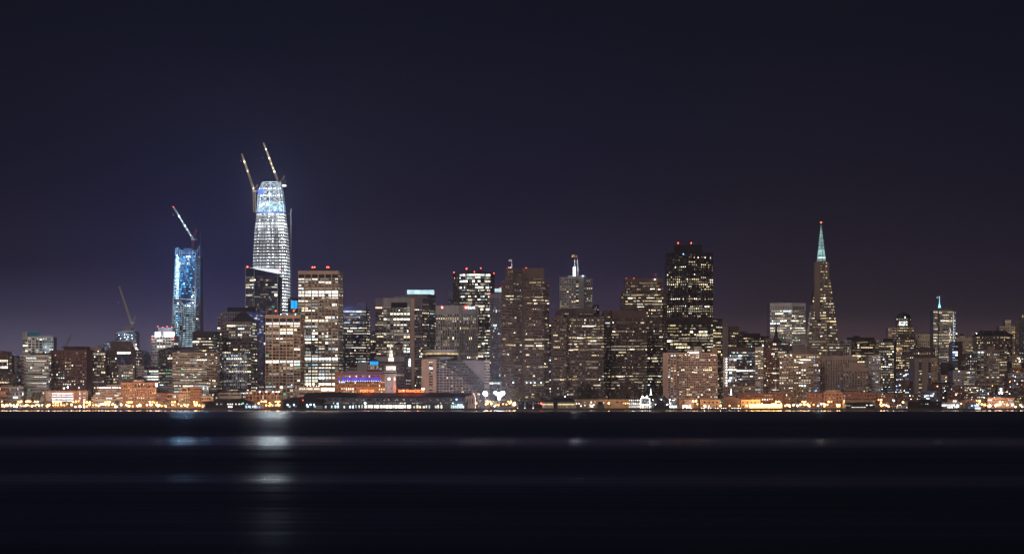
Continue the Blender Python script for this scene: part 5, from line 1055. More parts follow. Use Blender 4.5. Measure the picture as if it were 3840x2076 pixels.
for x in (974, 999, 1024, 1037, 1046): mb.ball((PX(x, 2588), 2588, PZ(1468, 2588)), .75, 'spot_white', 6, 4)
for x in (986, 1012, 1037): mb.bar((PX(x, 2588), 2588.5, PZ(1496, 2588)), (PX(x, 2588), 2588.5, PZ(1480, 2588)), .5, 'lit_warm')
b.each('wall_lamp', mb)
HAZE = 0.9e-4
# ================================================================ the waterfront
# ---- ferry hall and clock tower
D = 2540
b = Bld('ferry_hall', 'long dark ferry hall with arched windows, bright shop doors and red rooftop lettering', 'building', D, 1450)
X = lambda px, d=0: PX(px, D+d); Z = lambda y, d=0: PZ(y, D+d)
mb = MB(); mb.box(X(1140), X(1752), D, D+30, b.gz, Z(1486), 'blue_grey'); mb.box(X(1138), X(1756), D-.6, D, Z(1489), Z(1486.5), 'grey_dark'); mb.box(X(1208), X(1752), D-4, D-.05, b.gz, Z(1506), 'grey_dark'); mb.box(X(1205), X(1753), D-4.6, D-4, Z(1507.6), Z(1505), 'grey_concrete'); b.part('facade', mb)
mb = MB()
mb.hexa([(X(1136), D-1.5, Z(1487)), (X(1768), D-1.5, Z(1487)), (X(1768), D+32, Z(1487)), (X(1136), D+32, Z(1487)), (X(1146), D+8, Z(1472)), (X(1768), D+8, Z(1472)), (X(1768), D+22, Z(1472)), (X(1146), D+22, Z(1472))], 'roof_dark')
mb.box(X(1222), X(1302), D+8, D+20, Z(1474), Z(1469.5), 'black_panel'); mb.box(X(1606), X(1686), D+8, D+20, Z(1473), Z(1470), 'grey_dark')
b.part('roof', mb)
r = random.Random(14); mb2 = MB(); cols = ['lit_warm', 'lit_dim', 'lit_dimcool', 'glass_dark']
for i in range(24):
    xc = 1160+25.2*i; mb = MB(); n = 8
    arc = [(xc+8*math.cos(math.pi*k/n), 1500.5-8*math.sin(math.pi*k/n)) for k in range(n+1)]
    mb.face([(X(x), D-.12, Z(y)) for x, y in reversed(arc)], 'glass_dark')
    for k in range(n):
        if r.random() < (.65 if i > 11 else .3):
            t = r.uniform(.55, .95); a0, a1 = math.pi*k/n+.05, math.pi*(k+1)/n-.05
            mat = 'lit_warm' if i in (2, 7, 11, 12, 13, 14, 21) else r.choice(('lit_dim', 'lit_dimcool', 'lit_warm'))
            mb.face([(X(xc+8*q*math.cos(a)), D-.2, Z(1500.5-8*q*math.sin(a))) for q, a in ((t*.35, a1), (t*.35, a0), (t, a0), (t, a1))], mat)
    b.each('arched_window', mb)
for i in range(46):
    x = 1220+11.4*i+r.uniform(-1, 1); w = r.uniform(4, 8)
    bright = 1360 < x < 1530
    mb = MB(); mb.box(X(x), X(x+w*(1.5 if bright else 1)), D-4.3, D-4.1, Z(1529), Z(1517.5 if bright else r.uniform(1517, 1522)), 'lit_hot' if bright else ('shop_cool' if x < 1350 or 1600 < x < 1640 else 'shop_glow'))
    if bright or r.random() < .72: b.part('shop_window', mb)
mb = MB()
for i in range(60):
    x = 1215+8.9*i
    if r.random() < .6: mb.box(X(x), X(x+r.uniform(2, 7)), D-4.2, D-4.1, Z(1512.5), Z(1508.6), r.choice(('lit_warm', 'lit_dim', 'lit_cool', 'lit_dim')))
b.part('lit_window', mb, None, 'stuff')
mb = MB()   # western gables
for x0, x1, yt_ in ((1746, 1757, 1483), (1757, 1766, 1478), (1764, 1782, 1472)):
    pts = [(x0, 1531), (x1, 1531), (x1, 1487), ((x0+x1)/2, yt_), (x0, 1487)]
    mb.face([(X(x), D-2-(x-1746)*.08, Z(y)) for x, y in pts], 'pink_stone'); mb.face([(X(x), D+26, Z(y)) for x, y in reversed(pts)], 'pink_stone')
    for (xa, ya), (xb, yb2) in zip(pts, pts[1:]+pts[:1]): mb.face([(X(xb), D-2-(xb-1746)*.08, Z(yb2)), (X(xa), D-2-(xa-1746)*.08, Z(ya)), (X(xa), D+26, Z(ya)), (X(xb), D+26, Z(yb2))], 'pink_stone')
b.part('gable', mb); mb = MB()
for x in (1751, 1761.5, 1771): mb.box(X(x), X(x+2.6), D-4.9, D-4.6, Z(1512), Z(1494), 'glass_dark')
b.each('gable_window', mb)
mb = MB()
for px, y, q in ((1266, 1512, .8), (1369, 1511, 1.2), (1712, 1497, .8)): mb.ball((X(px, -7), D-7, Z(y, -7)), q, 'spot_cool' if px != 1712 else 'spot_blue', 8, 5)
for px, y in ((1266, 1513), (1369, 1512)): mb.bar((X(px, -7), D-7, GZ), (X(px, -7), D-7, Z(y, -7)), .3, 'steel_dark')
b.each('flood_light', mb); b.done()
for s_, x0, wd, lb in (('PORT OF', 1351, 52, 'glowing red neon words PORT OF standing left on the ferry hall roof'), ('SAN FRANCISCO', 1494, 96, 'glowing red neon words SAN FRANCISCO standing right of the clock tower')):
    t = text(b, s_, x0, 1469.5, 9.6, 'neon_red', D+8, squeeze=wd, depth=.4)
    t.bar((X(x0), D+8.5, Z(1473)), (X(x0+wd), D+8.5, Z(1470.6)), .25, 'steel_dark')
    for k in range(5): t.bar((X(x0+wd*k/4), D+8.6, Z(1474)), (X(x0+wd*k/4), D+8.6, Z(1460)), .18, 'steel_dark')
    ns_ = tag(t.build('neon_sign', None, (X(x0), D+8, Z(1471))), lb, 'sign')
    for k in ((.5,) if wd < 60 else (.25, .75)): plight(ns_, (X(x0+wd*k), D+3, Z(1464)), (X(x0), D+8, Z(1471)), 3200, (1, .16, .05), 1.5)
    for k in ((.5,) if wd < 60 else (.25, .75)): plight(ns_, (X(x0+wd*k), D+14, Z(1462)), (X(x0), D+8, Z(1471)), 5000, (1, .16, .05), 1.5)
sg = MB(); sg.box(X(1581, 10), X(1593, 10), D+9.5, D+10, Z(1460, 10), Z(1454, 10), 'sign_white'); sg.bar((X(1587, 10), D+9.8, Z(1472, 10)), (X(1587, 10), D+9.8, Z(1459, 10)), .3, 'steel_dark')
tag(sg.build('lit_sign', None, (X(1587, 10), D+9.8, Z(1472, 10))), 'small glowing white board above the end of the red SAN FRANCISCO lettering', 'sign')
D = 2552
b = Bld('clock_tower', 'pale grey clock tower of the ferry hall with glowing dials and lit belfry stages', 'tower', D, 1464)
X = lambda px, d=0: PX(px, D+d); Z = lambda y, d=0: PZ(y, D+d)
def stage(mb, x0, xm, x1, yb_, yt_, mat, dd=3.2, ins=0):
    pts = [(X(x0), D+ins), (X(xm), D+ins), (X(x1), D+ins+dd), (X(x1), D+ins+12-ins), (X(x0), D+12)]
    mb.prism(pts, pts, Z(yb_), Z(yt_), mat)
mb = MB(); stage(mb, 1443.5, 1474.5, 1483.5, 1540, 1403, 'white_panel'); b.part('shaft', mb)
mb = MB(); stage(mb, 1441.5, 1475.5, 1485.5, 1403, 1400.5, 'white_panel', 3.6, -.8); stage(mb, 1444, 1474, 1483, 1400.5, 1395, 'grey_dark', 3.2, .4); stage(mb, 1441, 1476, 1486, 1395, 1391.5, 'white_panel', 3.8, -1); stage(mb, 1443, 1475.5, 1485, 1372.5, 1369.5, 'white_panel', 3.4, -.5); b.each('cornice', mb)
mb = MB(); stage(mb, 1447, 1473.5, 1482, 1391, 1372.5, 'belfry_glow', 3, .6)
for i in range(7): mb.box(X(1446.5+4.2*i), X(1448+4.2*i), D-.1, D+.5, Z(1391), Z(1373), 'white_panel')
stage(mb, 1445, 1474.5, 1483, 1392, 1387, 'grey_concrete', 3.2, -.2); b.part('belfry', mb)
mb = MB(); pb = [(X(1446), D+.5), (X(1474), D+.5), (X(1481), D+3), (X(1481), D+11), (X(1446), D+11)]; pt_ = [(X(1453), D+2), (X(1471), D+2), (X(1476), D+4), (X(1476), D+10), (X(1453), D+10)]
mb.prism(pb, pt_, Z(1369.5), Z(1353.5), 'brown_dark'); b.part('stepped_roof', mb)
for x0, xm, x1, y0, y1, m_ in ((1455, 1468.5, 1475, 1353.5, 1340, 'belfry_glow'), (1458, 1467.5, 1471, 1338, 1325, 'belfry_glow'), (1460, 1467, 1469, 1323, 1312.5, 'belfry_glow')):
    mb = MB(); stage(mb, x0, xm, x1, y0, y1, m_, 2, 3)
    for k in range(4): xx = x0+(xm-x0-1)*k/3; mb.box(X(xx), X(xx+.9), D+2.5, D+3, Z(y0), Z(y1), 'white_panel')
    stage(mb, x0-1, xm+1, x1+1, y1, y1-1.6, 'white_panel', 2, 2.6); b.part('lantern_stage', mb)
mb = MB(); mb.cone((X(1464), D+6), 1.1, .9, Z(1311), Z(1307), 'white_panel', 8); mb.cone((X(1464), D+6), .55, .15, Z(1307), Z(1289), 'belfry_glow', 6); b.part('finial', mb)
mb = MB(); n = 20; mb.face([(X(1459)+2.0*math.cos(2*math.pi*k/n), D-.35, Z(1420)+2.0*math.sin(2*math.pi*k/n)) for k in range(n)], 'clock_glow')
for k in range(n):
    a0, a1 = 2*math.pi*k/n, 2*math.pi*(k+1)/n
    mb.hexa([(X(1459)+q*math.cos(a), d, Z(1420)+q*math.sin(a)) for d in (D-.3, D-.05) for q, a in ((2.05, a0), (2.05, a1), (2.9, a1), (2.9, a0))], 'roof_dark' if k % 2 else 'tan_stucco')
clk = b.part('clock_dial', mb)
mb = MB(); mb.bar((X(1459), D-.42, Z(1420)), (X(1459)+.5, D-.42, Z(1420)+1.5), .16, 'black_panel'); mb.bar((X(1459), D-.42, Z(1420)), (X(1459)-1.0, D-.42, Z(1420)+.3), .2, 'black_panel'); mb.build('clock_hands', clk, b.o)
mb = MB(); u = Vector((X(1483.5)-X(1474.5), 3.2)).normalized(); nn = Vector((u.y, -u.x)); cx, cy = (X(1474.5)+X(1483.5))/2+nn.x*.3, D+1.6+nn.y*.3
mb.face([(cx+u.x*1.1*math.cos(2*math.pi*k/n), cy+u.y*1.1*math.cos(2*math.pi*k/n), Z(1420)+1.9*math.sin(2*math.pi*k/n)) for k in range(n)], 'clock_glow'); b.part('clock_dial', mb)
mb = MB()
for x0, x1, ya, yb2 in ((1448, 1448.8, 1466, 1412), (1470, 1470.8, 1466, 1412)): mb.box(X(x0), X(x1), D-.12, D-.01, Z(ya), Z(yb2), 'grey_dark')
for x, y in ((1459, 1440), (1450, 1455), (1468, 1455)): mb.box(X(x-.7), X(x+.7), D-.14, D-.01, Z(y+4), Z(y-2), 'black_panel')
b.each('slit_window', mb)
plight(b.root, (X(1455), D-16, Z(1440)), b.o, 2600, (1, .84, .92), 1.); plight(b.root, (X(1478), D-10, Z(1360)), b.o, 2600, (1, .88, .75), 1.); b.done()
# ---- pier sheds and boats
D = 2520
def shed(name, label, x0, x1, ye, yr, wall, D=2520, roof='slate_roof', inset=10, depth=22, over=4, cat='pier shed'):
    b = Bld(name, label, cat, D, (x0+x1)/2)
    mb = MB(); mb.box(PX(x0, D), PX(x1, D), D, D+depth, b.gz-.2, PZ(ye, D), wall); b.part('facade', mb)
    if yr: b.hip(x0-over, x1+over, ye, x0+inset, x1-inset, yr, roof, -1.5, depth+1.5)
    return b
def panes(b, name, xs, w, y0, y1, mat, prob=1., seed=1, d=-.12, single=True):
    r = random.Random(seed); D = b.D; allm = MB()
    for x in xs:
        if r.random() > prob: continue
        m_ = mat if isinstance(mat, str) else r.choice(mat)
        if single: mb = MB(); mb.box(PX(x, D), PX(x+w, D), D+d, D+d+.1, PZ(y1, D), PZ(y0, D), m_); b.part(name, mb)
        else: allm.box(PX(x, D), PX(x+w, D), D+d, D+d+.1, PZ(y1, D), PZ(y0, D), m_)
    if not single: b.part(name, allm, None, 'stuff')
def wallamps(b, name, pts, mat, q, d=-1.2):
    for x, y in pts: mb = MB(); mb.ball((PX(x, b.D), b.D+d, PZ(y, b.D)), q, mat, 8, 5); b.part(name, mb)
b = shed('pier_shed', 'black hip roofed pier shed with a row of small lit windows on the left waterfront', 768, 952, 1511, 1494, 'black_panel', inset=48, over=10)
b.box(757, 800, 1503, 1512, 'slate_roof', 2, 14)
panes(b, 'lit_window', [825+7*i for i in range(16)], 4.5, 1506.5, 1510, ['lit_white', 'lit_warm', 'lit_white'], .0)
panes(b, 'lit_window', [812, 826, 830, 853, 858, 862, 866, 870, 883, 895, 899, 904, 925], 3.4, 1512, 1516.5, ['lit_hot', 'lit_warm', 'lit_white'], 1, 3)
wallamps(b, 'flood_light', ((859, 1524), (868, 1524)), 'spot_white', .85); wallamps(b, 'green_light', ((912, 1511),), 'beacon_green', .6); b.done()
b = Bld('ferry_shelter', 'arched glass ferry shelter glowing cold blue white beside the black pier shed', 'shelter', 2512, 950)
mb = MB(); D = 2512; n = 8
for i in range(7):
    x = 920+10.5*i; mb.bar((PX(x, D), D, b.gz-.5), (PX(x, D), D, PZ(1522, D)), .35, 'steel_white')
b.each('post', mb); mb = MB()
for k in range(n):
    a0, a1 = math.pi*k/n, math.pi*(k+1)/n
    p0, p1 = (951-34*math.cos(a0), 1521-8*math.sin(a0)), (951-34*math.cos(a1), 1521-8*math.sin(a1))
    mb.hexa([(PX(p0[0], D), D-2, PZ(p0[1], D)), (PX(p1[0], D), D-2, PZ(p1[1], D)), (PX(p1[0], D), D+6, PZ(p1[1], D)), (PX(p0[0], D), D+6, PZ(p0[1], D)), (PX(p0[0], D), D-2, PZ(p0[1], D)+.25), (PX(p1[0], D), D-2, PZ(p1[1], D)+.25), (PX(p1[0], D), D+6, PZ(p1[1], D)+.25), (PX(p0[0], D), D+6, PZ(p0[1], D)+.25)], 'steel_white')
b.part('arched_canopy', mb)
r = random.Random(6)
for i in range(12):
    x = 921+5*i; mb = MB(); mb.box(PX(x, D), PX(x+3.6, D), D+.2, D+.4, PZ(r.uniform(1526, 1533), D), PZ(1519.5, D), r.choice(('shop_cool', 'lit_cool', 'lit_blue', 'lit_hotcool'))); b.part('lit_panel', mb)
b.done()
b = shed('dock_shed', 'low dark dock shed with sloped end and blue white door lamps left of ferry hall', 1060, 1208, 1500, 1488, 'black_panel', D=2524, inset=36, over=10)
wallamps(b, 'door_lamp', ((1079, 1517), (1103, 1517), (1152, 1517), (1165, 1516), (1178, 1516)), 'spot_cool', .8, -1.5)
panes(b, 'lit_door', (1082, 1106, 1150, 1162, 1176), 8, 1519, 1527, ['shop_cool', 'lit_dimcool'], 1, 4); wallamps(b, 'signal_lamp', ((1136, 1499),), 'beacon_red', .4); wallamps(b, 'signal_lamp', ((1136, 1504),), 'lit_orange', .5); b.done()
D = 2506
root = thing('barge_crane', 'dark barge crane with slanted red boom moored before the dock shed', 'crane', (PX(1125, D), D, 0))
o = tuple(root.location); P3 = lambda x, y, d=0: (PX(x, D), D+d, PZ(y, D))
mb = MB(); mb.box(PX(1085, D), PX(1205, D), D-5, D+5, .3, 1.9, 'boat_dark'); mb.build('barge', root, o)
mb = MB(); mb.box(PX(1112, D), PX(1136, D), D-2, D+2, 1.9, PZ(1524, D), 'black_panel'); mb.box(PX(1116, D), PX(1130, D), D-1.6, D+1.6, PZ(1524, D), PZ(1513, D), 'black_panel'); mb.build('cab', root, o)
mb = MB()
for dz in (-1, 1): mb.bar(P3(1124+dz, 1516), P3(1092+dz*1.5, 1438), .28, 'crane_red')
for k in range(14):
    t0, t1 = k/14, (k+1)/14; s_ = 1 if k % 2 else -1; mb.bar(P3(1124-32*t0+s_*1.1, 1516-78*t0), P3(1124-32*t1-s_*1.1, 1516-78*t1), .2, 'crane_red' if 4 < k < 9 else 'steel_dark')
mb.build('boom', root, o); mb = MB(); mb.bar(P3(1132, 1511), P3(1092, 1438), .14, 'steel_dark'); mb.bar(P3(1092, 1438), P3(1094, 1512), .12, 'steel_dark'); mb.build('cable', root, o); mb = MB(); mb.ball(P3(1094, 1442, -.6), .35, 'spot_white', 6, 4); mb.build('work_light', root, o)
root = thing('dock_cabin', 'small white cabin with dark windows on the dock left of the ferry hall', 'cabin', (PX(1197, D), D-1, GZ)); o = tuple(root.location)
mb = MB(); mb.box(PX(1185, D), PX(1209, D), D-3, D+1, 1.9, PZ(1520, D), 'boat_white'); mb.build('wall', root, o); mb = MB()
for i in range(5): mb.box(PX(1187.5+4.3*i, D), PX(1190+4.3*i, D), D-3.1, D-3.01, PZ(1526.5, D), PZ(1523, D), 'glass_dark')
mb.build('window', root, o)
b = Bld('ticket_kiosk', 'teal lit glass kiosk in front of the right end of the ferry hall', 'kiosk', 2526, 1705)
mb = MB(); D = 2526; mb.box(PX(1690, D), PX(1712, D), D, D+5, b.gz, PZ(1519, D), 'lit_cool'); mb.box(PX(1714, D), PX(1736, D), D, D+5, b.gz, PZ(1513, D), 'shop_cool')
for x in (1690, 1697, 1704, 1711, 1714, 1721, 1728, 1735): mb.box(PX(x, D), PX(x+1, D), D-.3, D-.02, b.gz, PZ(1512, D), 'steel_dark')
mb.hexa([(PX(1688, D), D-1, PZ(1519, D)), (PX(1715, D), D-1, PZ(1519, D)), (PX(1715, D), D+6, PZ(1519, D)), (PX(1688, D), D+6, PZ(1519, D)), (PX(1700, D), D+2, PZ(1512, D)), (PX(1715, D), D+2, PZ(1512, D)), (PX(1715, D), D+3, PZ(1512, D)), (PX(1700, D), D+3, PZ(1512, D))], 'spire_teal'); b.part('glass_wall', mb); b.done()
b = shed('pier_shed', 'dark pier building with three white uplit pillars and a red lamp', 1936, 2032, 1505, 1500, 'black_panel', inset=20, over=2)
for x in (1940, 1968, 1999):
    mb = MB(); mb.box(PX(x-2.5, 2520), PX(x+3.5, 2520), 2519.4, 2519.9, PZ(1531, 2520), PZ(1506, 2520), 'pale_concrete'); b.part('pillar', mb)
    mb = MB(); mb.ball((PX(x+.5, 2520), 2518.4, PZ(1530, 2520)), .5, 'spot_white', 6, 4); p_ = b.each('uplight', mb)
panes(b, 'lit_window', [1946, 1950, 1954, 1983, 1988, 2008, 2013, 2017], 3, 1509, 1513, ['lit_dimcool', 'lit_dim'], .8, 5); wallamps(b, 'signal_lamp', ((2029, 1512),), 'beacon_red', .9); b.done()
b = shed('pier_restaurant', 'low pier hall with long yellow lit colonnade under a dark hipped roof', 2033, 2158, 1505, 1497, 'cream_wall', inset=30, over=2)
b.hip(2072, 2150, 1493, 2104, 2118, 1482, 'slate_roof', 6, 20)
mb = MB(); mb.box(PX(2072, 2520), PX(2150, 2520), 2527, 2539, PZ(1499, 2520), PZ(1493, 2520), 'black_panel'); b.part('clerestory', mb)
mb = MB(); D = 2520
for x0, x1 in ((2033, 2048), (2051, 2075), (2092, 2155)): mb.box(PX(x0, D), PX(x1, D), D-.5, D-.05, PZ(1516.6, D), PZ(1514, D), 'strip_yellow')
b.each('strip_light', mb); mb = MB()
for x in range(2034, 2160, 5): mb.box(PX(x, D), PX(x+1.2, D), D-.7, D-.05, PZ(1531, D), PZ(1506, D), 'cream_wall')
mb.box(PX(2076, D), PX(2091, D), D-.9, D-.05, PZ(1531, D), PZ(1506, D), 'black_panel'); b.part('colonnade', mb)
panes(b, 'lit_window', [2036+7.3*i for i in range(17)], 3.5, 1518, 1527, ['lit_dim', 'lit_warm', 'lit_dim'], .8, 9)
mb = MB(); mb.cone((PX(2112, 2531), 2531), .35, .1, PZ(1484, 2531), PZ(1458, 2531), 'steel_white', 6); b.part('flagpole', mb); wallamps(b, 'spotlight', ((2120, 1486),), 'spot_cool', .55, 6); b.done()
b = shed('pier_office', 'long tan pier office with small lit upper windows and a lamplit terrace', 2160, 2362, 1496, None, 'tan_stucco', D=2535, cat='building')
panes(b, 'lit_window', [2190, 2214, 2228], 5.5, 1504, 1510, 'lit_white'); panes(b, 'dark_window', [2170, 2175, 2310, 2316, 2330, 2345], 4, 1504, 1510, 'glass_dark')
b.box(2158, 2236, 1514, 1516, 'cream_wall', -5, 0); wallamps(b, 'terrace_lamp', ((2161, 1512), (2171, 1512), (2178, 1521), (2193, 1519), (2212, 1517), (2216, 1521), (2221, 1519), (2226, 1517), (2221, 1524), (2213, 1524)), 'lit_hot', .9, -6)
wallamps(b, 'wall_lamp', ((2337, 1511), (2345, 1511), (2354, 1511)), 'lamp_sodium', .5, -3); b.done()
root = thing('tug_boat', 'dark work boat with small wheelhouse moored below the tan pier office', 'boat', (PX(2262, 2508), 2508, 0)); o = tuple(root.location); D = 2508
mb = MB(); mb.hexa([(PX(2236, D), D-3, .1), (PX(2296, D), D-3, .1), (PX(2296, D), D+3, .1), (PX(2236, D), D+3, .1), (PX(2232, D), D-3.4, 2.0), (PX(2300, D), D-3.4, 2.0), (PX(2300, D), D+3.4, 2.0), (PX(2232, D), D+3.4, 2.0)], 'boat_dark'); mb.build('hull', root, o)
mb = MB(); mb.box(PX(2238, D), PX(2266, D), D-2.2, D+2.2, 2.0, PZ(1516, D), 'grey_dark'); mb.box(PX(2243, D), PX(2260, D), D-2, D+2, PZ(1516, D), PZ(1505, D), 'black_panel'); mb.build('wheelhouse', root, o); mb = MB(); mb.ball((PX(2264, D), D-2.4, PZ(1509, D)), .3, 'spot_cool', 6, 4); mb.build('deck_lamp', root, o)
# pier head portal outlined in lamps
b = shed('pier_portal', 'white pier gatehouse outlined in bright bulbs with two floodlights on its arch', 2357, 2446, 1505, None, 'grey_concrete', D=2524, cat='pier building')
D = 2524; mb = MB()
arch = [(2402, 1531), (2402, 1494), (2410, 1491), (2418, 1489), (2427, 1491), (2436, 1494), (2436, 1531)]
mb.face([(PX(x, D), D-1.2, PZ(y, D)) for x, y in reversed(arch)][::1], 'pale_concrete')
mb.hexa([(PX(2402, D), D-1.1, b.gz), (PX(2436, D), D-1.1, b.gz), (PX(2436, D), D+4, b.gz), (PX(2402, D), D+4, b.gz), (PX(2402, D), D-1.1, PZ(1494, D)), (PX(2436, D), D-1.1, PZ(1494, D)), (PX(2436, D), D+4, PZ(1494, D)), (PX(2402, D), D+4, PZ(1494, D))], 'grey_concrete'); b.part('gate_front', mb)
mb = MB(); mb.box(PX(2404, D), PX(2434, D), D-1.45, D-1.25, PZ(1512, D), PZ(1496, D), 'grey_dark')
for i in range(6):
    for j in range(3): mb.box(PX(2405.5+4.7*i, D), PX(2409.2+4.7*i, D), D-1.6, D-1.45, PZ(1501+4.6*j, D), PZ(1498+4.6*j, D), 'lit_dimcool' if (i+j) % 3 else 'lit_cool')
b.each('gate_window', mb)
pts = [(2402, 1530-4.5*i) for i in range(8)]+[(2436, 1530-4.5*i) for i in range(8)]+[(2402+4.3*i, 1494-5*math.sin(math.pi*i/8)) for i in range(9)]+[(2405+3.6*i, 1517) for i in range(9)]
mb = MB()
for x, y in pts: mb.ball((PX(x, D), D-1.8, PZ(y, D)), .36, 'spot_white', 6, 4)
b.each('bulb', mb)
wallamps(b, 'flood_light', ((2409, 1486), (2426, 1486)), 'spot_white', 1.0, -1); wallamps(b, 'bulb', [(2361+7.5*i, y) for i in range(6) for y in (1500, 1513)]+[(2360+6*i, 1524) for i in range(7)]+[(2440, 1510), (2440, 1523), (2437, 1523)], 'lit_hot', .7, -1.5)
panes(b, 'window', [2363+7.5*i for i in range(5)], 4, 1503, 1509, 'glass_dark'); panes(b, 'lit_doorway', (2408, 2416, 2424), 6, 1519, 1530, 'shop_glow', d=-1.5)
for px in (2375, 2419): plight(b.root, (PX(px, 2512), 2512, 9), b.o, 2200, (1, .88, .76), 1.)
b.done()
for px, lab in ((2440.5, 'white lit mast spire behind the bulb outlined pier gatehouse'), (2741.5, 'white lit mast spire over the dark arched pier front')):
    D = 2548; root = thing('lit_mast', lab, 'mast', (PX(px, D), D, GZ)); o = tuple(root.location); y0 = 1479
    mb = MB(); mb.bar((PX(px, D), D, GZ), (PX(px, D), D, PZ(y0, D)), .8, 'steel_dark'); mb.build('mast_base', root, o)
    mb = MB(); mb.cone((PX(px, D), D), .75, .12, PZ(y0, D), PZ(1455, D), 'sign_white', 6); mb.box(PX(px-4.5, D), PX(px+4.5, D), D-.4, D+.4, PZ(y0+1, D), PZ(y0-.6, D), 'sign_white'); mb.build('lit_spire', root, o)
def boat(name, label, D, x0, x1, ydeck, decks, hull, cab, lights=(), mast=None, cat='ferry', win='lit_dimcool', wprob=.6, seed=1):
    root = thing(name, label, cat, (PX((x0+x1)/2, D), D, 0)); o = tuple(root.location); W_ = 5.5; r = random.Random(seed)
    mb = MB(); z1 = PZ(ydeck, D); lx, rx = PX(x0, D), PX(x1, D); k = (rx-lx)
    sec = [(0, .25), (.08, .8), (.25, 1), (.8, 1), (.95, .7), (1, .2)]
    for (t0, w0), (t1, w1) in zip(sec, sec[1:]):
        a, c = lx+k*t0, lx+k*t1
        mb.hexa([(a+.4, D-W_*w0*.8, .1), (c-.0, D-W_*w1*.8, .1), (c, D+W_*w1*.8, .1), (a+.4, D+W_*w0*.8, .1), (a, D-W_*w0, z1), (c, D-W_*w1, z1), (c, D+W_*w1, z1), (a, D+W_*w0, z1)], hull)
    mb.build('hull', root, o)
    for j, (a, c, ya, yb2) in enumerate(decks):
        mb = MB(); mb.box(PX(a, D), PX(c, D), D-W_+.6+j*.5, D+W_-.6-j*.5, PZ(ya, D), PZ(yb2, D), cab); mb.box(PX(a-1.5, D), PX(c+1.5, D), D-W_+.2+j*.5, D+W_-.2-j*.5, PZ(yb2, D), PZ(yb2, D)+.18, 'boat_white'); dk = mb.build('deck_house', root, o)
        n = int((c-a)/5)
        for i in range(n):
            if r.random() < wprob:
                x = a+1.5+i*5; mb = MB(); mb.box(PX(x, D), PX(x+3, D), D-W_+.45+j*.5, D-W_+.55+j*.5, PZ(ya-(ya-yb2)*.25, D), PZ(yb2+(ya-yb2)*.25, D), win if isinstance(win, str) else r.choice(win)); mb.build('window', dk, o)
    for x, y, m_, q in lights: mb = MB(); mb.ball((PX(x, D), D-W_-.3, PZ(y, D)), q, m_, 6, 4); mb.build('deck_lamp', root, o)
    if mast: mb = MB(); mb.bar((PX(mast[0], D), D, PZ(mast[1], D)), (PX(mast[0], D), D, PZ(mast[2], D)), .25, 'steel_white'); mb.build('mast', root, o)
    return root
boat('harbour_ferry', 'big dark harbour ferry docked right of the bulb outlined gatehouse', 2508, 2446, 2512, 1526, [(2449, 2510, 1526, 1509), (2451, 2508, 1509, 1498), (2456, 2503, 1498, 1491), (2466, 2494, 1491, 1484)], 'boat_dark', 'boat_dark', ((2479, 1497, 'lamp_mercury', .7), (2457, 1515, 'spot_cool', .45), (2499, 1516, 'spot_white', .6), (2503, 1515, 'spot_white', .5), (2511, 1498, 'spot_white', .5), (2447, 1498, 'spot_white', .45)), win='lit_dim', wprob=.12)
boat('excursion_boat', 'white excursion boat with floodlit hull right of the big dark ferry', 2510, 2508, 2546, 1530, [(2511, 2543, 1530, 1518), (2514, 2540, 1518, 1506), (2518, 2536, 1506, 1497)], 'boat_white', 'boat_white', ((2511, 1523, 'spot_white', .8), (2516, 1524, 'spot_white', .6), (2522, 1524, 'spot_white', .5), (2528, 1524, 'spot_white', .5), (2534, 1524, 'spot_white', .5), (2512, 1511, 'spot_white', .6), (2521, 1499, 'spot_white', .3), (2526, 1499, 'spot_white', .3)), win=('lit_dim', 'lit_dimcool'))
b = shed('pier_bulkhead', 'amber pier front with glowing doorways right of the white excursion boat', 2546, 2602, 1496, None, 'tan_stucco', D=2524, cat='pier building')
panes(b, 'window', (2560, 2572, 2583), 6, 1505, 1510.5, ['glass_dark', 'lit_dimcool', 'lit_blue'], 1, 2); panes(b, 'lit_doorway', (2560, 2571, 2583), 7, 1517, 1528, 'lit_hot'); b.box(2544, 2604, 1494.5, 1497, 'brown_dark', -.5, 3); b.done()
b = shed('pier_bulkhead', 'amber pier front with small dark upper windows left of the dark arched pier', 2626, 2700, 1496, None, 'tan_stucco', D=2524, cat='pier building')
panes(b, 'window', (2640, 2656, 2671, 2686), 6, 1505, 1510.5, 'glass_dark'); panes(b, 'lit_doorway', (2642, 2655, 2671), 7, 1518, 1528, ['lit_hot', 'shop_glow', 'lit_warm'], 1, 2); panes(b, 'window', (2686,), 6, 1517, 1528, 'glass_dark'); wallamps(b, 'signal_lamp', ((2702, 1506),), 'beacon_green', .35); b.box(2624, 2702, 1494.5, 1497, 'brown_dark', -.5, 3); b.done()
b = shed('pier_arch', 'dark gabled pier front of tall panes between two amber pier fronts', 2701, 2777, 1496, None, 'brown_dark', D=2524, cat='pier building')
mb = MB(); D = 2524; mb.face([(PX(2701, D), D-.2, PZ(1496, D)), (PX(2777, D), D-.2, PZ(1496, D)), (PX(2752, D), D-.2, PZ(1487, D)), (PX(2739, D), D-.2, PZ(1485, D)), (PX(2726, D), D-.2, PZ(1487, D))], 'brown_dark')
for i in range(9): mb.box(PX(2712+6.4*i, D), PX(2712.9+6.4*i, D), D-.5, D-.05, PZ(1531, D), PZ(1497, D), 'rust_brick')
b.part('arched_front', mb); b.done()
b = shed('pier_bulkhead', 'amber pier front at the left end of the added orange pavilion', 2779, 2850, 1497, None, 'tan_stucco', D=2524, cat='pier building')
panes(b, 'window', (2783, 2799, 2815, 2829), 6, 1505, 1511, 'glass_brown'); panes(b, 'window', (2783,), 6, 1519, 1528, 'glass_brown'); b.done()
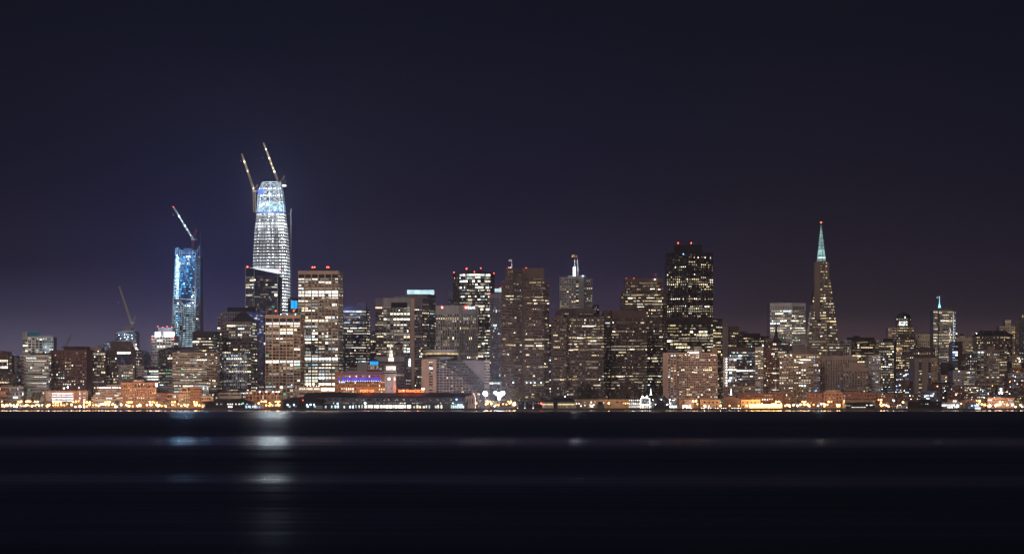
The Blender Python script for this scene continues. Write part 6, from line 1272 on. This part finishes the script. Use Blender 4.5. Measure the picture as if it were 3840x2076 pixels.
b = Bld('streak_pavilion', 'long low open pavilion added for an orange white light streak along the pier', 'pavilion', 2516, 2870)  # made-up pavilion standing in for a long streak of orange light
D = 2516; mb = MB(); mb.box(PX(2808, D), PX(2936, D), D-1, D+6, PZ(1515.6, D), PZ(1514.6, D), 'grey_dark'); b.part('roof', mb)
mb = MB(); mb.box(PX(2811, D), PX(2933, D), D+1, D+4, PZ(1525, D), PZ(1515.7, D), 'streak_glow'); b.part('lit_front', mb)
for px in (2820, 2845, 2872, 2899, 2925): plight(b.root, (PX(px, D), D-3, PZ(1516, D)), b.o, 26000, (1, .48, .16), 1.5); plight(b.root, (PX(px, D), D+22, PZ(1510, D)), b.o, 20000, (1, .48, .16), 1.5)  # added point lights for the halo and the orange wash on the brick rows
mb = MB(); 
for x in range(2811, 2935, 11): mb.bar((PX(x, D), D-.6, b.gz), (PX(x, D), D-.6, PZ(1515.6, D)), .25, 'steel_dark')
mb.box(PX(2808, D), PX(2936, D), D-1, D+6, b.gz-.2, PZ(1527, D), 'tan_stucco'); b.each('post', mb)
mb = MB()
for x in (2848, 2856, 2858, 2893, 2899, 2904, 2908, 2912, 2928): mb.ball((PX(x, D), D-.5, PZ(1512.5, D)), .6, 'lamp_sodium', 6, 4)
b.each('roof_lamp', mb); b.done()
b = shed('pier_restaurant', 'dark low pier restaurant with lit roof edge and yellow porthole lamps at its base', 3172, 3282, 1513, 1507, 'black_panel', D=2514, inset=14, over=4)
D = 2514; mb = MB(); mb.box(PX(3192, D), PX(3246, D), D-1, D-.4, PZ(1527, D), PZ(1525, D), 'lit_hot'); b.part('lit_canopy', mb)
mb = MB(); mb.box(PX(3168, 2545), PX(3278, 2545), 2545, 2560, GZ, PZ(1497, 2545), 'tan_stucco'); mb.box(PX(3166, 2545), PX(3280, 2545), 2544.5, 2560.5, PZ(1497, 2545), PZ(1495, 2545), 'brown_dark'); b.part('rear_hall', mb)
panes(b, 'lit_window', (3207, 3213), 5, 1506, 1510, 'lit_warm', d=30.8); panes(b, 'lit_window', (3248, 3262, 3266), 6, 1516, 1520, 'lit_hot'); panes(b, 'lit_window', (3171, 3178, 3184, 3190), 3, 1517, 1522, 'lit_warm')
wallamps(b, 'porthole_lamp', [(x, 1532) for x in (3163, 3172, 3196, 3205, 3213, 3222, 3230, 3240, 3246, 3268, 3286, 3289)], 'lit_hot', .62, -1.5); wallamps(b, 'pole_lamp', ((3165, 1483), (3166, 1491), (3165, 1502), (3277, 1505), (3277, 1516)), 'lit_hot', .4); b.done()
b = shed('pier_shed', 'large plain black pier shed on the right waterfront', 3404, 3532, 1504, None, 'black_panel', D=2512)
b.box(3448, 3490, 1497, 1504, 'black_panel', 2, 16); panes(b, 'lit_window', (3455, 3470, 3474, 3478, 3477, 3514), 2.6, 1512, 1515, ['lit_dimcool', 'lit_cool'], 1, 3); b.done()
boat('patrol_boat', 'small boat with pale teal wheelhouse at the left end of the large black pier shed', 2508, 3356, 3398, 1531, [(3364, 3390, 1531, 1522), (3366, 3378, 1522, 1515)], 'boat_dark', 'boat_white', ((3372, 1518, 'spot_white', .35), (3397, 1527, 'spot_white', .3)), (3371, 1515, 1497), cat='boat', win='lit_dimcool', seed=3)
b = shed('boat_terminal', 'bright white lit boat terminal at the right end of the large black pier shed', 3532, 3600, 1506, None, 'pale_concrete', D=2518, cat='building')
panes(b, 'lit_panel', [3532+5.5*i for i in range(12)], 4.6, 1515, 1522, ['lit_hotcool', 'lit_hot', 'shop_cool', 'lit_hotcool'], .9, 5); panes(b, 'lit_panel', [3552+5.5*i for i in range(7)], 4.6, 1523, 1530, ['lit_hotcool', 'lit_hot', 'shop_cool'], .85, 6); wallamps(b, 'flood_light', ((3592, 1523), (3604, 1512), (3576, 1503), (3583, 1503)), 'spot_white', .6); b.done()
boat('harbour_ferry', 'two deck blue grey ferry with glaring white stern windows at far right', 2506, 3612, 3680, 1533, [(3616, 3678, 1533, 1523), (3618, 3672, 1523, 1514), (3624, 3652, 1514, 1508)], 'boat_dark', 'blue_grey', ((3659, 1514, 'spot_cool', .4), (3641, 1521, 'spot_cool', .4)), None, win=('lit_dimcool', 'lit_cool', 'lit_blue'), seed=6)
mb = MB(); D = 2500
for x0, x1, y0, y1 in ((3656, 3672, 1517, 1522), (3656, 3678, 1526, 1533)): mb.box(PX(x0, D), PX(x1, D), D-.3, D+.3, PZ(y1, D), PZ(y0, D), 'lit_hotcool')
ferry = [o_ for o_ in bpy.data.objects if o_.get('label', '').startswith('two deck blue grey')][0]; mb.build('lit_stern', ferry, tuple(ferry.location))
mb = MB(); mb.hexa([(PX(x, 2503)+a, 2503+c, z) for z, e in ((.2, .7), (2.6, 1)) for x, a, c in ((3584, -2.6*e, -1.2*e), (3584, 2.6*e, -1.2*e), (3584, 2.6*e, 1.2*e), (3584, -2.6*e, 1.2*e))], 'orange_fibre'); mb.box(PX(3581, 2503), PX(3586, 2503), 2502.5, 2503.6, 2.6, 3.4, 'boat_white')
tag(mb.build('lifeboat', None, (PX(3584, 2503), 2503, 0)), 'small orange lifeboat afloat before the bright boat terminal', 'boat')
# ---- floodlight masts in the plaza
def flood(label, px, heads, D=2560):
    root = thing('floodlight_mast', label, 'floodlight', (PX(px, D), D, GZ), 'plaza floodlight masts'); o = tuple(root.location); top = min(h[1] for h in heads)
    mb = MB(); mb.bar((PX(px, D), D, GZ), (PX(px, D), D, PZ(top, D)), .5, 'steel_dark', .3); mb.build('pole', root, o)
    for x, y, q in heads: mb = MB(); mb.ball((PX(x, D), D-.6, PZ(y, D)), q*1.75, 'lamp_flood', 8, 6); mb.build('lamp_head', root, o)
    ld = bpy.data.lights.new('floodlight', 'POINT'); ld.energy = 90000; ld.color = (.8, .9, 1); ld.shadow_soft_size = 1.5
    lo = bpy.data.objects.new('floodlight', ld); COL.objects.link(lo); lo.parent = root; lo.location = (0, -8, PZ(top, D)-GZ)
flood('blinding white floodlight mast left in the plaza beside the terraced hotel', 1820, ((1819, 1474, 1.5), (1822, 1478, 1.2)))
flood('blinding white floodlight mast with a fan of lamps, right in the plaza', 1873, ((1857, 1471, 1.0), (1863, 1475, 1.2), (1870, 1479, 1.3), (1878, 1477, 1.4), (1885, 1473, 1.5), (1873, 1486, 1.2), (1872, 1493, 1.0)))
# ---- street lamps: one of each kind, then copies
LD = {}
def lightdata(kind):
    if kind not in LD:
        ld = bpy.data.lights.new('lamp_glow', 'POINT'); ld.energy = {'s': 6000, 't': 9500, 'w': 3200}[kind]
        ld.color = (1, .60, .32) if kind != 'w' else (.78, .9, 1); ld.shadow_soft_size = .8; LD[kind] = ld
    return LD[kind]
PROTO = {}
LAB = {'s': ('low amber globe street lamp on the quayside promenade', 'low amber globe lamps on the promenade'),
       't': ('tall twin armed amber street lamp rising above the promenade globes', 'tall twin amber lamps'),
       'w': ('low white globe lamp among the amber promenade lamps', 'white globe lamps on the promenade')}
def lamp(px, y, kind, D=2548, q=1.):
    if 2600 < px < 2810: D = 2511
    elif 2270 < px < 2300: D = 2526
    gz = GZ; h = PZ(y, D)-gz; loc = (PX(px, D), D, gz)
    key = (kind, round(h, 0))
    if key in PROTO:
        root0, kids = PROTO[key]; root = root0.copy(); COL.objects.link(root); root.location = loc
        for k_ in kids: c_ = k_.copy(); COL.objects.link(c_); c_.parent = root
        root.scale = (1, 1, max(.6, h/key[1])) if key[1] else (1, 1, 1)
        return root
    hh = max(1.5, key[1]); root = thing('street_lamp', LAB[kind][0], 'street lamp', loc, LAB[kind][1]); kids = []
    mb = MB(); mb.cone((0, 0), .16, .09, 0, hh, 'steel_dark', 6)
    if kind == 't': mb.bar((-1.6, 0, hh-.4), (1.6, 0, hh-.4), .16, 'steel_dark')
    kids.append(mb.build('pole', root))
    for dx in ((-1.6, 1.6) if kind == 't' else (0,)):
        mb = MB(); mb.ball((dx, 0, hh), .95 if kind == 't' else 1.0, 'lamp_mercury' if kind == 'w' else 'lamp_sodium', 8, 6); kids.append(mb.build('lamp_head', root))
    lo = bpy.data.objects.new('lamp_glow', lightdata(kind)); COL.objects.link(lo); lo.parent = root; lo.location = (0, -1.6, hh+.3); kids.append(lo)
    PROTO[key] = (root, kids); return root
for px, y in ((74, 1505), (103, 1504), (109, 1504), (136, 1505), (205, 1507), (223, 1507), (279, 1506), (290, 1503), (320, 1507), (331, 1507), (399, 1507), (406, 1506), (482, 1507), (488, 1507), (567, 1506), (584, 1508), (650, 1506), (733, 1506), (986, 1504), (1038, 1505), (1043, 1504), (1829, 1504), (1833, 1504), (1911, 1504), (2605, 1503), (2915, 1505), (3015, 1505), (3113, 1505), (3300, 1498), (3391, 1507), (3668, 1502), (3755, 1506)): lamp(px, y, 't')
for px, y in ((9, 1517), (24, 1517), (51, 1518), (65, 1516), (98, 1517), (102, 1517), (144, 1517), (158, 1518), (185, 1517), (208, 1517), (230, 1517), (241, 1518), (268, 1516), (314, 1517), (360, 1517), (370, 1519), (395, 1516), (408, 1517), (432, 1517), (436, 1522), (455, 1517), (480, 1520), (485, 1521), (519, 1520), (551, 1517), (569, 1516), (597, 1517), (645, 1517), (692, 1517), (731, 1517), (736, 1517), (760, 1523), (970, 1511), (997, 1505), (1011, 1510), (1041, 1517), (1048, 1517), (1779, 1511), (1787, 1511), (1828, 1511), (1842, 1511), (1911, 1511), (1930, 1510), (2283, 1511), (2615, 1515), (2642, 1520), (2702, 1520), (2736, 1520), (2770, 1520), (2800, 1520), (2951, 1516), (2957, 1519), (3001, 1516), (3022, 1516), (3030, 1516), (3051, 1516), (3094, 1516), (3103, 1516), (3147, 1517), (3304, 1508), (3311, 1517), (3397, 1516), (3675, 1505), (3689, 1517), (3694, 1517), (3742, 1516), (3749, 1517), (3752, 1514), (3795, 1517)): lamp(px, y, 's')
for px, y in ((41, 1520), (95, 1521), (61, 1522), (147, 1520), (283, 1524), (301, 1523), (316, 1526), (432, 1524), (438, 1524), (2991, 1520), (3033, 1519), (3068, 1520), (3733, 1520), (3808, 1524), (3834, 1524), (1855, 1521), (3352, 1501)): lamp(px, y, 'w')
rl = random.Random(77)
for a, c, n in ((4, 170, 10), (175, 340, 12), (345, 600, 20), (600, 762, 11), (985, 1050, 6), (1780, 1932, 9), (2938, 3160, 16), (3296, 3350, 6), (3665, 3836, 12)):
    for i in range(n): lamp(rl.uniform(a, c), rl.uniform(1513, 1523), 's' if rl.random() < .85 else 'w', D=rl.choice((2552, 2557, 2562)))
D = 2503
for px in (2561, 2576, 2583, 2592, 2632, 2640, 2657, 2666, 2683, 2691, 2706, 2714, 2722, 2745, 2753, 2760, 2768, 2776):
    mb = MB()
    if px == 2561:
        mb.ball((0, 0, .9), .5, 'lamp_mercury', 8, 5); mb.bar((0, 0, 0), (0, 0, .6), .2, 'steel_dark'); q0 = mb.build('dock_lamp', None, (0, 0, 0)); q0.location = (PX(px, D), D, GZ-.9)
        tag(q0, 'bluish white dock edge lamp below the amber pier fronts', 'lamp', 'white lamps along the dock edge')
    else: q1 = q0.copy(); COL.objects.link(q1); q1.location = (PX(px, D), D, GZ-.9)
# ---- trees
def tree(name, label, px, D, top, h, w, leaf, n=420, seed=1, kind='round', group='waterfront trees', cat='tree'):
    r = random.Random(seed); x, z1 = PX(px, D), PZ(top, D); gz = ground_z(x, D); hh = z1-gz; root = thing(name, label, cat, (x, D, gz), group)
    mb = MB(); mb.cone((0, 0), .045*hh*.6+.08, .03, 0, hh*.8, 'bark', 6)
    for i in range(7): a = r.uniform(0, 6.28); z = hh*r.uniform(.25, .6); mb.bar((0, 0, z), (w*.4*math.cos(a), w*.4*math.sin(a), z+hh*r.uniform(.15, .3)), .18, 'bark', .05)
    mb.build('trunk', root)
    mb = MB(); cl = []
    for i in range(16 if kind != 'poplar' else 14):
        if kind == 'poplar': t = r.uniform(.1, .95); a = r.uniform(0, 6.28); q = w*.28*(1-abs(t-.4)*.9); cl.append((q*math.cos(a), q*math.sin(a), hh*t, w*.26*(1.15-t*.7), hh*.12))
        elif kind == 'palm': a = i*.785; cl.append((0, 0, hh*.92, 0, 0))
        else: a = r.uniform(0, 6.28); q = w*.36*math.sqrt(r.random()); t = r.uniform(.38, .88); cl.append((q*math.cos(a)*(1.25-t*.6), q*math.sin(a)*(1.25-t*.6), hh*t, w*r.uniform(.13, .24), w*r.uniform(.1, .2)))
    if kind == 'palm':
        for i in range(16):
            a = i*.39+r.uniform(-.1, .1); L_ = w*.55; up = r.uniform(-.1, .5); pts = [(L_*t*math.cos(a), L_*t*math.sin(a), hh*.93+L_*(up*t-.75*t*t)) for t in (0, .35, .7, 1)]
            for p_, q_ in zip(pts, pts[1:]): s_ = .32; mb.face([(p_[0]-s_*math.sin(a), p_[1]+s_*math.cos(a), p_[2]), (p_[0]+s_*math.sin(a), p_[1]-s_*math.cos(a), p_[2]), (q_[0]+s_*.5*math.sin(a), q_[1]-s_*.5*math.cos(a), q_[2]), (q_[0]-s_*.5*math.sin(a), q_[1]+s_*.5*math.cos(a), q_[2])], leaf)
    else:
        for i in range(n):
            c = r.choice(cl); v = Vector((r.gauss(0, 1), r.gauss(0, 1), r.gauss(0, 1))).normalized()*(r.random()**.4)
            p = Vector((c[0]+v.x*c[3], c[1]+v.y*c[3], min(hh, c[2]+v.z*max(c[4], .6)))); s_ = r.uniform(.25, .6)*(w/9 if w > 9 else 1)
            a = Vector((r.gauss(0, 1), r.gauss(0, 1), r.gauss(0, 1))).normalized(); e = a.orthogonal().normalized(); g = a.cross(e)
            mb.face([tuple(p-e*s_-g*s_*.6), tuple(p+e*s_-g*s_*.6), tuple(p+e*s_*.7+g*s_*.7), tuple(p-e*s_*.7+g*s_*.7)], leaf)
    mb.build('crown', root); return root
tree('round_tree', 'big round dark tree left of the parking garage', 139, 2575, 1462, 0, 15, 'leaf_dark', 1500, 1)
i = 0
for px, top, w, leaf, D in ((47, 1500, 8, 'leaf_dark', 2562), (62, 1499, 6, 'leaf_olive', 2566), (84, 1502, 6, 'leaf_olive', 2560), (104, 1496, 9, 'leaf_dark', 2566), (116, 1500, 8, 'leaf_olive', 2560), (178, 1504, 8, 'leaf_dark', 2562), (196, 1503, 10, 'leaf_dark', 2566), (216, 1504, 8, 'leaf_dark', 2560), (246, 1503, 9, 'leaf_dark', 2564), (262, 1504, 7, 'leaf_dark', 2560), (334, 1500, 6, 'leaf_olive', 2560), (354, 1499, 8, 'leaf_olive', 2566), (440, 1500, 6, 'leaf_dark', 2564), (905, 1490, 8, 'leaf_olive', 2572), (1870, 1499, 8, 'leaf_olive', 2572), (1855, 1502, 7, 'leaf_olive', 2568), (3040, 1504, 8, 'leaf_olive', 2562), (3072, 1504, 7, 'leaf_olive', 2560), (3090, 1504, 8, 'leaf_olive', 2564), (3330, 1508, 8, 'leaf_olive', 2556), (3348, 1510, 7, 'leaf_olive', 2556), (3600, 1492, 8, 'leaf_dark', 2570), (3690, 1503, 6, 'leaf_olive', 2562), (3815, 1499, 9, 'leaf_dark', 2555), (3834, 1501, 9, 'leaf_dark', 2555)):
    i += 1; tree('street_tree', 'small leafy street tree among the promenade lamps' if leaf == 'leaf_olive' else 'small dark bushy tree behind the promenade lamps', px, D, top, 0, w, leaf, 230, 40+i, group='olive street trees' if leaf == 'leaf_olive' else 'dark bushy street trees')
for j, (px, top, w) in enumerate(((1935, 1447, 15), (1955, 1458, 14), (2012, 1447, 15), (2035, 1466, 12), (1985, 1480, 11), (2055, 1486, 9))):
    tree('plaza_tree', 'tall amber lit loose crowned tree in front of the tallest brown slab tower', px, 2600, top, 0, w, 'leaf_olive', 700, 80+j, group='amber lit plaza trees')
for j, (px, top) in enumerate(((2170, 1432), (2178, 1428), (2187, 1434), (2197, 1438), (2206, 1430), (2216, 1436), (2226, 1440), (2238, 1446), (2268, 1440), (2290, 1446), (2310, 1440), (2328, 1434), (2345, 1437), (2362, 1431), (2380, 1433), (2398, 1436), (2416, 1431), (2434, 1438), (2452, 1444), (2466, 1450))):
    tree('poplar_tree', 'slim upright poplar in the row before the lower brown slabs', px, 2590+(j % 3)*5, top, 0, 6.2 if j < 8 else 8.5, 'leaf_dark' if j < 8 else 'leaf_olive', 420, 120+j, 'poplar', 'row of upright poplars')
for j, (px, top, w) in enumerate(((2968, 1456, 9), (2980, 1449, 10), (2992, 1451, 10), (3003, 1460, 8))): tree('poplar_tree', 'tall poplar of the clump rising from the red brick rows', px, 2585+j*3, top, 0, w, 'leaf_olive', 650, 160+j, 'poplar', 'poplar clump by the brick rows')
for j, (px, top) in enumerate(((528, 1495), (440, 1497), (610, 1500), (618, 1502), (687, 1499), (700, 1502), (576, 1503), (1800, 1497), (1846, 1498), (3610, 1493), (2210, 1500))): tree('palm_tree', 'palm with drooping fronds along the amber lit waterfront street', px, 2560, top, 0, 7, 'leaf_dark', 0, 190+j, 'palm', 'waterfront palms', 'palm')
# ---- quay, ground, water
def grid(name, xs, ys_, zf, mat):
    me = bpy.data.meshes.new(name); nx = len(xs); v = [(x, y, zf(x, y)) for y in ys_ for x in xs]
    fcs = [(j*nx+i, j*nx+i+1, (j+1)*nx+i+1, (j+1)*nx+i) for j in range(len(ys_)-1) for i in range(nx-1)]
    me.from_pydata(v, [], fcs); me.materials.append(MATS[mat]); me.update(); ob = bpy.data.objects.new(name, me); COL.objects.link(ob); ob['kind'] = 'structure'; return ob
grid('city_ground', [-3000+120*i for i in range(51)], [2504, 2570, 2650, 2750, 2800, 2850]+[2900+75*i for i in range(24)]+[5000], lambda x, y: ground_z(x, y)-.02, 'earth')
mb = MB(); mb.box(-3000, 3000, 2500, 2504, -3, GZ, 'quay_concrete'); q_ = mb.build('quay_wall', None, (0, 0, 0)); q_['kind'] = 'structure'
mb = MB(); mb.box(-3000, 3000, 2504, 2553, GZ-.2, GZ+.12, 'quay_concrete'); q_ = mb.build('promenade', None, (0, 0, 0)); q_['kind'] = 'structure'
mb = MB(); mb.box(-3000, 3000, 2553, 2562, GZ+.0, GZ+.02, 'asphalt'); q_ = mb.build('waterfront_road', None, (0, 0, 0)); q_['kind'] = 'structure'
m, nt, out = newmat('haze_air'); pv = nt.nodes.new('ShaderNodeVolumePrincipled'); pv.inputs['Color'].default_value = (.60, .60, .90, 1); pv.inputs['Density'].default_value = HAZE; pv.inputs['Anisotropy'].default_value = .75; nt.links.new(pv.outputs[0], out.inputs['Volume'])
m, nt, out = newmat('bay_water'); L = nt.links.new; N = nt.nodes.new
geo = N('ShaderNodeNewGeometry'); sep = N('ShaderNodeSeparateXYZ'); L(geo.outputs['Position'], sep.inputs[0])
def math_(op, a, b_=None, c_=None):
    n_ = N('ShaderNodeMath'); n_.operation = op
    for i_, v in enumerate((a, b_, c_)):
        if v is None: continue
        if isinstance(v, (int, float)): n_.inputs[i_].default_value = v
        else: L(v, n_.inputs[i_])
    return n_.outputs[0]
ly = math_('LOGARITHM', sep.outputs['Y'], math.e)
wb = N('ShaderNodeTexNoise'); wb.noise_dimensions = '1D'; wb.inputs['Scale'].default_value = .012; wb.inputs['Detail'].default_value = 3; L(sep.outputs['X'], wb.inputs['W'])
ly = math_('ADD', ly, math_('MULTIPLY_ADD', wb.outputs[0], .10, -.05))   # the lanes wander a little
def slick(y0, w): # a calmer lane of water lying across the bay
    d = math_('DIVIDE', math_('SUBTRACT', ly, math.log(y0)), w); return math_('POWER', math.e, math_('MULTIPLY', math_('MULTIPLY', d, d), -1.0))
def wavenoise(sx, sy, det, seed):
    cb = N('ShaderNodeCombineXYZ'); L(math_('MULTIPLY', sep.outputs['X'], sx), cb.inputs[0]); L(math_('MULTIPLY', ly, sy), cb.inputs[1]); cb.inputs[2].default_value = seed
    n_ = N('ShaderNodeTexNoise'); n_.inputs['Scale'].default_value = 1; n_.inputs['Detail'].default_value = det; L(cb.outputs[0], n_.inputs['Vector']); return n_.outputs[0]
n1 = wavenoise(.0035, 7, 4, 1.); n2 = wavenoise(.02, 34, 4, 5.); n3 = wavenoise(.05, 90, 3, 9.)
calm = math_('ADD', math_('MULTIPLY', slick(249, .16), .90), math_('MULTIPLY', slick(119, .10), .52))
calm = math_('ADD', calm, math_('ADD', math_('MULTIPLY', slick(860, .25), .34), math_('MULTIPLY', slick(68, .3), .20))); calm = math_('ADD', calm, math_('MULTIPLY', slick(1500, .3), .22))
ns = math_('ADD', math_('MULTIPLY_ADD', n1, 1.1, -.55), math_('ADD', math_('MULTIPLY_ADD', n2, 1.0, -.5), math_('MULTIPLY_ADD', n3, .9, -.45)))
tilt = math_('SUBTRACT', .098, math_('MULTIPLY', calm, .072))
tilt = math_('ADD', tilt, math_('MULTIPLY', ns, .045))
shore = N('ShaderNodeMapRange'); shore.inputs['From Min'].default_value = 1900; shore.inputs['From Max'].default_value = 2150; L(sep.outputs['Y'], shore.inputs['Value'])
tilt = math_('MULTIPLY', tilt, math_('SUBTRACT', 1.0, math_('MULTIPLY', shore.outputs[0], .86))); tilt = math_('MAXIMUM', tilt, .0)
cb = N('ShaderNodeCombineXYZ'); L(math_('MULTIPLY', tilt, -1.0), cb.inputs[1]); cb.inputs[2].default_value = 1
nv = N('ShaderNodeVectorMath'); nv.operation = 'NORMALIZE'; L(cb.outputs[0], nv.inputs[0])
bs = N('ShaderNodeBsdfPrincipled'); bs.inputs['Base Color'].default_value = (.0030, .0032, .0065, 1); bs.inputs['IOR'].default_value = 1.33
rg = math_('SUBTRACT', .14, math_('MULTIPLY', shore.outputs[0], .04)); L(rg, bs.inputs['Roughness']); L(nv.outputs[0], bs.inputs['Normal']); L(bs.outputs[0], out.inputs[0])
grid('bay_water', [-3000, -1500, 0, 1500, 3000], [-60, 100, 300, 800, 1600, 2501], lambda x, y: 0., 'bay_water')
# ---- the night air over the bay
mb = MB(); mb.box(-3100, 3100, -150, 5100, -5, 420, 'haze_air'); hz = mb.build('haze', None, (0, 0, 0)); hz['kind'] = 'stuff'
# ---- night sky
w = bpy.data.worlds.new('World'); SC.world = w; w.use_nodes = True; nt = w.node_tree; nt.nodes.clear(); L = nt.links.new; N = nt.nodes.new
out = N('ShaderNodeOutputWorld'); bg = N('ShaderNodeBackground'); tc = N('ShaderNodeTexCoord'); sep = N('ShaderNodeSeparateXYZ'); L(tc.outputs['Generated'], sep.inputs[0])
def srgb(*c): return tuple(((v/255+.055)/1.055)**2.4 if v > 10 else v/255/12.92 for v in c)+(1,)
def ramp(stops):
    r_ = N('ShaderNodeValToRGB'); el = r_.color_ramp.elements
    while len(el) < len(stops): el.new(.5)
    for e_, (p, c) in zip(el, stops): e_.position = p; e_.color = srgb(*c)
    L(math_('MULTIPLY', sep.outputs['Z'], 4.0), r_.inputs[0]); return r_.outputs[0]
left = ramp([(0, (112, 104, 124)), (.114, (92, 88, 110)), (.17, (62, 59, 82)), (.21, (44, 42, 68)), (.26, (23, 23, 47)), (.36, (14, 17, 39)), (.5, (11, 14, 32)), (.7, (10, 15, 28)), (1, (7, 12, 23))])
mid = ramp([(0, (104, 94, 116)), (.13, (80, 74, 100)), (.17, (60, 57, 90)), (.21, (43, 42, 77)), (.26, (22, 25, 64)), (.36, (10, 14, 51)), (.5, (12, 16, 40)), (.7, (10, 15, 29)), (1, (7, 12, 23))])
centre = ramp([(0, (100, 84, 98)), (.13, (80, 68, 86)), (.17, (66, 56, 75)), (.21, (55, 48, 69)), (.26, (36, 34, 55)), (.36, (20, 20, 40)), (.5, (14, 17, 36)), (.7, (10, 15, 29)), (1, (7, 12, 22))])
right = ramp([(0, (92, 74, 78)), (.13, (74, 60, 66)), (.17, (48, 41, 49)), (.21, (39, 34, 45)), (.31, (25, 24, 37)), (.456, (17, 19, 34)), (.7, (11, 15, 28)), (1, (8, 12, 21))])
az = math_('DIVIDE', sep.outputs['X'], math_('MAXIMUM', sep.outputs['Y'], .05))
def blend(a, c, lo, hi):
    mr = N('ShaderNodeMapRange'); mr.interpolation_type = 'SMOOTHSTEP'; mr.inputs['From Min'].default_value = lo; mr.inputs['From Max'].default_value = hi; L(az, mr.inputs['Value'])
    mx = N('ShaderNodeMix'); mx.data_type = 'RGBA'; L(mr.outputs[0], mx.inputs[0]); L(a, mx.inputs[6]); L(c, mx.inputs[7]); return mx.outputs[2]
L(blend(blend(blend(left, mid, -.235, -.14), centre, -.13, -.06), right, .03, .13), bg.inputs[0])
bg.inputs[1].default_value = 1.0; L(bg.outputs[0], out.inputs[0])
# ---- moon and city shine: one weak warm sun from behind the camera
sd = bpy.data.lights.new('moon', 'SUN'); sd.energy = .95; sd.angle = math.radians(20); sd.color = (1., .86, .80)
so = bpy.data.objects.new('moon', sd); COL.objects.link(so); so.rotation_euler = (math.radians(62), 0, math.radians(-22)); so.location = (0, -50, 200)
# ---- camera
cd = bpy.data.cameras.new('camera'); cam = bpy.data.objects.new('camera', cd); COL.objects.link(cam)
cd.sensor_width = 36; cd.lens = 36*FO/3840; cd.shift_y = (HY-1038)/3840; cd.clip_start = 1; cd.clip_end = 40000
cam.location = (0, 0, CZ); cam.rotation_euler = (math.radians(90), 0, 0); SC.camera = cam
vs = SC.view_settings; vs.view_transform = 'Standard'; vs.look = 'None'; vs.exposure = 0; vs.gamma = 1
SC.render.engine = 'CYCLES'; cy = SC.cycles; cy.use_denoising = True; cy.max_bounces = 4; cy.diffuse_bounces = 1; cy.glossy_bounces = 2; cy.sample_clamp_direct = 12; cy.sample_clamp_indirect = 2.0; cy.denoising_prefilter = 'ACCURATE'; MATS['haze_air'].cycles.volume_sampling = 'EQUIANGULAR'; cy.volume_bounces = 0; cy.use_light_tree = True
cy.filter_width = 1.45
